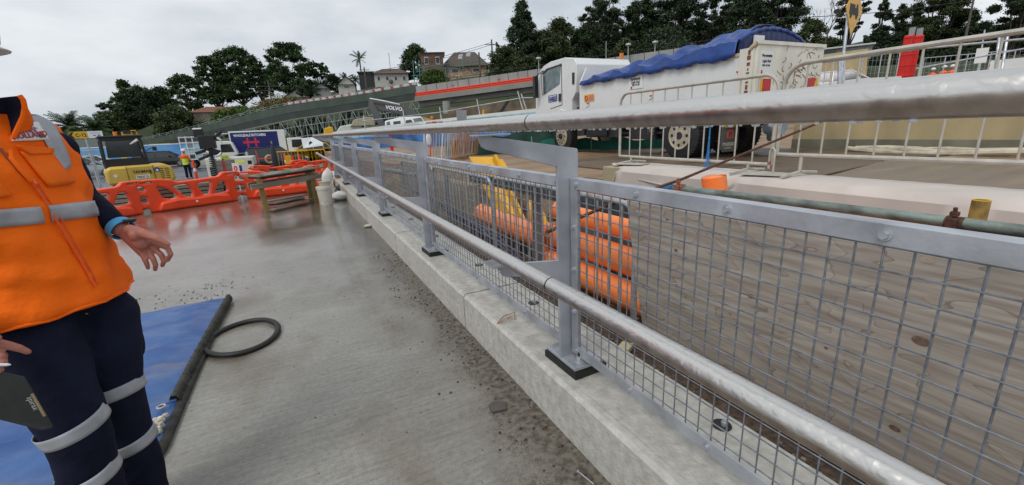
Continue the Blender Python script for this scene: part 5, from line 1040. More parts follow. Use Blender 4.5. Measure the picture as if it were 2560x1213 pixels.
# street: long blue printed hoarding, kerbs, jersey barriers
HB = mat('ocean blue printed hoarding', (.04, .17, .42), .4, 0, .6, .35, col2=(.12, .36, .66), detail=3)
def wall(name, label, cat, pts, h, th, m, part='panel', cap=None):
    o = thing(name, label, cat, pts[0])
    for i, (a, b) in enumerate(zip(pts, pts[1:])):
        a = Vector(a) - Vector(pts[0]); b = Vector(b) - Vector(pts[0]); MB().beam(a + Vector((0, 0, h / 2)), b + Vector((0, 0, h / 2)), th, h).build(part, m, o, smooth=False)
        if cap: MB().beam(a + Vector((0, 0, h + .04)), b + Vector((0, 0, h + .04)), th + .05, .08).build('cap', cap, o)
    return o
hp = [st_(x, 400, d) for x, d in ((150, 52), (230, 48), (330, 46), (440, 46), (500, 46))]
wall('blue_hoarding', 'long blue ocean printed hoarding along the far side of the street', 'hoarding', hp, 2.0, .1, HB, cap=WHITE)
hp = [st_(x, 400, d) for x, d in ((400, 42), (520, 41))]; wall('jersey_barrier', 'grey concrete road barrier in front of the blue hoarding', 'barrier', hp, .75, .4, CONC)
hp = [st_(x, 400, d) for x, d in ((590, 50), (650, 50))]; wall('grey_hoarding', 'dark grey hoarding panels between the trucks', 'hoarding', hp, 3.2, .1, mat('dark grey panel', (.07, .075, .075), .6))
hp = [st_(x, 400, d) for x, d in ((120, 60), (300, 58))]; wall('grey_shed_wall', 'grey green shed wall above the blue hoarding at the far left', 'wall', hp, 3.2, .1, mat('grey green sheet', (.14, .17, .16), .6))
cn_ = car('yellow works vehicle behind the blue hoarding', st_(425, 395, 54, -.3), VD, YCAR, 4.2, 1.8, 1.6)
# ================================================================ tip truck with blue tarpaulin
TL = Vector((7.47, 0, .53)); tk = thing('tip_truck', 'white tip truck with a blue tarpaulin over its tray parked beyond the trench', 'truck', TL)
def tv(x, y, X=7.46): return VX(x, y, X) - TL
WT = mat('white truck paint', (.70, .71, .71), .3, 0, .06, 1.5, coat=.3, wet=(4, .25, .45))
yzx = lambda u, v, t: (t, u, v)
cabp = [(10.86, .80), (10.86, 1.5), (10.66, 1.7), (10.62, 2.45), (10.75, 2.62), (11.2, 2.70), (12.0, 2.70), (12.4, 2.63), (12.7, 2.46), (12.86, 2.2), (12.95, 1.8), (12.97, 1.30), (12.95, .62), (12.1, .62), (12.03, .92), (11.85, 1.12), (11.5, 1.2), (11.1, 1.12), (10.95, .95), (10.9, .80)]
cb_ = MB().prism(cabp, yzx, 0, 1.98).build('cab', WT, tk, bevel=.06, smooth=True)
def flat(pts, nm, m, X=7.45, th=.012, par=None):
    a = [tv(x, y, X) for x, y in pts]; mb = MB(); n = len(a); b = [p + Vector((th, 0, 0)) for p in a]
    mb.add(a + b, [tuple(range(n)), tuple(range(n, 2 * n))[::-1]] + [(i, (i + 1) % n, n + (i + 1) % n, n + i) for i in range(n)]); return mb.build(nm, m, par or tk, smooth=False)
flat([(1357, 183), (1358, 238), (1398, 210), (1401, 162), (1368, 172)], 'side_window', mat('truck side glass', (.10, .15, .16), .05, 0, .6, 2.5, spec=.9), 7.455)
flat([(1352, 183), (1354, 184), (1366, 172), (1401, 160), (1403, 163), (1369, 175), (1357, 186)], 'window_visor', BLACK, 7.44, .03)
flat([(1396, 235), (1401, 234), (1401, 253), (1396, 254)], 'door_handle', BLACK, 7.44, .02); flat([(1430, 182), (1435, 181), (1435, 210), (1430, 211)], 'air_vent', BLACK, 7.45)
mb = MB(); 
for a, b in (((1403, 158), (1405, 262)), ((1405, 262), (1376, 272)), ((1352, 182), (1356, 240))): mb.beam(tv(*a, 7.462), tv(*b, 7.462), .012, .012)
mb.build('door_seam', DARK, tk)
flat([(1370.5, 240), (1391.5, 236), (1392, 252), (1371, 256.5)], 'name_plate', BLUEP, 7.452); flat([(1372, 241.5), (1390, 238), (1390.5, 251), (1372.5, 255)], 'name_plate_face', WHITE, 7.446)
def side_text(s, a, b, size, m, X=7.44, sq=1, bold=0.): pa, pb = tv(*a, X), tv(*b, X); return text(tk, s, size, pa, (0, -1, 0), (0, 0, 1), m, squash=sq, bold=bold)
side_text('GARDE', (1372.5, 253), (1390, 249), .17, BLUEP, 7.438, .72, .006)
MB().prism([(12.88, 2.18), (12.95, 1.45), (12.985, 1.45), (12.90, 2.2)], yzx, .1, 1.88).build('windscreen', GLASS, tk)
for x in (-.13, 2.1): q = MB().box((x - .09, 12.60, 1.70), (x + .05, 12.74, 2.36)); q.beam((x, 12.67, 2.36), (.0 if x < 1 else 1.95, 12.4, 2.5), .03, .03); q.build('mirror', BLACK, tk, bevel=.02)
MB().cyl((1.75, 10.8, 2.66), (1.75, 10.8, 2.8), .06, 10).build('beacon', mat('amber beacon', (.8, .2, .01), .2), tk); MB().box((.55, 10.60, 1.9), (1.3, 10.615, 2.3)).build('rear_cab_window', GLASS, tk)
MB().prism([(10.7, .75), (10.7, .98), (10.92, 1.0), (11.15, 1.2), (11.5, 1.28), (11.5, 1.2), (11.15, 1.1), (10.98, .9)], yzx, -.03, .3).build('mudguard', WT, tk)
def twheel(y, x, r, w, rimm, conv):
    o = MB().tube([(x, y, r), (x + w * .1, y, r), (x + w * .9, y, r), (x + w, y, r)], [r * .9, r, r, r * .9], 36).build('wheel', TYRE, tk, smooth=True); mb = MB()
    for k in range(40): a = 2 * pi * k / 40; c = Vector((x + w / 2, y + cos(a) * r * .995, r + sin(a) * r * .995)); mb.beam(c - Vector((w * .45, 0, 0)), c + Vector((w * .45, 0, 0)), .02, .03, (0, cos(a), sin(a)))
    mb.build('tread', TYRE, o)['kind'] = 'stuff'
    rm = .29; lp_ = ((x + .02, rm), (x - .014, rm), (x - .014, rm * .93), (x - .004, rm * .88), (x - .006, .02)) if not conv else ((x + .02, rm), (x - .012, rm), (x - .014, rm * .9), (x - .03, rm * .7), (x - .03, .02)); MB().loft([[Vector((a_, y + cos(2 * pi * k / 28) * r_, r + sin(2 * pi * k / 28) * r_)) for k in range(28)] for a_, r_ in lp_]).build('rim', rimm, o, smooth=True, sharp=30)
    q = MB(); q.tube([(x + .03 if conv else x + .10, y, r), (x - .07 if conv else x - .02, y, r)], [.11, .075], 20); q.build('hub', DARK, o, smooth=True)
    hl = MB()
    for k in range(10 if conv else 8): a = 2 * pi * k / (10 if conv else 8); c = Vector((x - (.034 if conv else .01), y + cos(a) * .2, r + sin(a) * .2)); hl.tube([c, c + Vector((.03, 0, 0))], .026 if conv else .034, 10)
    hl.build('rim_hole', BLACK, o)
    if conv:
        nt_ = MB()
        for k in range(10): a = 2 * pi * (k + .5) / 10; c = Vector((x - .045, y + cos(a) * .145, r + sin(a) * .145)); nt_.tube([c, c + Vector((.03, 0, 0))], .014, 6)
        nt_.build('wheel_nut', RUST, o)
RIM = mat('cream truck rim', (.42, .37, .28), .4, .1, .2, 12)
for x, s_ in ((.0, 1), (1.7, 1)): twheel(11.42, x, .49, .27, RIM, True)
for x in (-.03, .28, 1.42, 1.72): twheel(6.82, x, .49, .27, RIM, False)
mb = MB(); mb.box((.5, 5.6, .62), (.62, 12.4, .85)); mb.box((1.35, 5.6, .62), (1.47, 12.4, .85)); mb.box((.1, 8.9, .45), (.5, 10.3, .95)); mb.box((.15, 7.7, .4), (.45, 8.6, .85)); mb.box((.1, 10.4, .5), (.6, 10.75, 1.3)); mb.box((.3, 6.6, .35), (1.7, 7.0, .62)); mb.beam((.2, 7.4, .55), (.2, 10.4, .55), .04, .05); mb.build('chassis', DARK, tk)
MB().box((.02, 9.3, .5), (.1, 10.0, .8)).build('battery_box', BLACK, tk)
# tray
MB().prism([(0, .95), (0, 1.875), (.05, 1.875), (.05, 1.0), (1.9, 1.0), (1.9, 1.875), (1.95, 1.875), (1.95, .95)], lambda u, v, t: (u, t, v), 5.55, 10.42).build('tray', WT, tk)
STN = mat('stained cream lip', (.46, .37, .24), .6, 0, .35, 9)
for x in (-.02, 1.91): MB().box((x, 5.4, 1.872), (x + .08, 10.44, 1.925)).build('tray_lip', STN, tk)
MB().box((0, 5.5, .90), (.03, 10.4, .955)).build('tray_skirt', mat('grey green skirt', (.33, .34, .30), .6), tk)
MB().prism([(0, 1.0), (1.95, 1.0), (1.95, 1.95), (1.75, 2.32), (.2, 2.32), (0, 1.95)], lambda u, v, t: (u, t, v), 10.42, 10.48).build('headboard', WT, tk)
MB().box((-.03, 5.28, .95), (.06, 5.55, 1.98)).build('rear_corner_post', CREAM, tk); MB().box((1.89, 5.28, .95), (1.98, 5.55, 1.98)).build('rear_corner_post', CREAM, tk)
RS = mat('rust streak', (.20, .07, .03), .8, 0, .5, 30)
mb = MB(); r_ = random.Random(3); z = 1.1
while z < 1.95: h = r_.uniform(.02, .09); w = r_.uniform(.01, .035); mb.box((-.036, 5.36 - w, z), (-.03, 5.36 + w, z + h)); z += h + r_.uniform(-.01, .05)
mb.build('rust_streak', RS, tk)['kind'] = 'stuff'
tg_ = MB().box((.0, 5.22, .85), (1.95, 5.28, 2.05)).build('tailgate', CREAM, tk, bevel=.008)
MB().box((-.02, 5.2, 2.02), (1.97, 5.3, 2.08)).build('tailgate_top_rail', CREAM, tg_); MB().tube([(-.05, 5.34, 1.96), (-.02, 5.25, 2.04), (.1, 5.28, 2.02), (.08, 5.35, 1.96)], [.03, .04, .03, .03], 8).build('hinge', STN, tg_, smooth=True); MB().box((1.85, 5.25, 1.98), (1.98, 5.35, 2.06)).build('hinge', DARK, tg_)
mb = MB(); r_ = random.Random(8)
for i in range(64):
    x = r_.uniform(.45, 1.88); z = r_.uniform(1.0, 1.98); a = r_.uniform(0, 6); pts = []
    for k in range(6): pts.append((x, 5.215, z)); x += cos(a) * .035; z += sin(a) * .025; a += r_.uniform(-.3, .9)
    mb.tube(pts, r_.uniform(.0025, .0055), 4)
mb.build('rusty_scratch', RS, tg_)['kind'] = 'stuff'
def rf(x0, x1, z0, z1, nm, m, y=5.214): return MB().box((x0, y, z0), (x1, y + .006, z1)).build(nm, m, tg_)
rf(.09, .42, 1.50, 1.90, 'white_notice', WHITE); text(tg_, 'Parramatta', .062, (.11, 5.208, 1.82), (1, 0, 0), (0, 0, 1), BLKP, bold=.001); text(tg_, 'Light Rail', .062, (.13, 5.208, 1.73), (1, 0, 0), (0, 0, 1), BLKP); text(tg_, '1800 139 389', .04, (.125, 5.208, 1.665), (1, 0, 0), (0, 0, 1), BLKP); rf(.12, .15, 1.54, 1.6, 'red_emblem', REDP, 5.205)
YR = mat('reflective yellow', (.72, .40, .02), .35); RR_ = mat('reflective red', (.5, .01, .015), .35)
rf(.09, .42, .98, 1.46, 'yellow_plate', YR); MB().prism([(.2, 1.455), (.415, 1.455), (.415, 1.13), (.2, 1.26)], lambda u, v, t: (u, t, v), 5.205, 5.212).build('red_block', RR_, tg_)
for i, s_ in enumerate(('DO NOT', 'OVERTAKE', 'TURNING VEHICLE')): text(tg_, s_, .062, (.10, 5.206, 1.185 - .078 * i), (1, 0, 0), (0, 0, 1), BLKP, squash=.95 if i < 2 else .55, bold=.002)
rf(1.52, 1.86, 1.0, 1.48, 'yellow_plate', YR); MB().prism([(1.525, 1.475), (1.78, 1.475), (1.70, 1.22), (1.525, 1.14)], lambda u, v, t: (u, t, v), 5.205, 5.212).build('red_block', RR_, tg_)
# labels on the side
flat([(1573, 194), (1606, 189), (1607, 220), (1574, 224)], 'white_notice', WHITE, 7.455, .01)
side_text('Parramatta', (1575.5, 202.5), (1, 1), .095, BLKP, 7.45, .8, .001); side_text('Light Rail', (1578, 210.5), (1, 1), .095, BLKP, 7.45, .8); side_text('1800 139 389', (1579.5, 216), (1, 1), .055, BLKP, 7.45, .85); flat([(1576.5, 217), (1580, 216.5), (1580, 222), (1576.5, 222.5)], 'red_emblem', REDP, 7.45, .006)
flat([(1460, 238), (1484, 234), (1485, 252), (1461, 255)], 'danger_label', YR, 7.455, .01); flat([(1471, 239), (1483, 237), (1483.5, 249), (1471.5, 251)], 'pink_panel', mat('pink print', (.6, .2, .15), .5), 7.45, .006); q = tv(1465.5, 246, 7.449); MB().ring(q, (1, 0, 0), .055, .012, 16, 5).build('prohibition_ring', REDP, tk)
flat([(1840, 178), (1861, 175), (1861, 192), (1840, 195)], 'danger_notice', WHITE, 7.455, .01); flat([(1840.5, 178.5), (1860.5, 175.5), (1860.5, 180), (1840.5, 183)], 'red_header', REDP, 7.45, .006); side_text('CAUTION', (1843, 189), (1, 1), .05, BLKP, 7.448, .7, .001); side_text('HOT TAR', (1843, 193.5), (1, 1), .04, BLKP, 7.448, .7) if False else None
for a in ((1466, 257), (1850, 205), (1623, 238)): flat([a, (a[0] + 6, a[1] - 1), (a[0] + 6, a[1] + 2), (a[0], a[1] + 3)], 'side_marker', mat('amber lens', (.75, .15, .02), .3), 7.45, .02); flat([(a[0] - 2, a[1] + 9), (a[0] + 7, a[1] + 3), (a[0] + 5, a[1] + 8), (a[0] - 1, a[1] + 12)], 'lamp_bracket', WT, 7.45, .02)
# mud flaps with printed brand
FL = mat('grey mud flap', (.085, .09, .09), .5, 0, .2, 5)
for (x0_, yy, z0_, z1_) in ((.05, 5.85, .16, .75), (-.03, 7.75, .45, .85), (1.45, 5.85, .3, .8)):
    f_ = MB().prism([(x0_, z1_), (x0_ + .5, z1_), (x0_ + .5, z0_ + .06), (x0_ + .44, z0_), (x0_ + .06, z0_), (x0_, z0_ + .06)], lambda u, v, t: (u, t, v), yy, yy + .012).build('mud_flap', FL, tk, bevel=.003)
    text(f_, 'muscat', .13, (x0_ + .04, yy - .004, z0_ + .12), (1, 0, 0), (0, 0, 1), mat('faded cream print', (.45, .42, .33), .6), squash=.95, bold=.002); text(f_, 'TRAILERS', .045, (x0_ + .08, yy - .004, z0_ + .06), (1, 0, 0), (0, 0, 1), mat('faded cream print', (.4, .4, .3)), squash=1.2)
    q = MB().prism([(x0_ + .16, z0_ + .26), (x0_ + .34, z0_ + .26), (x0_ + .36, z0_ + .36), (x0_ + .32, z0_ + .43), (x0_ + .18, z0_ + .43), (x0_ + .14, z0_ + .36)], lambda u, v, t: (u, t, v), yy - .004, yy).build('emblem', mat('faded red print', (.55, .10, .08), .5), f_); text(q, 'n', .2, (x0_ + .19, yy - .007, z0_ + .29), (1, 0, 0), (0, 0, 1), FL, bold=.006)
    MB().box((x0_ + .08, yy - .008, z1_ - .12), (x0_ + .42, yy - .002, z1_ - .02)).build('yellow_sticker', YR, f_)
mb = MB(); mb.box((.2, 5.3, .75), (1.75, 5.5, .88)); mb.build('rear_beam', DARK, tk); MB().tube([(.9, 5.2, .62), (.9, 5.5, .62)], [.16, .16], 16).build('spare_reflector', mat('blue grey lens', (.25, .33, .4), .3), tk, smooth=True)
# tarpaulin
TB = mat('deep blue tarpaulin', (.008, .035, .17), .40, 0, .25, 2.5, 2.6, 5, col2=(.018, .07, .30), wet=(4, .3, .5))
mb = MB(); NY, NX = 150, 34; yA, yB = 10.38, 5.62
r_ = random.Random(12); pks = [(9.75, .32, .40), (8.95, .38, .40), (8.15, .42, .40), (7.3, .47, .42), (6.5, .50, .5)]
for j in range(NY + 1):
    f = j / NY; y = yA + (yB - yA) * f
    base = .04 + .15 * f ** 1.3; ridge = 0
    for (py, ph_, pw) in pks: ridge = max(ridge, (ph_ - .02) * max(0, 1 - abs(y - py - .12 * abs(y - py)) / pw) ** .9)
    if y < 6.5: ridge = max(ridge, .46); 
    for i in range(NX + 1):
        u = i / NX; x = -.04 + 2.03 * u; arch = sin(pi * min(1, max(0, .04 + u * .92))) ** .55
        sk = .10 * sin(u * 3) ; h = base * arch + (ridge - base * .5) * arch * (.55 + .45 * sin(pi * u)) * .95
        h += .018 * sin(y * 13 + u * 9) * arch + .012 * sin(y * 31 - u * 14) * arch
        z = 1.93 + max(h, .0)
        if i == 0: z = 1.93 - .05 - .05 * abs(sin(y * 3.9)) - .015 * sin(y * 23); x -= .03
        if i == 1: z = 1.93 + .02; x = -.045 - .012 * sin(y * 9)
        if i == 2: x = -.02 + .02 * sin(y * 7)
        mb.v.append((x, y + sk, z))
for j in range(NY):
    for i in range(NX): k = j * (NX + 1) + i; mb.f.append((k, k + 1, k + NX + 2, k + NX + 1))
tp_ = thing('tarpaulin', 'crumpled deep blue tarpaulin tied over the load of the tip truck', 'tarpaulin', TL); o = mb.build('sheet', TB, tp_, smooth=True, sharp=28, fix=False); s = o.modifiers.new('s', 'SOLIDIFY'); s.thickness = .012
TB2 = mat('dark blue rear curtain', (.02, .035, .12), .5, 0, .3, 6, .3, 12, stretch=(8, 8, .6))
mb = MB(); mb.loft([[Vector((x, 5.62, 1.93)), Vector((x, 5.58 + .015 * sin(x * 40), 2.2)), Vector((x, 5.6, 1.93 + .43 * sin(pi * min(1, max(0, .06 + x / 1.95 * .88))) ** .5))] for x in [1.95 * k / 50 for k in range(51)]], cap=False, close=False).build('rear_curtain', TB2, tp_, smooth=True, fix=False)
mb = MB(); mb.tube([(x, 5.6, 1.95 + .43 * sin(pi * min(1, max(0, .06 + x / 1.95 * .88))) ** .5 + .01 * sin(x * 30)) for x in [1.95 * k / 30 for k in range(31)]], .035, 8).build('rolled_edge', TB, tp_, smooth=True)
MB().box((.35, 5.55, 1.95), (.62, 5.58, 2.24)).build('white_bag_panel', WHITE, tp_)
# ================================================================ site walls and fences on the right
yw = thing('site_wall', 'long yellowish concrete wall behind the truck with a pale cloth roll at its foot', 'wall', (10.9, 1, .53)); MB().box((0, -5, 0), (.3, 5.5, 1.15)).build('wall', mat('yellow ochre concrete', (.33, .27, .16), .85, 0, .3, 1.2, .3, 20, col2=(.50, .40, .22), stretch=(1, 1, .4)), yw); MB().box((-.02, -5, -.0), (.0, 5.5, .24)).build('plinth', mat('grey green damp concrete', (.17, .165, .12), .7, 0, .3, 2), yw)
cr_ = thing('cloth_roll', 'long dirty cream cloth roll lying at the foot of the yellowish wall', 'cloth', (10.3, 1, .53)); mb = MB()
for k in range(5): mb.tube([(.1 * k + .05 * sin(i * .7 + k), -5 + i * .5, .05 + .04 * sin(i * 1.1 + k * 2)) for i in range(19)], .05, 7)
mb.build('cloth', mat('cream soiled cloth', (.48, .43, .33), .9, 0, .25, 6, .5, 10), cr_, smooth=True)
def horiz(x, y, d):      # unit vectors: to the right across the view, and away
    r = ray(x, y); r.z = 0; r.normalize(); return Vector((r.y, -r.x, 0)), r
# diamond truck sign
sgn = thing('warning_sign', 'yellow diamond warning sign with a black truck on a galvanised post', 'sign', D(2112, 140, 11)); rt, aw = horiz(2138, 30, 11); sc_ = D(2131, 26, 11) - sgn.location
u_ = (rt * .31 + aw * .95).normalized(); nrm_ = Vector((u_.y, -u_.x, 0)); nrm_ = nrm_ if nrm_.dot(aw) < 0 else -nrm_; v_ = Vector((0, 0, 1))
MB().tube([D(2100, 215, 11) - sgn.location - Vector((0, 0, 1.3)), D(2100, 215, 11) - sgn.location, D(2120, 40, 11) - sgn.location], .035, 12).build('post', GALV, sgn, smooth=True)
SY = mat('warning yellow', (.72, .40, .03), .4)
fn = lambda u, v, t: sc_ + u_ * u + v_ * v + nrm_ * t
MB().prism([(0, .60), (.56, 0), (0, -.60), (-.56, 0)], fn, .03, .045).build('diamond_panel', SY, sgn)
tr_i = MB().prism([(-.32, .12), (.02, .12), (.02, -.12), (-.32, -.12)], fn, .046, .05); tr_i.prism([(.04, .05), (.10, .05), (.12, .14), (.2, .14), (.26, 0), (.3, -.12), (.04, -.12)], fn, .046, .05)
for c in (-.2, .18): tr_i.prism([(c + .07 * cos(a), -.14 + .07 * sin(a)) for a in [2 * pi * k / 10 for k in range(10)]], fn, .0462, .0505)
tr_i.build('truck_symbol', BLKP, sgn)
for (x, y, d) in ((2098, 170, 10.8), (2108, 172, 11.2)): MB().beam(D(x, 215, d) - sgn.location, D(x + 1, 150, d) - sgn.location, .06, .06).build('bracket', GALV, sgn)
# galvanised long rail behind
def rails(name, label, pts, r, m, cat='railing', posts=()):
    o = thing(name, label, cat, pts[0][0]); 
    for line in pts: MB().tube([p - pts[0][0] for p in line], r, 8).build('rail', m, o, smooth=True)
    for a, b in posts: MB().tube([a - pts[0][0], b - pts[0][0]], r * 1.1, 8).build('post', m, o, smooth=True)
    return o
rails('scaffold_rail', 'pair of galvanised scaffold rails running behind the crowd barrier at upper right', [[D(2045, 158, 9.5), D(2300, 122, 9), D(2570, 97, 8.5)], [D(2290, 172, 12), D(2570, 120, 12)]], .022, GALV, posts=[(D(2488, 175, 8.6), D(2500, 84, 8.6)), (D(2505, 172, 8.8), D(2520, 84, 8.8))])
rt_ = thing('red_barrier_tower', 'tall red tower of stacked plastic barriers standing upright beyond the railing', 'barriers', D(2268, 185, 26)); rt, aw = horiz(2268, 140, 26); a0 = rt_.location.copy(); zb = -1.9; zt = D(2268, 92, 26).z - a0.z
for k, (x0_, x1_, z0_, z1_) in enumerate(((-.42, .0, zt - .75, zt), (.05, .42, zt - .7, zt - .05), (-.45, .1, zb, zt - .8), (.14, .32, zb, zt - .75))):
    mb = MB(); mb.beam(rt * x0_ + Vector((0, 0, (z0_ + z1_) / 2)), rt * x1_ + Vector((0, 0, (z0_ + z1_) / 2)), .35, z1_ - z0_)
    o = mb.build('barrier', RED, rt_, bevel=.04); mb = MB(); n_ = max(2, int((x1_ - x0_) / .11))
    for i in range(n_ + 1): p = rt * (x0_ + (x1_ - x0_) * i / n_) - aw * .19; mb.beam(p + Vector((0, 0, z0_ + .05)), p + Vector((0, 0, z1_ - .05)), .03, .05)
    for z_ in ([z0_ + .1, z1_ - .12] if z1_ - z0_ < 1.2 else [z0_ + .6 * i for i in range(1, 7) if z0_ + .6 * i < z1_]): mb.beam(rt * x0_ - aw * .19 + Vector((0, 0, z_)), rt * x1_ - aw * .19 + Vector((0, 0, z_)), .07, .05)
    mb.build('rib', RED, o)
for x in (-.12, .22): MB().beam(rt * x + Vector((0, 0, zt - .2)), rt * x + Vector((0, 0, zt + .42 - .1 * (x > 0))), .26, .14).build('grey_post', mat('grey galvanised post', (.28, .30, .31), .6), rt_)
for i, (x, y, d, lab) in enumerate(((2334, 172, 28, 'leftmost of the hi-vis workers seen over the handrail'), (2362, 166, 27, 'middle worker in orange seen over the handrail, white hat turned right'), (2383, 164, 26, 'worker in orange right of the middle one over the handrail'), (2482, 156, 24, 'worker in orange behind the scaffold posts at far right'))):
    q = D(x, y, d); q.z -= 1.72; small_person(q, radians(200 + 40 * i), lab, top=(.85, .14, .02), upper=(.85, .14, .02))
q = wall('white_road_barrier', 'row of white plastic road barriers seen between the truck and the red tower', 'barrier', [D(2040, 215, 17) - Vector((0, 0, .5)), D(2150, 200, 18) - Vector((0, 0, .5)), D(2240, 195, 19) - Vector((0, 0, .5))], .55, .4, WHITE)
c_ = car('white car whose roof shows right of the truck tailgate', Vector(D(2100, 200, 23)) - Vector((0, 0, 1.05)), radians(-60), WCAR, 4.4, 1.8, 1.45, group=None)
def wall_d(name, label, cat, a, b, h, th, m, part='panel'):
    a = Vector(a); b = Vector(b); o = thing(name, label, cat, a); MB().beam(Vector((0, 0, -h / 2)), b - a - Vector((0, 0, h / 2)), th, h).build(part, m, o, smooth=False); return o
wall_d('sand_wall', 'sandy yellow retaining wall with a house above it right of the truck', 'wall', D(2040, 140, 42), D(2170, 122, 42), 4.0, .5, mat('sandy render', (.50, .38, .19), .8, 0, .15, .8))
hs = thing('modern_house', 'low modern house with glass balustrade above the sandy wall', 'house', D(2095, 140, 46)); rt, aw = horiz(2095, 120, 46)
def hb(o, x0, x1, z0, z1, y0, y1, nm, m): mb = MB(); c = rt * ((x0 + x1) / 2) + aw * ((y0 + y1) / 2); mb.beam(c - rt * (x1 - x0) / 2 + Vector((0, 0, (z0 + z1) / 2)), c + rt * (x1 - x0) / 2 + Vector((0, 0, (z0 + z1) / 2)), y1 - y0, z1 - z0); return mb.build(nm, m, o, smooth=False)
hb(hs, -1.8, 2.8, -.6, .75, 0, 4, 'wall', mat('grey render', (.30, .31, .31), .7)); hb(hs, -2.0, 3.0, .75, .9, -.4, 4.4, 'roof', mat('pale roof', (.5, .53, .53), .5)); hb(hs, -1.5, -.2, -.1, .6, -.06, 0, 'window', GLASS); hb(hs, .6, 2.2, -.1, .6, -.06, 0, 'window', GLASSL); hb(hs, -2.6, 3.2, -.5, .1, -.9, -.86, 'glass_balustrade', mat('pale glass', (.35, .42, .44), .1))
mesh_fence('tall site fence with fine mesh behind the red tower', D(2060, 200, 20), D(2240, 190, 20), 2.3, 4, D(2150, 200, 20).z - 1.2, GALV); mesh_fence('site fence with mesh infill right of the red tower', D(2300, 200, 22), D(2590, 170, 20), 2.0, 5, D(2400, 190, 21).z - 1.0, GALV)
cabt = thing('control_cabinet', 'grey white control cabinet on a post behind the upper right railing', 'cabinet', D(2447, 170, 14)); rt, aw = horiz(2447, 140, 14); hb(cabt, -.14, .14, .15, .6, 0, .2, 'box', WHITE); MB().cyl((0, 0, -1.5), (0, 0, .15), .04, 8).build('post', GALV, cabt); MB().cyl((.13, 0, -1), tuple(D(2462, 75, 14) - cabt.location), .02, 6).build('aerial_pole', GALV, cabt)
wall_d('white_banner', 'white banner panel with pale logos at the right edge behind the railing', 'banner', D(2478, 152, 15), D(2600, 140, 14), .55, .05, WHITE)
# ================================================================ works area in the middle distance
JW = mat('white barrier plastic', (.66, .67, .62), .5, 0, .1, 1); BW = mat('wet pale blue film', (.26, .42, .50), .3, 0, .4, 1.2, .4, 6, wet=(2, .1, .4)); BT = mat('blue tarp', (.04, .13, .34), .4, 0, .6, .8, .5, 3)
jb = [(838, 331, 30), (960, 316, 27), (1080, 302, 24), (1200, 288, 21.5), (1350, 272, 19)]; jp = [D(*p) for p in jb]
o = thing('white_barrier_row', 'long row of white topped barriers wrapped in wet blue film above the handrail', 'barriers', jp[0])
for a, b in zip(jp, jp[1:]):
    a = a - jp[0]; b = b - jp[0]; MB().beam(a - Vector((0, 0, .05)), b - Vector((0, 0, .05)), .35, .14).build('barrier_top', JW, o); MB().beam(a - Vector((0, 0, .33)), b - Vector((0, 0, .33)), .42, .42).build('film_wrap', BW, o); MB().beam(a - Vector((0, 0, 1.2)), b - Vector((0, 0, 1.2)), .5, 1.35).build('blue_tarp', BT, o)
rp_ = [D(905, 303, 26), D(1100, 281, 23.5), D(1304, 245, 20)]
rails('edge_rail', 'thin scaffold handrail with posts along the white topped barriers', [rp_, [D(1304, 245, 20), D(1350, 244, 19)]], .025, SCAF, posts=[(D(909, 300 - 10, 26), D(914, 333, 26)), (D(1007, 275, 24.8), D(1014, 320, 24.8)), (D(1099, 268, 23.5), D(1105, 310, 23.5)), (D(1192, 248, 22), D(1202, 298, 22)), (D(1294, 228, 20), D(1310, 285, 20)), (D(1303, 235, 20), D(1318, 280, 20))])
GS = mat('dark green shade cloth', (.008, .045, .032), .7, 0, .4, 3, .5, 8)
gs = thing('green_shade_cloth', 'sagging dark green shade cloth hung along the site edge', 'cloth', G(1115, 392, .53)); a = gs.location; e1 = G(1420, 378, .53) + Vector((.3, 0, 0)) - a; mb = MB(); rows = []
for k in range(41): f = k / 40; p = e1 * f; h = .42 + .4 * f; rows.append([p + Vector((0, .04 * sin(k), .0)), p + Vector((0, .05 * sin(k * .8), h * .5)), p + Vector((0, .02 * sin(k * 1.3), h + .06 * sin(k * .6)))])
o = mb.loft(rows, cap=False, close=False).build('cloth', GS, gs, smooth=True, fix=False); GS2 = mat('teal shade cloth', (.008, .13, .10), .7, 0, .3, 3, .3, 8)
gs2 = thing('teal_shade_cloth', 'teal shade cloth strip tied with tabs behind the truck front wheel', 'cloth', D(1275, 366, 14)); a = gs2.location; mb = MB(); p0, p1 = D(1275, 352, 14) - a, D(1690, 345, 13) - a
mb.loft([[p0.lerp(p1, k / 30) + Vector((0, .05 * sin(k * 1.7), .06 * sin(k))), p0.lerp(p1, k / 30) + Vector((0, .05 * sin(k), -.32))] for k in range(31)], cap=False, close=False).build('cloth', GS2, gs2, smooth=True, fix=False)
for k in (4, 9, 15): p = p0.lerp(p1, k / 30); MB().beam(p + Vector((0, -.05, .12)), p + Vector((0.02, -.05, -.3)), .05, .02).build('tab', mat('pale green tab', (.2, .4, .33), .6), gs2)
yb_ = thing('yellow_beam', 'yellow timber beam lying on the dirt at the foot of the shade cloth', 'beam', G(1165, 378, .53)); MB().beam((0, 0, .06), G(1232, 370, .53) - yb_.location + Vector((0, 0, .06)), .12, .12).build('beam', YELB, yb_)
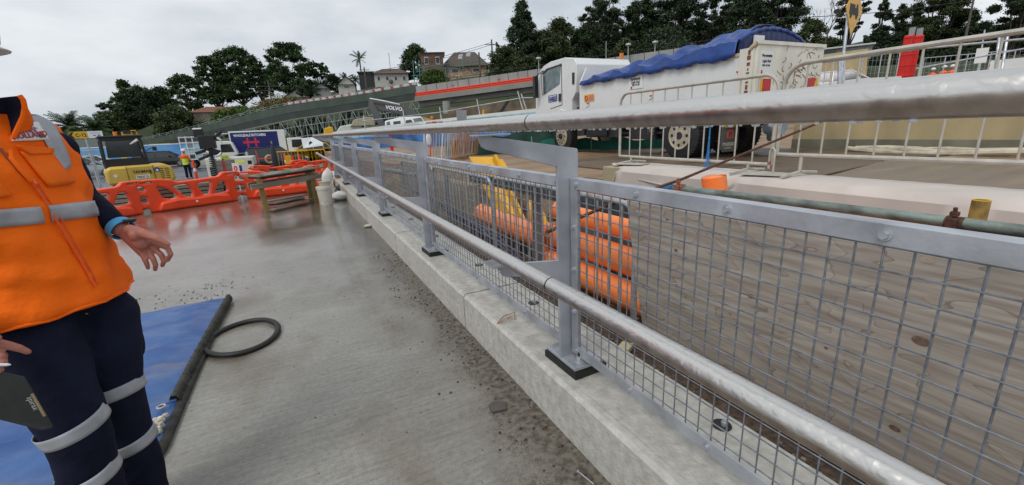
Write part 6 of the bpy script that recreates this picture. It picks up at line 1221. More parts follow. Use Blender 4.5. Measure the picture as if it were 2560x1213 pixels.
# leaning crowd barriers
cols = [mat('white barrier paint', (.6, .6, .58), .5), mat('orange barrier paint', (.62, .14, .04), .5), mat('grey barrier', (.33, .34, .34), .5), mat('rusty orange barrier', (.5, .22, .08), .6)]
labs = ['white crowd barrier nearest in the leaning stack', 'orange crowd barrier second in the leaning stack', 'grey crowd barrier in the middle of the leaning stack', 'white crowd barrier fourth in the leaning stack', 'grey crowd barrier fifth in the leaning stack', 'rusty orange crowd barrier farthest right of the leaning stack']
for i in range(6):
    b_ = crowd_barrier(2.1, 1.05, 14, cols[[0, 1, 2, 0, 2, 3][i]], 'stacked_crowd_barrier', labs[i], 'crowd barriers stacked together', low=.08, r=.02); b_.location = G(1062, 408, .53) + Vector((.14 * i, -.05 * i, 0)); b_.rotation_euler = (0, radians(5 + i), radians(-50 + 2 * i))
sack('hanging_rag', 'white rag hanging on the stacked crowd barriers', 'rag', G(1075, 412, .53) + Vector((0, -.1, .5)), .14, .06, .3, WB_, 9)
rw_ = thing('red_tags', 'red tag strips hanging below the handrail at the site edge', 'tags', D(975, 350, 14)); 
for (x, y) in ((975, 348), (980, 372)): p = D(x, y, 14) - rw_.location; MB().box(p - Vector((.05, .01, .08)), p + Vector((.05, .01, .08))).build('tag', RED, rw_)
# scaffold tubes beyond the second post
for (a, b, lab) in (((948, 378, 9), (1075, 396, 8.4), 'green grey scaffold tube end pointing right behind the second post'), ((940, 420, 8.5), (1052, 440, 8), 'lower grey scaffold tube in the trench behind the third mesh panel')):
    p, q = D(*a), D(*b); o = thing('short_scaffold_tube', lab, 'tube', p); MB().tube([(0, 0, 0), q - p], .045, 14).build('tube', TG, o, smooth=True); MB().tube([(q - p) * .985, (q - p) * 1.004], .036, 14).build('open_end', BLACK, o); MB().tube([(q - p) * .93, (q - p) * .96], .06, 12).build('coupler', DARK, o)
# concrete wall inside the excavation
cwm = mat('stained yellow grey wall', (.26, .22, .14), .85, 0, .35, 1.5, .3, 14, stretch=(1, 1, .3)); o = wall_d('excavation_wall', 'stained concrete wall lining the excavation behind the third mesh panel', 'wall', (2.7, 6.9, .42), (2.45, 12, .4), 1.3, .25, cwm)
pit = relief('excavated_ground', -2, 3.0, 10.5, 26, -.1, 40, 60, .25, DIRT, 6, .8); pit.location.x = 2.6; pit['kind'] = 'structure'; pit.location.z = -.2
# Volvo excavator boom
vx = thing('dark_excavator', 'dark grey excavator whose arched boom rises above the white barriers', 'excavator', D(1060, 335, 30)); a = vx.location; rt, aw = horiz(990, 300, 30); DG = mat('charcoal boom paint', (.03, .032, .036), .4, 0, .2, 3)
def pl2(pts, nm, m, d=30, th=.5, par=vx):
    P = [D(x, y, d) - par.location for x, y in pts]; n = len(P); Q = [p + aw * th for p in P]; return MB().add(P + Q, [tuple(range(n)), tuple(range(n, 2 * n))[::-1]] + [(i, (i + 1) % n, n + (i + 1) % n, n + i) for i in range(n)]).build(nm, m, par, smooth=False, bevel=.03)
pl2([(923, 250), (990, 261), (1035, 274), (1050, 293), (1050, 308), (1015, 292), (979, 281), (939, 276), (925, 266)], 'boom', DG, 30, .35); pl2([(921, 250), (936, 262), (950, 284), (968, 322), (952, 324), (930, 284), (921, 268)], 'stick', DG, 29.4, .35)
MB().tube([D(925, 247, 29.7) - a, D(960, 253, 29.7) - a, D(1000, 262, 29.7) - a], .06, 8).build('hydraulic_ram', SCAF, vx, smooth=True); MB().tube([D(936, 288, 29.6) - a, D(958, 318, 29.6) - a], .05, 8).build('bucket_ram', SCAF, vx, smooth=True)
pl2([(926, 257), (931, 256), (932, 264), (927, 265)], 'yellow_badge', YELB, 29.7, .05)
t0, t1 = D(964, 272, 29.6) - a, D(1001, 277, 29.6) - a; text(vx, 'VOLVO', .33, t0, t1 - t0, (0, 0, 1), WHITE, squash=1.05, bold=.012)
pl2([(945, 318), (975, 318), (975, 332), (948, 332)], 'bucket', mat('muddy bucket', (.16, .13, .1), .8), 29.6, .8); pl2([(1045, 290), (1085, 300), (1085, 320), (1045, 320)], 'engine_body', mat('machine ochre', (.35, .25, .06), .5), 31, 2); MB().cyl(D(1080, 297, 30.5) - a, D(1080, 292, 30.5) - a, .1, 10).build('beacon', mat('amber beacon', (.8, .2, .01)), vx)
# crew cab truck
ccp = thing('crew_cab_truck', 'white crew cab truck beneath the dark excavator boom', 'truck', D(1010, 330, 29)); a = ccp.location; rt, aw = horiz(1010, 300, 29)
def cc(pts, nm, m, d=29, th=1.7): return pl2(pts, nm, m, d, th, ccp)
cc([(962, 303), (1000, 293), (1052, 291), (1068, 312), (1072, 330), (964, 335)], 'cab', WHITE); cc([(983, 304), (1001, 302), (1002, 316), (984, 318)], 'side_window', GLASS, 28.97, .03); cc([(1014, 301), (1028, 299), (1035, 313), (1014, 315)], 'side_window', GLASS, 28.97, .03); cc([(1032, 297), (1052, 294), (1065, 311), (1040, 314)], 'windscreen', GLASSL, 28.96, .03); cc([(966, 305), (974, 303), (977, 318), (967, 320)], 'rear_window', GLASSL, 28.97, .03)
for (x, y, w_, lab, m) in ((870, 322, 60, 'white covered heap left of the crew cab truck', JW), (820, 328, 24, 'yellow machine hood at the left end of the white heap', YELB), (905, 305, 60, 'pale sandstone slab on the white covered heap', mat('sandstone slab', (.42, .36, .25), .8))):
    p = D(x, y, 33); rt, aw = horiz(x, y, 33); k = 33 / FPX; o = thing('covered_heap', lab, 'heap', p); q = MB().prism([(-w_ / 2 * k, -.3), (w_ / 2 * k, -.3), (w_ / 2 * k, .28), (w_ * .2 * k, .34), (-w_ * .3 * k, .2)], lambda u, v, t: rt * u + aw * t + Vector((0, 0, v)), 0, 1.2); q.build('cover', m, o, bevel=.05)
mesh = None
gr_ = thing('grate_panel', 'grey mesh grate panel leaning on the white barriers', 'panel', D(1155, 303, 21)); rt, aw = horiz(1155, 290, 21); mb = MB()
for i in range(13): mb.beam(rt * (-.24 + .04 * i), rt * (-.24 + .04 * i) + Vector((0, 0, .5)), .012, .012)
for i in range(6): mb.beam(rt * -.24 + Vector((0, 0, .02 + .09 * i)), rt * .24 + Vector((0, 0, .02 + .09 * i)), .012, .012)
mb.build('grate', GALV, gr_); hb(gr_, -.24, .24, 0, .5, .02, .04, 'backing', mat('pale grate backing', (.5, .5, .49), .8))
# ================================================================ viaduct
V = [D(1040, 216, 52), D(1200, 194, 50), D(1345, 173, 48), D(1540, 143, 46), D(1760, 112, 44), D(1990, 80, 43)]; vd = thing('viaduct', 'concrete rail viaduct with orange stacked barriers along its parapet', 'bridge', V[0]); VC = mat('viaduct concrete', (.30, .31, .30), .75, 0, .12, .9, stretch=(1, 1, .5)); VC2 = mat('darker viaduct concrete', (.25, .245, .225), .8, 0, .15, .7)
for i, (a, b) in enumerate(zip(V, V[1:])):
    a = a - V[0]; b = b - V[0]; n_ = 6; d_ = (b - a).normalized(); nn_ = Vector((d_.y, -d_.x, 0)).normalized(); nn_ = nn_ if nn_.y < 0 else -nn_
    for k in range(n_):
        p, q = a.lerp(b, k / n_ + .004), a.lerp(b, (k + 1) / n_ - .004); MB().beam(p - Vector((0, 0, .62)), q - Vector((0, 0, .62)), .25, 1.24).build('parapet_panel', VC, vd, smooth=False)
    if i < 2:
        for z_ in (.84, 1.02, 1.2): MB().beam(a + nn_ * .3 - Vector((0, 0, z_)), b + nn_ * .3 - Vector((0, 0, z_)), .3, .15).build('orange_barrier', mat('orange red plastic', (.75, .05, .015), .5), vd, bevel=.03)
    MB().beam(a + nn_ * .1 - Vector((0, 0, 1.52)), b + nn_ * .1 - Vector((0, 0, 1.52)), 1.2, .56).build('deck_slab', VC2, vd, smooth=False); MB().beam(a - nn_ * 3 - Vector((0, 0, 1.52)), b - nn_ * 3 - Vector((0, 0, 1.52)), 5.4, .5).build('deck', VC2, vd, smooth=False); MB().beam(a - nn_ * .6 - Vector((0, 0, 2.1)), b - nn_ * .6 - Vector((0, 0, 2.1)), 1.0, .6).build('girder', VC2, vd, smooth=False)
    for k in range(4):
        p, q = a.lerp(b, k / 4 + .01), a.lerp(b, (k + 1) / 4 - .01); MB().tube([p + Vector((0, 0, 0)), p + Vector((0, 0, .38)), q + Vector((0, 0, .38)), q], .03, 6).build('hand_rail', DARK, vd, smooth=False)
for (x, y, d) in ((1117, 262, 51.5), (1420, 235, 48)):
    p = D(x, y, d); MB().cyl(p - V[0] - Vector((0, 0, 8)), p - V[0] + Vector((0, 0, .4)), .52, 20).build('pier', VC, vd, smooth=True)
for k in range(5): p = V[0].lerp(V[2], .12 + .19 * k) - V[0]; MB().box(p + Vector((-.2, -.2, -.45)), p + Vector((.2, -.16, -.1))).build('pink_mark', mat('faint pink mark', (.42, .33, .30), .8), vd) if k % 2 else None
bk_m = mat('excavated brown rock', (.15, .115, .08), .9, 0, .5, .8, .8, 3)
o = wall_d('rock_cutting', 'brown excavated rock face under the viaduct', 'rock face', D(1125, 270, 47), D(1345, 248, 44), 4.5, 1.0, bk_m); o2 = wall_d('rock_cutting', 'lower excavated bank left of the viaduct pier', 'rock face', D(1050, 290, 49), D(1125, 284, 48), 4.5, 1.0, bk_m)
p = D(1262, 270, 43); rt, aw = horiz(1262, 270, 43); o = thing('conveyor', 'dark conveyor leg leaning in front of the rock face', 'conveyor', p); MB().beam(rt * -.55 - Vector((0, 0, .6)), rt * .5 + Vector((0, 0, .85)), .35, .3).build('belt', DARK, o); o.location = p; hb(gr_, 0, .01, 0, .01, 0, .01, 'clip', GALV) if False else None
for (x, y, lab) in ((1209, 292, 'yellow marker post below the viaduct'),): p = D(x, y, 30); o = MB().cyl((0, 0, 0), (0, 0, .45), .09, 8).build('yellow_marker', YELB); o.location = p; tag(o, lab, 'post')
# ================================================================ scaffold ramp with shade cloth
KP = [(290, 362, 396, 84), (354, 346, 380, 80), (460, 322, 357, 74), (624, 279, 321, 67), (730, 256, 298, 64), (820, 243, 285, 62.5), (919, 228, 269, 61), (1044, 206, 250, 60)]
sr = thing('scaffold_ramp', 'long scaffold ramp screened with dark shade cloth climbing to the viaduct', 'scaffold', D(354, 380, 80)); s0 = sr.location.copy()
SCR = mat('dark green grey shade cloth', (.028, .042, .036), .8, 0, .35, .5, col2=(.05, .062, .056), stretch=(1, 1, .5)); SCR2 = mat('worn green shade cloth', (.05, .075, .055), .8, 0, .35, .7, col2=(.08, .10, .085), stretch=(1, 1, .4)); SF = mat('pale galvanised scaffold', (.40, .45, .43), .55, .3, .2, 2)
def kp(f):
    i = min(int(f), len(KP) - 2); t_ = f - i; return [KP[i][k] * (1 - t_) + KP[i + 1][k] * t_ for k in range(4)]
NP = 44; st0 = None; tubes = []
for i in range(NP):
    f0, f1 = i * 7 / NP, (i + 1) * 7 / NP; a, b = kp(f0), kp(f1); p0, p1 = D(a[0], a[1] + 6, a[3]), D(b[0], b[1] + 6, b[3]); q0, q1 = D(a[0], a[2], a[3]), D(b[0], b[2], b[3])
    q0.x, q0.y = p0.x, p0.y; q1.x, q1.y = p1.x, p1.y
    m0, m1 = (p0 + q0) / 2, (p1 + q1) / 2; g = Vector((0, .04, 0))
    for (u0, u1, w0, w1) in ((p0, p1, m0, m1), (m0 + g, m1 + g, q0 + g, q1 + g)): MB().add([x_ - s0 for x_ in (u0, u1, w1 - (w1 - w0) * .01, w0)] + [x_ - s0 + Vector((0, .03, 0)) for x_ in (u0, u1, w1 - (w1 - w0) * .01, w0)], [(0, 1, 2, 3), (7, 6, 5, 4), (0, 4, 5, 1), (2, 6, 7, 3)]).build('shade_cloth_panel', SCR if u0 is m0 + g or (u0 - p0).length > .1 else SCR2, sr, smooth=False)
    up = Vector((0, 0, .5)); tp = p0 + up - s0 + Vector((0, .12, 0)); z_ = -.8 if a[0] > 560 else q0.z - .6
    MB().tube([Vector((tp.x, tp.y, z_ - s0.z)), tp], .032, 5).build('standard', SF, sr, smooth=False)
    t2 = p1 + up - s0 + Vector((0, .12, 0))
    for dz in (.1, .35): MB().tube([tp - Vector((0, 0, dz)), t2 - Vector((0, 0, dz))], .026, 5).build('guard_rail', SF, sr, smooth=False)
    if i % 2 == 0: MB().tube([tp + Vector((0, 0, -.35)), t2 + Vector((0, 0, .15))], .03, 5).build('brace', SF, sr, smooth=False)
    bx = q0 - s0; bx2 = q1 - s0; MB().beam(bx, bx2, .12, .16).build('ledger_beam', mat('dull timber edge', (.2, .19, .17), .7), sr)
    if a[0] > 540:
        zz = bx.z - 1.1
        while zz > -.8 - s0.z + .5: MB().tube([Vector((bx.x, bx.y, zz)), Vector((bx2.x, bx2.y, zz + (bx2.z - bx.z)))], .035, 5).build('ledger', SF, sr, smooth=False); zz -= 1.5
        MB().tube([bx, Vector((bx2.x, bx2.y, bx2.z - 2.2))] if i % 2 else [Vector((bx.x, bx.y, bx.z - 2.4)), bx2], .035, 5).build('diagonal_brace', SF, sr, smooth=False); MB().tube([Vector((bx.x, bx.y + 1.5, -.8 - s0.z)), Vector((bx.x, bx.y + 1.5, bx.z))], .045, 5).build('standard', SF, sr, smooth=False); MB().tube([Vector((bx.x, bx.y + 1.5, bx.z - 3.2)), Vector((bx2.x, bx2.y, bx2.z - .6))], .03, 5).build('diagonal_brace', SF, sr, smooth=False)
# red and white barriers along the ramp top
for i in range(50):
    f = 3.9 + i * .062; a = kp(min(f, 6.95)); p = D(a[0], a[1] + 1, a[3] + 1.6); o = MB().box((-.36, -.15, -.25), (.36, .15, .12)).build('traffic_barrier', WHITE if i % 3 else mat('red traffic barrier', (.5, .03, .03), .5)); o.location = p; tag(o, ('white' if i % 3 else 'red') + ' plastic traffic barrier in the row on top of the scaffold ramp', 'barrier', 'red and white traffic barriers on the ramp (%s ones)' % ('white' if i % 3 else 'red'))
# ================================================================ terrain and far houses
CPT = [(345, 392, 84), (500, 292, 100), (590, 274, 105), (740, 246, 105), (960, 218, 95), (1150, 196, 76), (1320, 172, 76), (1500, 158, 74), (1800, 140, 66), (2100, 165, 58), (2300, 165, 52), (2500, 150, 50), (200, 352, 110), (80, 372, 90), (-300, 380, 100), (2900, 120, 50), (300, 335, 200), (900, 230, 200), (1500, 150, 170), (2300, 90, 140), (3000, 60, 140), (624, 330, 69), (820, 315, 64), (450, 370, 78)]
cps = [(D(*c).x, D(*c).y, D(*c).z) for c in CPT]
for x, d in ((-200, 55), (100, 60), (345, 62), (600, 60), (800, 59), (1000, 55)): q = D(x, 300, d); cps += [(q.x, q.y, -1.0)] * 2
for x, d in ((1300, 44), (1600, 40), (1900, 36), (2200, 34), (2600, 34)): q = D(x, 300, d); cps.append((q.x, q.y, .3))
CA = np.array(cps); nx, ny = 90, 80; xs = np.linspace(-220, 260, nx); ys = np.linspace(5, 300, ny); mb = MB()
def th_(x, y): w = 1 / ((CA[:, 0] - x) ** 2 + (CA[:, 1] - y) ** 2 + 4) ** 1.6; return float((w * CA[:, 2]).sum() / w.sum())
HM = mat('overgrown hillside', (.020, .032, .012), .9, 0, .5, .15, .8, 1.5, col2=(.05, .065, .022))
vidx = {}
for j in range(ny):
    for i in range(nx): vidx[i, j] = len(mb.v); mb.v.append((xs[i], ys[j], th_(xs[i], ys[j])))
for j in range(ny - 1):
    for i in range(nx - 1):
        cx_, cy_ = xs[i], ys[j]; dax = .4255 * cx_ + .867 * cy_
        if dax < 33 or (cx_ < -5 and dax < 58): continue
        mb.f.append((vidx[i, j], vidx[i + 1, j], vidx[i + 1, j + 1], vidx[i, j + 1]))
o = mb.build('hillside', HM, smooth=True, sharp=180, fix=False); o['kind'] = 'structure'
TILE = mat('brown roof tile', (.10, .07, .055), .8, 0, .25, 4); TERR = mat('terracotta roof', (.20, .085, .05), .8, 0, .25, 3); WW = mat('cream weatherboard', (.48, .47, .43), .7, 0, .1, 2); GR = mat('grey roof', (.10, .105, .115), .7, 0, .2, 2)
def house(label, px_, yb, yt, w, d, wm, rm, roof='hip', wins=4, depth=6, rotx=0, rise=.35):
    p = D(px_, yb, d); rt, aw = horiz(px_, yb, d); k = d / FPX; Wm = w * k; Hm = (yb - yt) * k; rt = (rt + Vector((0, 0, -.0))); o = thing('house', label, 'house', p - Vector((0, 0, 0)))
    def box(x0, x1, z0, z1, y0, y1, nm, m): mb = MB(); c = rt * ((x0 + x1) / 2) + aw * ((y0 + y1) / 2) + Vector((0, 0, (z0 + z1) / 2)); mb.beam(c - rt * (x1 - x0) / 2, c + rt * (x1 - x0) / 2, y1 - y0, z1 - z0); return mb.build(nm, m, o, smooth=False)
    hw = Hm * (1 - rise); box(-Wm / 2, Wm / 2, -3, hw, 0, depth, 'wall', wm)
    e = Wm * .04 + .25; F = lambda u, t, z: rt * u + aw * t + Vector((0, 0, z)); a = Wm / 2 + e
    if roof == 'hip': r0 = Wm * .25; P = [F(-a, -e, hw), F(a, -e, hw), F(a, depth + e, hw), F(-a, depth + e, hw), F(-r0, depth / 2, Hm), F(r0, depth / 2, Hm)]; fs = [(0, 1, 5, 4), (1, 2, 5), (2, 3, 4, 5), (3, 0, 4), (3, 2, 1, 0)]
    else: P = [F(-a, -e, hw), F(a, -e, hw), F(a, depth, hw), F(-a, depth, hw), F(0, -e, Hm), F(0, depth, Hm)]; fs = [(0, 4, 5, 3), (1, 2, 5, 4), (2, 3, 5), (3, 2, 1, 0)]; MB().add([F(-Wm / 2, 0, hw - .05), F(Wm / 2, 0, hw - .05), F(0, 0, Hm - .12)], [(0, 1, 2)]).build('gable_wall', wm, o)
    MB().add(P, fs).build('roof', rm, o, smooth=False)
    for i in range(wins): x = -Wm / 2 + Wm * (i + .5) / wins; wd = Wm / wins * .15; f_ = box(x - wd - .06, x + wd + .06, hw * .45, hw * .8, -.05, 0, 'window', WHITE); mb = MB(); q = box(x - wd, x + wd, hw * .48, hw * .77, -.08, -.05, 'pane', GLASS); q.parent = f_
    return o, box
o, bx = house('white two storey house with a dark balcony and satellite dish on the ridge', 981, 216, 170, 82, 95, WW, TILE, 'hip', 4, 7)
k = 95 / FPX; bx(-41 * k - 3.2, -41 * k, -3, 3.0, .5, 6, 'balcony', mat('dark balcony', (.03, .03, .03), .7)); bx(-41 * k - 3.5, -41 * k, 3.0, 3.2, .2, 6.4, 'balcony_roof', TILE); q = MB().sphere((-.3, -.6, .9), .5, 12, 6, (1, .3, 1)); q.build('satellite_dish', GR, o, smooth=True); MB().cyl((.2, 1, 3), (.2, 1, 7), .05, 5).build('aerial', DARK, o)
house('small white gabled cottage left of the two storey house', 868, 226, 192, 40, 92, WW, GR, 'gable', 1, 6, rise=.6); house('small cottage with dark roof between the trees', 805, 232, 210, 40, 96, mat('grey weatherboard', (.3, .3, .28), .7), GR, 'gable', 2, 6, rise=.55)
house('long low house with terracotta roof under the big figs', 560, 296, 266, 130, 96, mat('pale brown render', (.34, .28, .22), .8), TERR, 'hip', 7, 6, rise=.5); house('low brown house with a pergola left of the long one', 690, 268, 246, 60, 96, mat('tan brick', (.25, .17, .12), .8), TERR, 'hip', 4, 5, rise=.4); house('steep dark roofed cottage beside the domed fig', 745, 252, 224, 56, 100, WW, GR, 'gable', 1, 6, rise=.7)
o, bx = house('brick clad upper storey house wrapped in teal scaffolding', 1083, 185, 134, 55, 82, mat('brown brick cladding', (.17, .105, .07), .8, 0, .15, 5), WHITE, 'hip', 2, 6, rise=.03)
o2, bx2 = house('house with steep brown roof and sandstone front behind the viaduct', 1165, 192, 128, 105, 84, mat('sandstone front', (.42, .31, .22), .85, 0, .5, 2.5, detail=2), TILE, 'hip', 2, 7, rise=.62)
TEAL = mat('teal scaffold', (.06, .20, .20), .6); ts_ = thing('teal_scaffold', 'teal scaffold tubes around the brick clad house', 'scaffold', D(1080, 185, 80)); mb = None
for (a, b) in (((1036, 205), (1032, 150)), ((1050, 200), (1047, 150)), ((1062, 200), (1060, 165)), ((1030, 200), (1075, 196)), ((1040, 180), (1240, 155)), ((1050, 170), (1130, 158)), ((1030, 190), (1070, 186)), ((1158, 170), (1156, 140)), ((1156, 160), (1215, 148)), ((1176, 160), (1175, 140)), ((1115, 185), (1112, 168)), ((1125, 187), (1122, 172))): MB().tube([D(*a, 80) - ts_.location, D(*b, 80) - ts_.location], .07, 5).build('tube', TEAL, ts_, smooth=False)
for (x, y) in ((1150, 147), (1170, 141)): p = D(x, y, 81) - o2.location; rt, aw = horiz(x, y, 81); MB().add([p - rt * .4, p + rt * .4, p + rt * .6 + Vector((0, 0, .8)), p - rt * .2 + Vector((0, 0, .8))], [(0, 1, 2, 3)]).build('skylight', mat('skylight glass', (.6, .65, .7), .2), o2)
# poles, lamps, wires
def pole(name, label, a, b, d, r=.12, cat='pole', m=None, arms=(), lamp=False, d2=None):
    p = D(*a, d); q = D(*b, d); q.x, q.y = p.x, p.y; o = thing(name, label, cat, p); MB().tube([(0, 0, -1), q - p], [r, r * .7], 8).build('post', m or mat('weathered pole', (.10, .085, .075), .8), o, smooth=True)
    rt, aw = horiz(*a, d)
    for (z, l) in arms: MB().beam(q - p + rt * -l - Vector((0, 0, z)), q - p + rt * l - Vector((0, 0, z)), .1, .1).build('crossarm', m or mat('weathered pole', (.10, .085, .075), .8), o)
    if lamp: MB().tube([q - p, q - p + Vector((0, 0, .15)), q - p + Vector((0, 0, .3))], [.08, .3, .26], 10).build('lamp_head', SCAF, o, smooth=True)
    return o
pole('power_pole', 'leaning timber power pole beside the white two storey house', (917, 225), (910, 170), 80, .16, arms=((.5, .9),)); pole('power_pole', 'tall timber power pole in front of the steep brown roof', (1201, 195), (1194, 134), 62, .16, arms=((4.2, .6),)); pole('power_pole', 'power pole top against the sky left of the dark conifer', (1233, 180), (1229, 103), 78, .18, arms=((.8, 1.2),)); pole('power_pole', 'power pole in front of the fig grove', (683, 275), (672, 205), 88, .18, arms=((1.0, 3.2), (1.8, 1.6)))
for (a, b, d, lab) in (((1347, 176), (1344, 152), 47, 'short street lamp on the viaduct left of the truck cab'), ((1570, 143), (1568, 118), 45, 'street lamp above the truck cab roof'), ((1637, 130), (1635, 112), 44, 'street lamp behind the front of the blue tarpaulin'), ((1515, 140), (1513, 105), 60, 'thin dark pole in the trees behind the cab')): pole('street_lamp', lab, a, b, d, .06, 'lamp', SCAF, lamp='pole' not in lab)
pole('power_pole', 'bare leaning power pole at the upper right between the trees', (2418, 75), (2436, -10), 50, .14)
for (a, b, lab) in (((917, 186, 82), (1229, 112, 80), 'overhead wire from the house to the far power pole'), ((917, 182, 82), (1229, 106, 80), 'upper overhead wire above the white house'), ((640, 232, 88), (740, 240, 88), 'short white wires at the power pole before the figs'), ((1229, 112, 80), (1700, 128, 70), 'overhead wire sagging across the dark trees'), ((1950, 45, 50), (2436, 0, 50), 'dark cable crossing the sky behind the diamond sign')):
    p, q = D(*a), D(*b); pts = [p.lerp(q, i / 12) - Vector((0, 0, 1.0 * 4 * (i / 12) * (1 - i / 12) * ((q - p).length / 60))) - p for i in range(13)]; o = thing('overhead_wire', lab, 'wire', p); MB().tube(pts, .035, 4).build('wire', DARK, o)
# ================================================================ trees
F1 = mat('dark fig foliage', (.045, .082, .026), .6, 0, .4, .5, island=.65, spec=.3); F2 = mat('olive foliage', (.058, .078, .028), .6, 0, .4, .5, island=.65, spec=.3); F3 = mat('fresh green foliage', (.075, .13, .022), .6, 0, .4, .5, island=.45, spec=.3); F4 = mat('blackish green foliage', (.034, .055, .024), .6, 0, .4, .5, island=.65, spec=.3); F5 = mat('grey green gum foliage', (.062, .084, .046), .6, 0, .4, .5, island=.65, spec=.3); BARK = mat('grey bark', (.085, .07, .058), .9, 0, .4, 3)
def leafmesh(P, size, rng, el=1.6, flat=.5):
    n = len(P); a = rng.normal(size=(n, 3)); a /= np.linalg.norm(a, axis=1)[:, None]; b = rng.normal(size=(n, 3)); b[:, 2] *= flat; b -= a * (a * b).sum(1)[:, None]; b /= np.linalg.norm(b, axis=1)[:, None] + 1e-6
    s = size * rng.uniform(.6, 1.3, size=(n, 1)); V_ = np.stack([P - a * s * el * .5, P + b * s * .5, P + a * s * el * .5, P - b * s * .5], 1).reshape(-1, 3); return V_
def tree(label, px_, yb, yt, w, d, fol, style='fig', seed=0, name='tree', dens=1., cb=.3, stems=5, lean=0):
    rng = np.random.default_rng(seed + 100); p = D(px_, yb, d); k = d / FPX; H = (yb - yt) * k; Wd = w * k / 2; o = thing(name, label, 'tree' if style != 'bush' else 'bush', p, 0)
    ls = max(.12, d * .0025); area = (w * .4) * ((yb - yt) * .4) * (1 - cb * .7); N = int(area * 7.5 * dens) + 400; nc = {'fig': 130, 'gum': 75, 'cone': 110, 'bush': 80, 'col': 70}[style]; C = []; R_ = []
    while len(C) < nc:
        u = rng.uniform(-1, 1, 3); z = rng.uniform(0, 1)
        if style == 'fig': env = (1 - abs(z * 1.02 - .28) ** 2.2 / .62); env = max(.1, env) ** .6
        elif style == 'cone': env = (1 - z) ** .75 * (.75 + .35 * rng.random()) + .08
        elif style == 'col': env = .9 * (1 - z ** 3) + .1
        elif style == 'gum': env = .55 + .45 * sin(pi * z)
        else: env = (1 - z ** 2) ** .5
        r = np.hypot(u[0], u[1])
        if r > 1: continue
        if style in ('fig', 'bush') and r < .4 and z < .7 and rng.random() < .55: continue
        C.append((u[0] * Wd * env + lean * z * Wd, u[1] * Wd * env * .8, H * (cb + (1 - cb) * (z * .95 + .02)))); R_.append(Wd * {'fig': .15, 'gum': .13, 'cone': .13, 'bush': .17, 'col': .17}[style] * rng.uniform(.6, 1.5))
    C = np.array(C); R_ = np.array(R_); idx = rng.integers(0, nc, N); g = rng.normal(size=(N, 3)); g *= .5; g[:, 2] *= .6 if style in ('fig', 'gum') else .8
    P = C[idx] + g * R_[idx][:, None]; P[:, 2] = np.maximum(P[:, 2], .1); V_ = leafmesh(P, ls, rng)
    me = bpy.data.meshes.new('crown'); n = len(P); me.vertices.add(n * 4); me.vertices.foreach_set('co', V_.ravel()); me.loops.add(n * 4); me.loops.foreach_set('vertex_index', np.arange(n * 4, dtype=np.int32)); me.polygons.add(n); me.polygons.foreach_set('loop_start', np.arange(0, n * 4, 4, dtype=np.int32)); me.update(calc_edges=True); me.materials.append(fol)
    c = bpy.data.objects.new('crown', me); COL.objects.link(c); c.parent = o
    if style != 'bush':
        mb = MB(); S_ = stems if style == 'fig' else (2 if style == 'gum' else 1); r0 = max(.16, H * .02)
        mb.tube([(0, 0, -1.5), (lean * .1, 0, H * cb * .35)], [r0 * (1.6 if S_ > 2 else 1.1), r0 * 1.1], 7)
        for s in range(min(nc, 22 if S_ > 1 else 12)):
            t = C[rng.integers(0, nc)]; a = np.array((lean * .1 * 0, 0, H * cb * rng.uniform(.1, .4) if S_ > 1 else t[2] * .55)); m_ = (a + t) / 2 + np.array((t[0] * .12, t[1] * .12, -H * .03)); mb.tube([tuple(a), tuple(m_), tuple(t)], [r0 * (.5 if S_ > 1 else .3), r0 * .3, r0 * .1], 5)
        if S_ <= 2: mb.tube([(0, 0, 0), (lean * Wd * .5, 0, H * .85)], [r0 * .9, r0 * .2], 6)
        mb.build('trunk', BARK, o, smooth=True, fix=False)
    return o
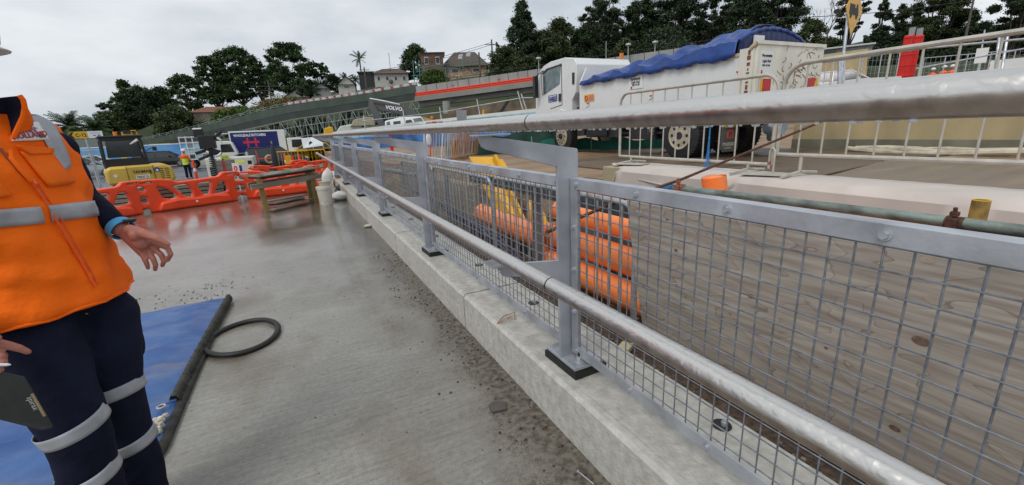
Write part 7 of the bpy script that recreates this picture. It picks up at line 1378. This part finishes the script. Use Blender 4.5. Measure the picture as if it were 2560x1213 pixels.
TR = [
 ('spreading tree at the left end of the wooded hill', 295, 345, 250, 62, 100, F2, 'gum', .25, 1.6), ('tall dark pointed tree rising left of the fig grove', 342, 345, 208, 82, 98, F1, 'cone', .05, 2.2), ('dense dark tree filling the hill behind the mini excavator', 375, 355, 225, 100, 99, F4, 'bush', .0, 2.4), ('bushy green tree low on the hill at left', 290, 372, 285, 90, 94, F2, 'bush', 0, 2.2), ('rounded dark tree between the pointed tree and the open figs', 425, 345, 226, 84, 102, F4, 'bush', .1, 2.0), ('leafy shrub mass below the rounded tree', 455, 350, 275, 120, 93, F2, 'bush', 0, 2.2),
 ('open crowned fig tree with bare stems leftmost in the row', 478, 298, 193, 92, 103, F1, 'fig', .2, 1.2), ('tall left half of the fig grove', 550, 280, 150, 88, 104, F1, 'fig', .14, 1.6), ('broadest fig tree in the middle of the grove', 612, 272, 132, 118, 106, F1, 'fig', .16, 1.7), ('fig tree at the right shoulder of the grove', 660, 266, 160, 60, 107, F1, 'fig', .2, 1.3), ('large domed fig tree standing alone right of the grove', 735, 250, 120, 118, 105, F1, 'fig', .12, 2.1),
 ('thin tree right of the domed fig', 803, 225, 160, 48, 108, F1, 'gum', .4, 1.1), ('small round tree over the cottage roofs', 835, 232, 190, 60, 100, F4, 'bush', 0, 1.6), ('low bushes in front of the cottages', 780, 240, 205, 70, 97, F4, 'bush', 0, 1.6), ('dark round tree behind the brick clad house', 1043, 200, 122, 78, 100, F1, 'bush', 0, 2.4), ('bright green bush growing over the viaduct parapet', 1085, 213, 178, 74, 62, F3, 'bush', 0, 2.2),
 ('dark conifer towering beside the steep roofed house', 1312, 180, 22, 118, 78, F4, 'cone', .05, 2.2), ('olive bushy tree between house and conifer', 1265, 190, 125, 100, 70, F2, 'bush', 0, 2.2), ('green shrub above the parapet right of the lamps', 1320, 178, 145, 80, 62, F2, 'bush', 0, 2), ('rounded mid green tree behind the truck cab', 1400, 165, 62, 110, 76, F2, 'bush', .1, 2.2), ('dark tree between the rounded tree and the gum', 1360, 172, 85, 90, 80, F4, 'bush', 0, 2.0), ('gum tree with pale open crown above the cab', 1505, 160, 0, 110, 80, F5, 'gum', .35, 1.5),
 ('dark bushy tree under the pale gum', 1470, 165, 70, 110, 76, F4, 'bush', 0, 2.2), ('tall dark gum behind the front of the tarpaulin', 1600, 155, 15, 110, 80, F4, 'fig', .2, 1.8), ('broad dark gum above the middle of the tarpaulin', 1690, 150, -30, 140, 78, F4, 'fig', .2, 1.9), ('brown tinged shrub right of the cab roof', 1560, 160, 105, 80, 70, F2, 'bush', 0, 2.2), ('slender gum with sparse leaves over the tray', 1780, 150, -20, 90, 80, F5, 'gum', .25, 1.5), ('dark tree behind the peak of the tarpaulin', 1850, 150, 10, 120, 76, F4, 'fig', .2, 1.8),
 ('massive dark tree right of the tarpaulin peak', 1935, 145, -50, 140, 70, F4, 'fig', .15, 2.0), ('mid green tree behind the white tailgate', 2020, 140, 60, 100, 66, F2, 'bush', .0, 1.6), ('crooked gum behind the diamond sign', 2110, 150, -20, 80, 62, F4, 'gum', .35, 1.5), ('narrow cypress like tree left of the red tower', 2190, 150, 5, 50, 60, F4, 'col', .1, 1.6), ('second narrow tree close to the sign', 2235, 150, 20, 44, 62, F4, 'col', .1, 1.4), ('wide layered tree above the red tower', 2310, 150, -20, 150, 58, F2, 'gum', .25, 2.0), ('dark bushy tree behind the red tower', 2270, 170, 75, 170, 60, F4, 'bush', 0, 2.4),
 ('dense tree right of the red tower', 2390, 160, 40, 120, 58, F4, 'bush', 0, 2.2), ('dark feathery tree at the right edge', 2520, 160, -40, 140, 52, F4, 'gum', .2, 2.2), ('tall black tree closing the right edge', 2590, 160, -60, 140, 52, F4, 'fig', .1, 2.2), ('low dark bush behind the crowd of workers', 2440, 180, 100, 150, 54, F4, 'bush', 0, 2.2), ('low dark bush left of the red tower', 2180, 185, 130, 120, 54, F4, 'bush', 0, 2.2), ('dark undergrowth tree behind the tray front', 1650, 170, 95, 200, 72, F4, 'bush', 0, 2.2), ('dark undergrowth tree behind the tray rear', 1850, 165, 85, 200, 70, F4, 'bush', 0, 2.2), ('dark hedge tree behind the diamond sign post', 2060, 160, 105, 110, 60, F2, 'bush', 0, 1.6)]
for i, (lab, x, yb, yt, w, d, fm, stl, cb__, dn) in enumerate(TR): tree(lab, x, yb, yt, w, d, fm, stl, i, 'bush' if stl == 'bush' and yb - yt < 60 else 'tree', dn, cb__)
def palm(label, px_, yb, yt, d, L_, n, seed, tr=.2, droop=1., m=F1):
    p = D(px_, yb, d); q = D(px_, yt, d); H = q.z - p.z; o = thing('palm_tree', label, 'palm', p); r_ = random.Random(seed); MB().tube([(0, 0, -1), (0, 0, H * .5), (0, 0, H)], [tr * 1.1, tr * .85, tr], 9).build('trunk', BARK, o, smooth=True); mb = MB()
    for i in range(n):
        a = r_.uniform(0, 2 * pi); el = r_.uniform(-.35, 1.25); l = L_ * r_.uniform(.8, 1.1); h = Vector((cos(a), sin(a), 0)); pt = Vector((0, 0, H)); v = h * cos(el) + Vector((0, 0, sin(el))); prev = pt
        for s in range(8):
            v = (v + Vector((0, 0, -.13 * droop))).normalized(); nx_ = prev + v * l / 9; sd = v.cross(Vector((0, 0, 1))).normalized(); w = l * .2 * sin(pi * (s + 1) / 10.5)
            for q_ in (-1, 1):
                for e_ in (0, .5): b0 = prev.lerp(nx_, e_); tip = b0 + sd * q_ * w + v * l * .05 - Vector((0, 0, w * .35)); mb.add([b0, b0 + v * l * .05, tip], [(0, 1, 2)])
            mb.add([prev, nx_, nx_ + Vector((0, 0, .03)), prev + Vector((0, 0, .04))], [(0, 1, 2, 3)]); prev = nx_
    mb.build('fronds', m, o, smooth=False, fix=False)['kind'] = 'stuff'; return o
palm('broad date palm at the far left beside the C-12 sign', 185, 352, 318, 70, 3.6, 70, 1, .45); palm('second date palm partly behind the bushes', 248, 360, 322, 76, 3.2, 55, 2, .4); palm('tall thin palm standing above the white cottages', 908, 222, 150, 104, 2.6, 22, 3, .16, .8); palm('feathery palm over the cottage roof', 868, 222, 200, 98, 2.4, 30, 4, .15); palm('small palm between cottage and balcony house', 890, 222, 202, 99, 2.2, 28, 5, .15)
tree('dark bushes below the far left palms', 200, 402, 345, 140, 66, F2, 'bush', 77, 'bush', 2.2, 0); tree('green shrubs on the bank below the terracotta roof', 600, 300, 272, 130, 76, F3, 'bush', 78, 'bush', 1.6, 0); tree('dry grassy shrubs along the top of the ramp', 720, 272, 250, 150, 75, mat('dry grass shrubs', (.16, .13, .05), .8, 0, .3, 1, island=.4), 'bush', 79, 'bush', 1.6, 0)
for k, (x, lab) in enumerate(((600, 'dark shrubs in the shade under the ramp, left'), (700, 'dark shrubs in the shade under the ramp, middle'), (800, 'dark shrubs in the shade under the ramp behind the trusses'), (900, 'dark shrubs under the ramp behind the excavator boom'), (1000, 'dark shrubs under the right end of the ramp'))): tree(lab, x, 388, (338, 318, 300, 286, 276)[k], 130, 76 - k, F4, 'bush', 80 + k, 'bush', 2.0, 0)
# bare tree by the sign
bt_ = thing('bare_tree', 'leafless pale branched tree left of the diamond sign', 'tree', D(2062, 120, 58)); mb = MB(); r_ = random.Random(4)
def br(p, v, l, r, n):
    q = p + v * l; mb.tube([p, (p + q) / 2 + Vector((r_.uniform(-.1, .1), 0, r_.uniform(-.1, .1))) * l, q], [r, r * .8, r * .6], 5)
    if n > 0:
        for k in range(3): br(q, (v + Vector((r_.uniform(-.8, .8), r_.uniform(-.8, .8), r_.uniform(-.2, .6)))).normalized(), l * .72, r * .6, n - 1)
br(Vector((0, 0, -1)), Vector((.05, 0, 1)), 2.6, .12, 4); mb.build('branches', BARK, bt_, smooth=True, fix=False)

# far wooded slope behind the houses and the truck that reads as one mass
rng = np.random.default_rng(5); P = []
for (xa, xb, ya, yb_, yc, d0) in ((1240, 1480, 165, 190, 120, 92), (1480, 1980, 150, 175, 62, 88), (1980, 2160, 150, 175, 112, 78), (2160, 2640, 150, 175, 88, 72), (340, 480, 340, 360, 262, 108)):
    for i in range(int((xb - xa) * (ya - yc) * 1.15)):
        x = rng.uniform(xa, xb); top = yc + 14 * sin(x * .045) + 9 * sin(x * .11 + 1); y = rng.uniform(top, yb_); q = D(x, y, d0 + rng.uniform(-3, 5)); P.append(tuple(q))
P = np.array(P); V_ = leafmesh(P, .34, rng); n = len(P); me = bpy.data.meshes.new('wood'); me.vertices.add(n * 4); me.vertices.foreach_set('co', V_.ravel()); me.loops.add(n * 4); me.loops.foreach_set('vertex_index', np.arange(n * 4, dtype=np.int32)); me.polygons.add(n); me.polygons.foreach_set('loop_start', np.arange(0, n * 4, 4, dtype=np.int32)); me.update(calc_edges=True); me.materials.append(F4)
o = bpy.data.objects.new('woodland', me); COL.objects.link(o); tag(o, 'dark distant woodland filling the slope behind the houses and the truck', 'woodland', kind='stuff')
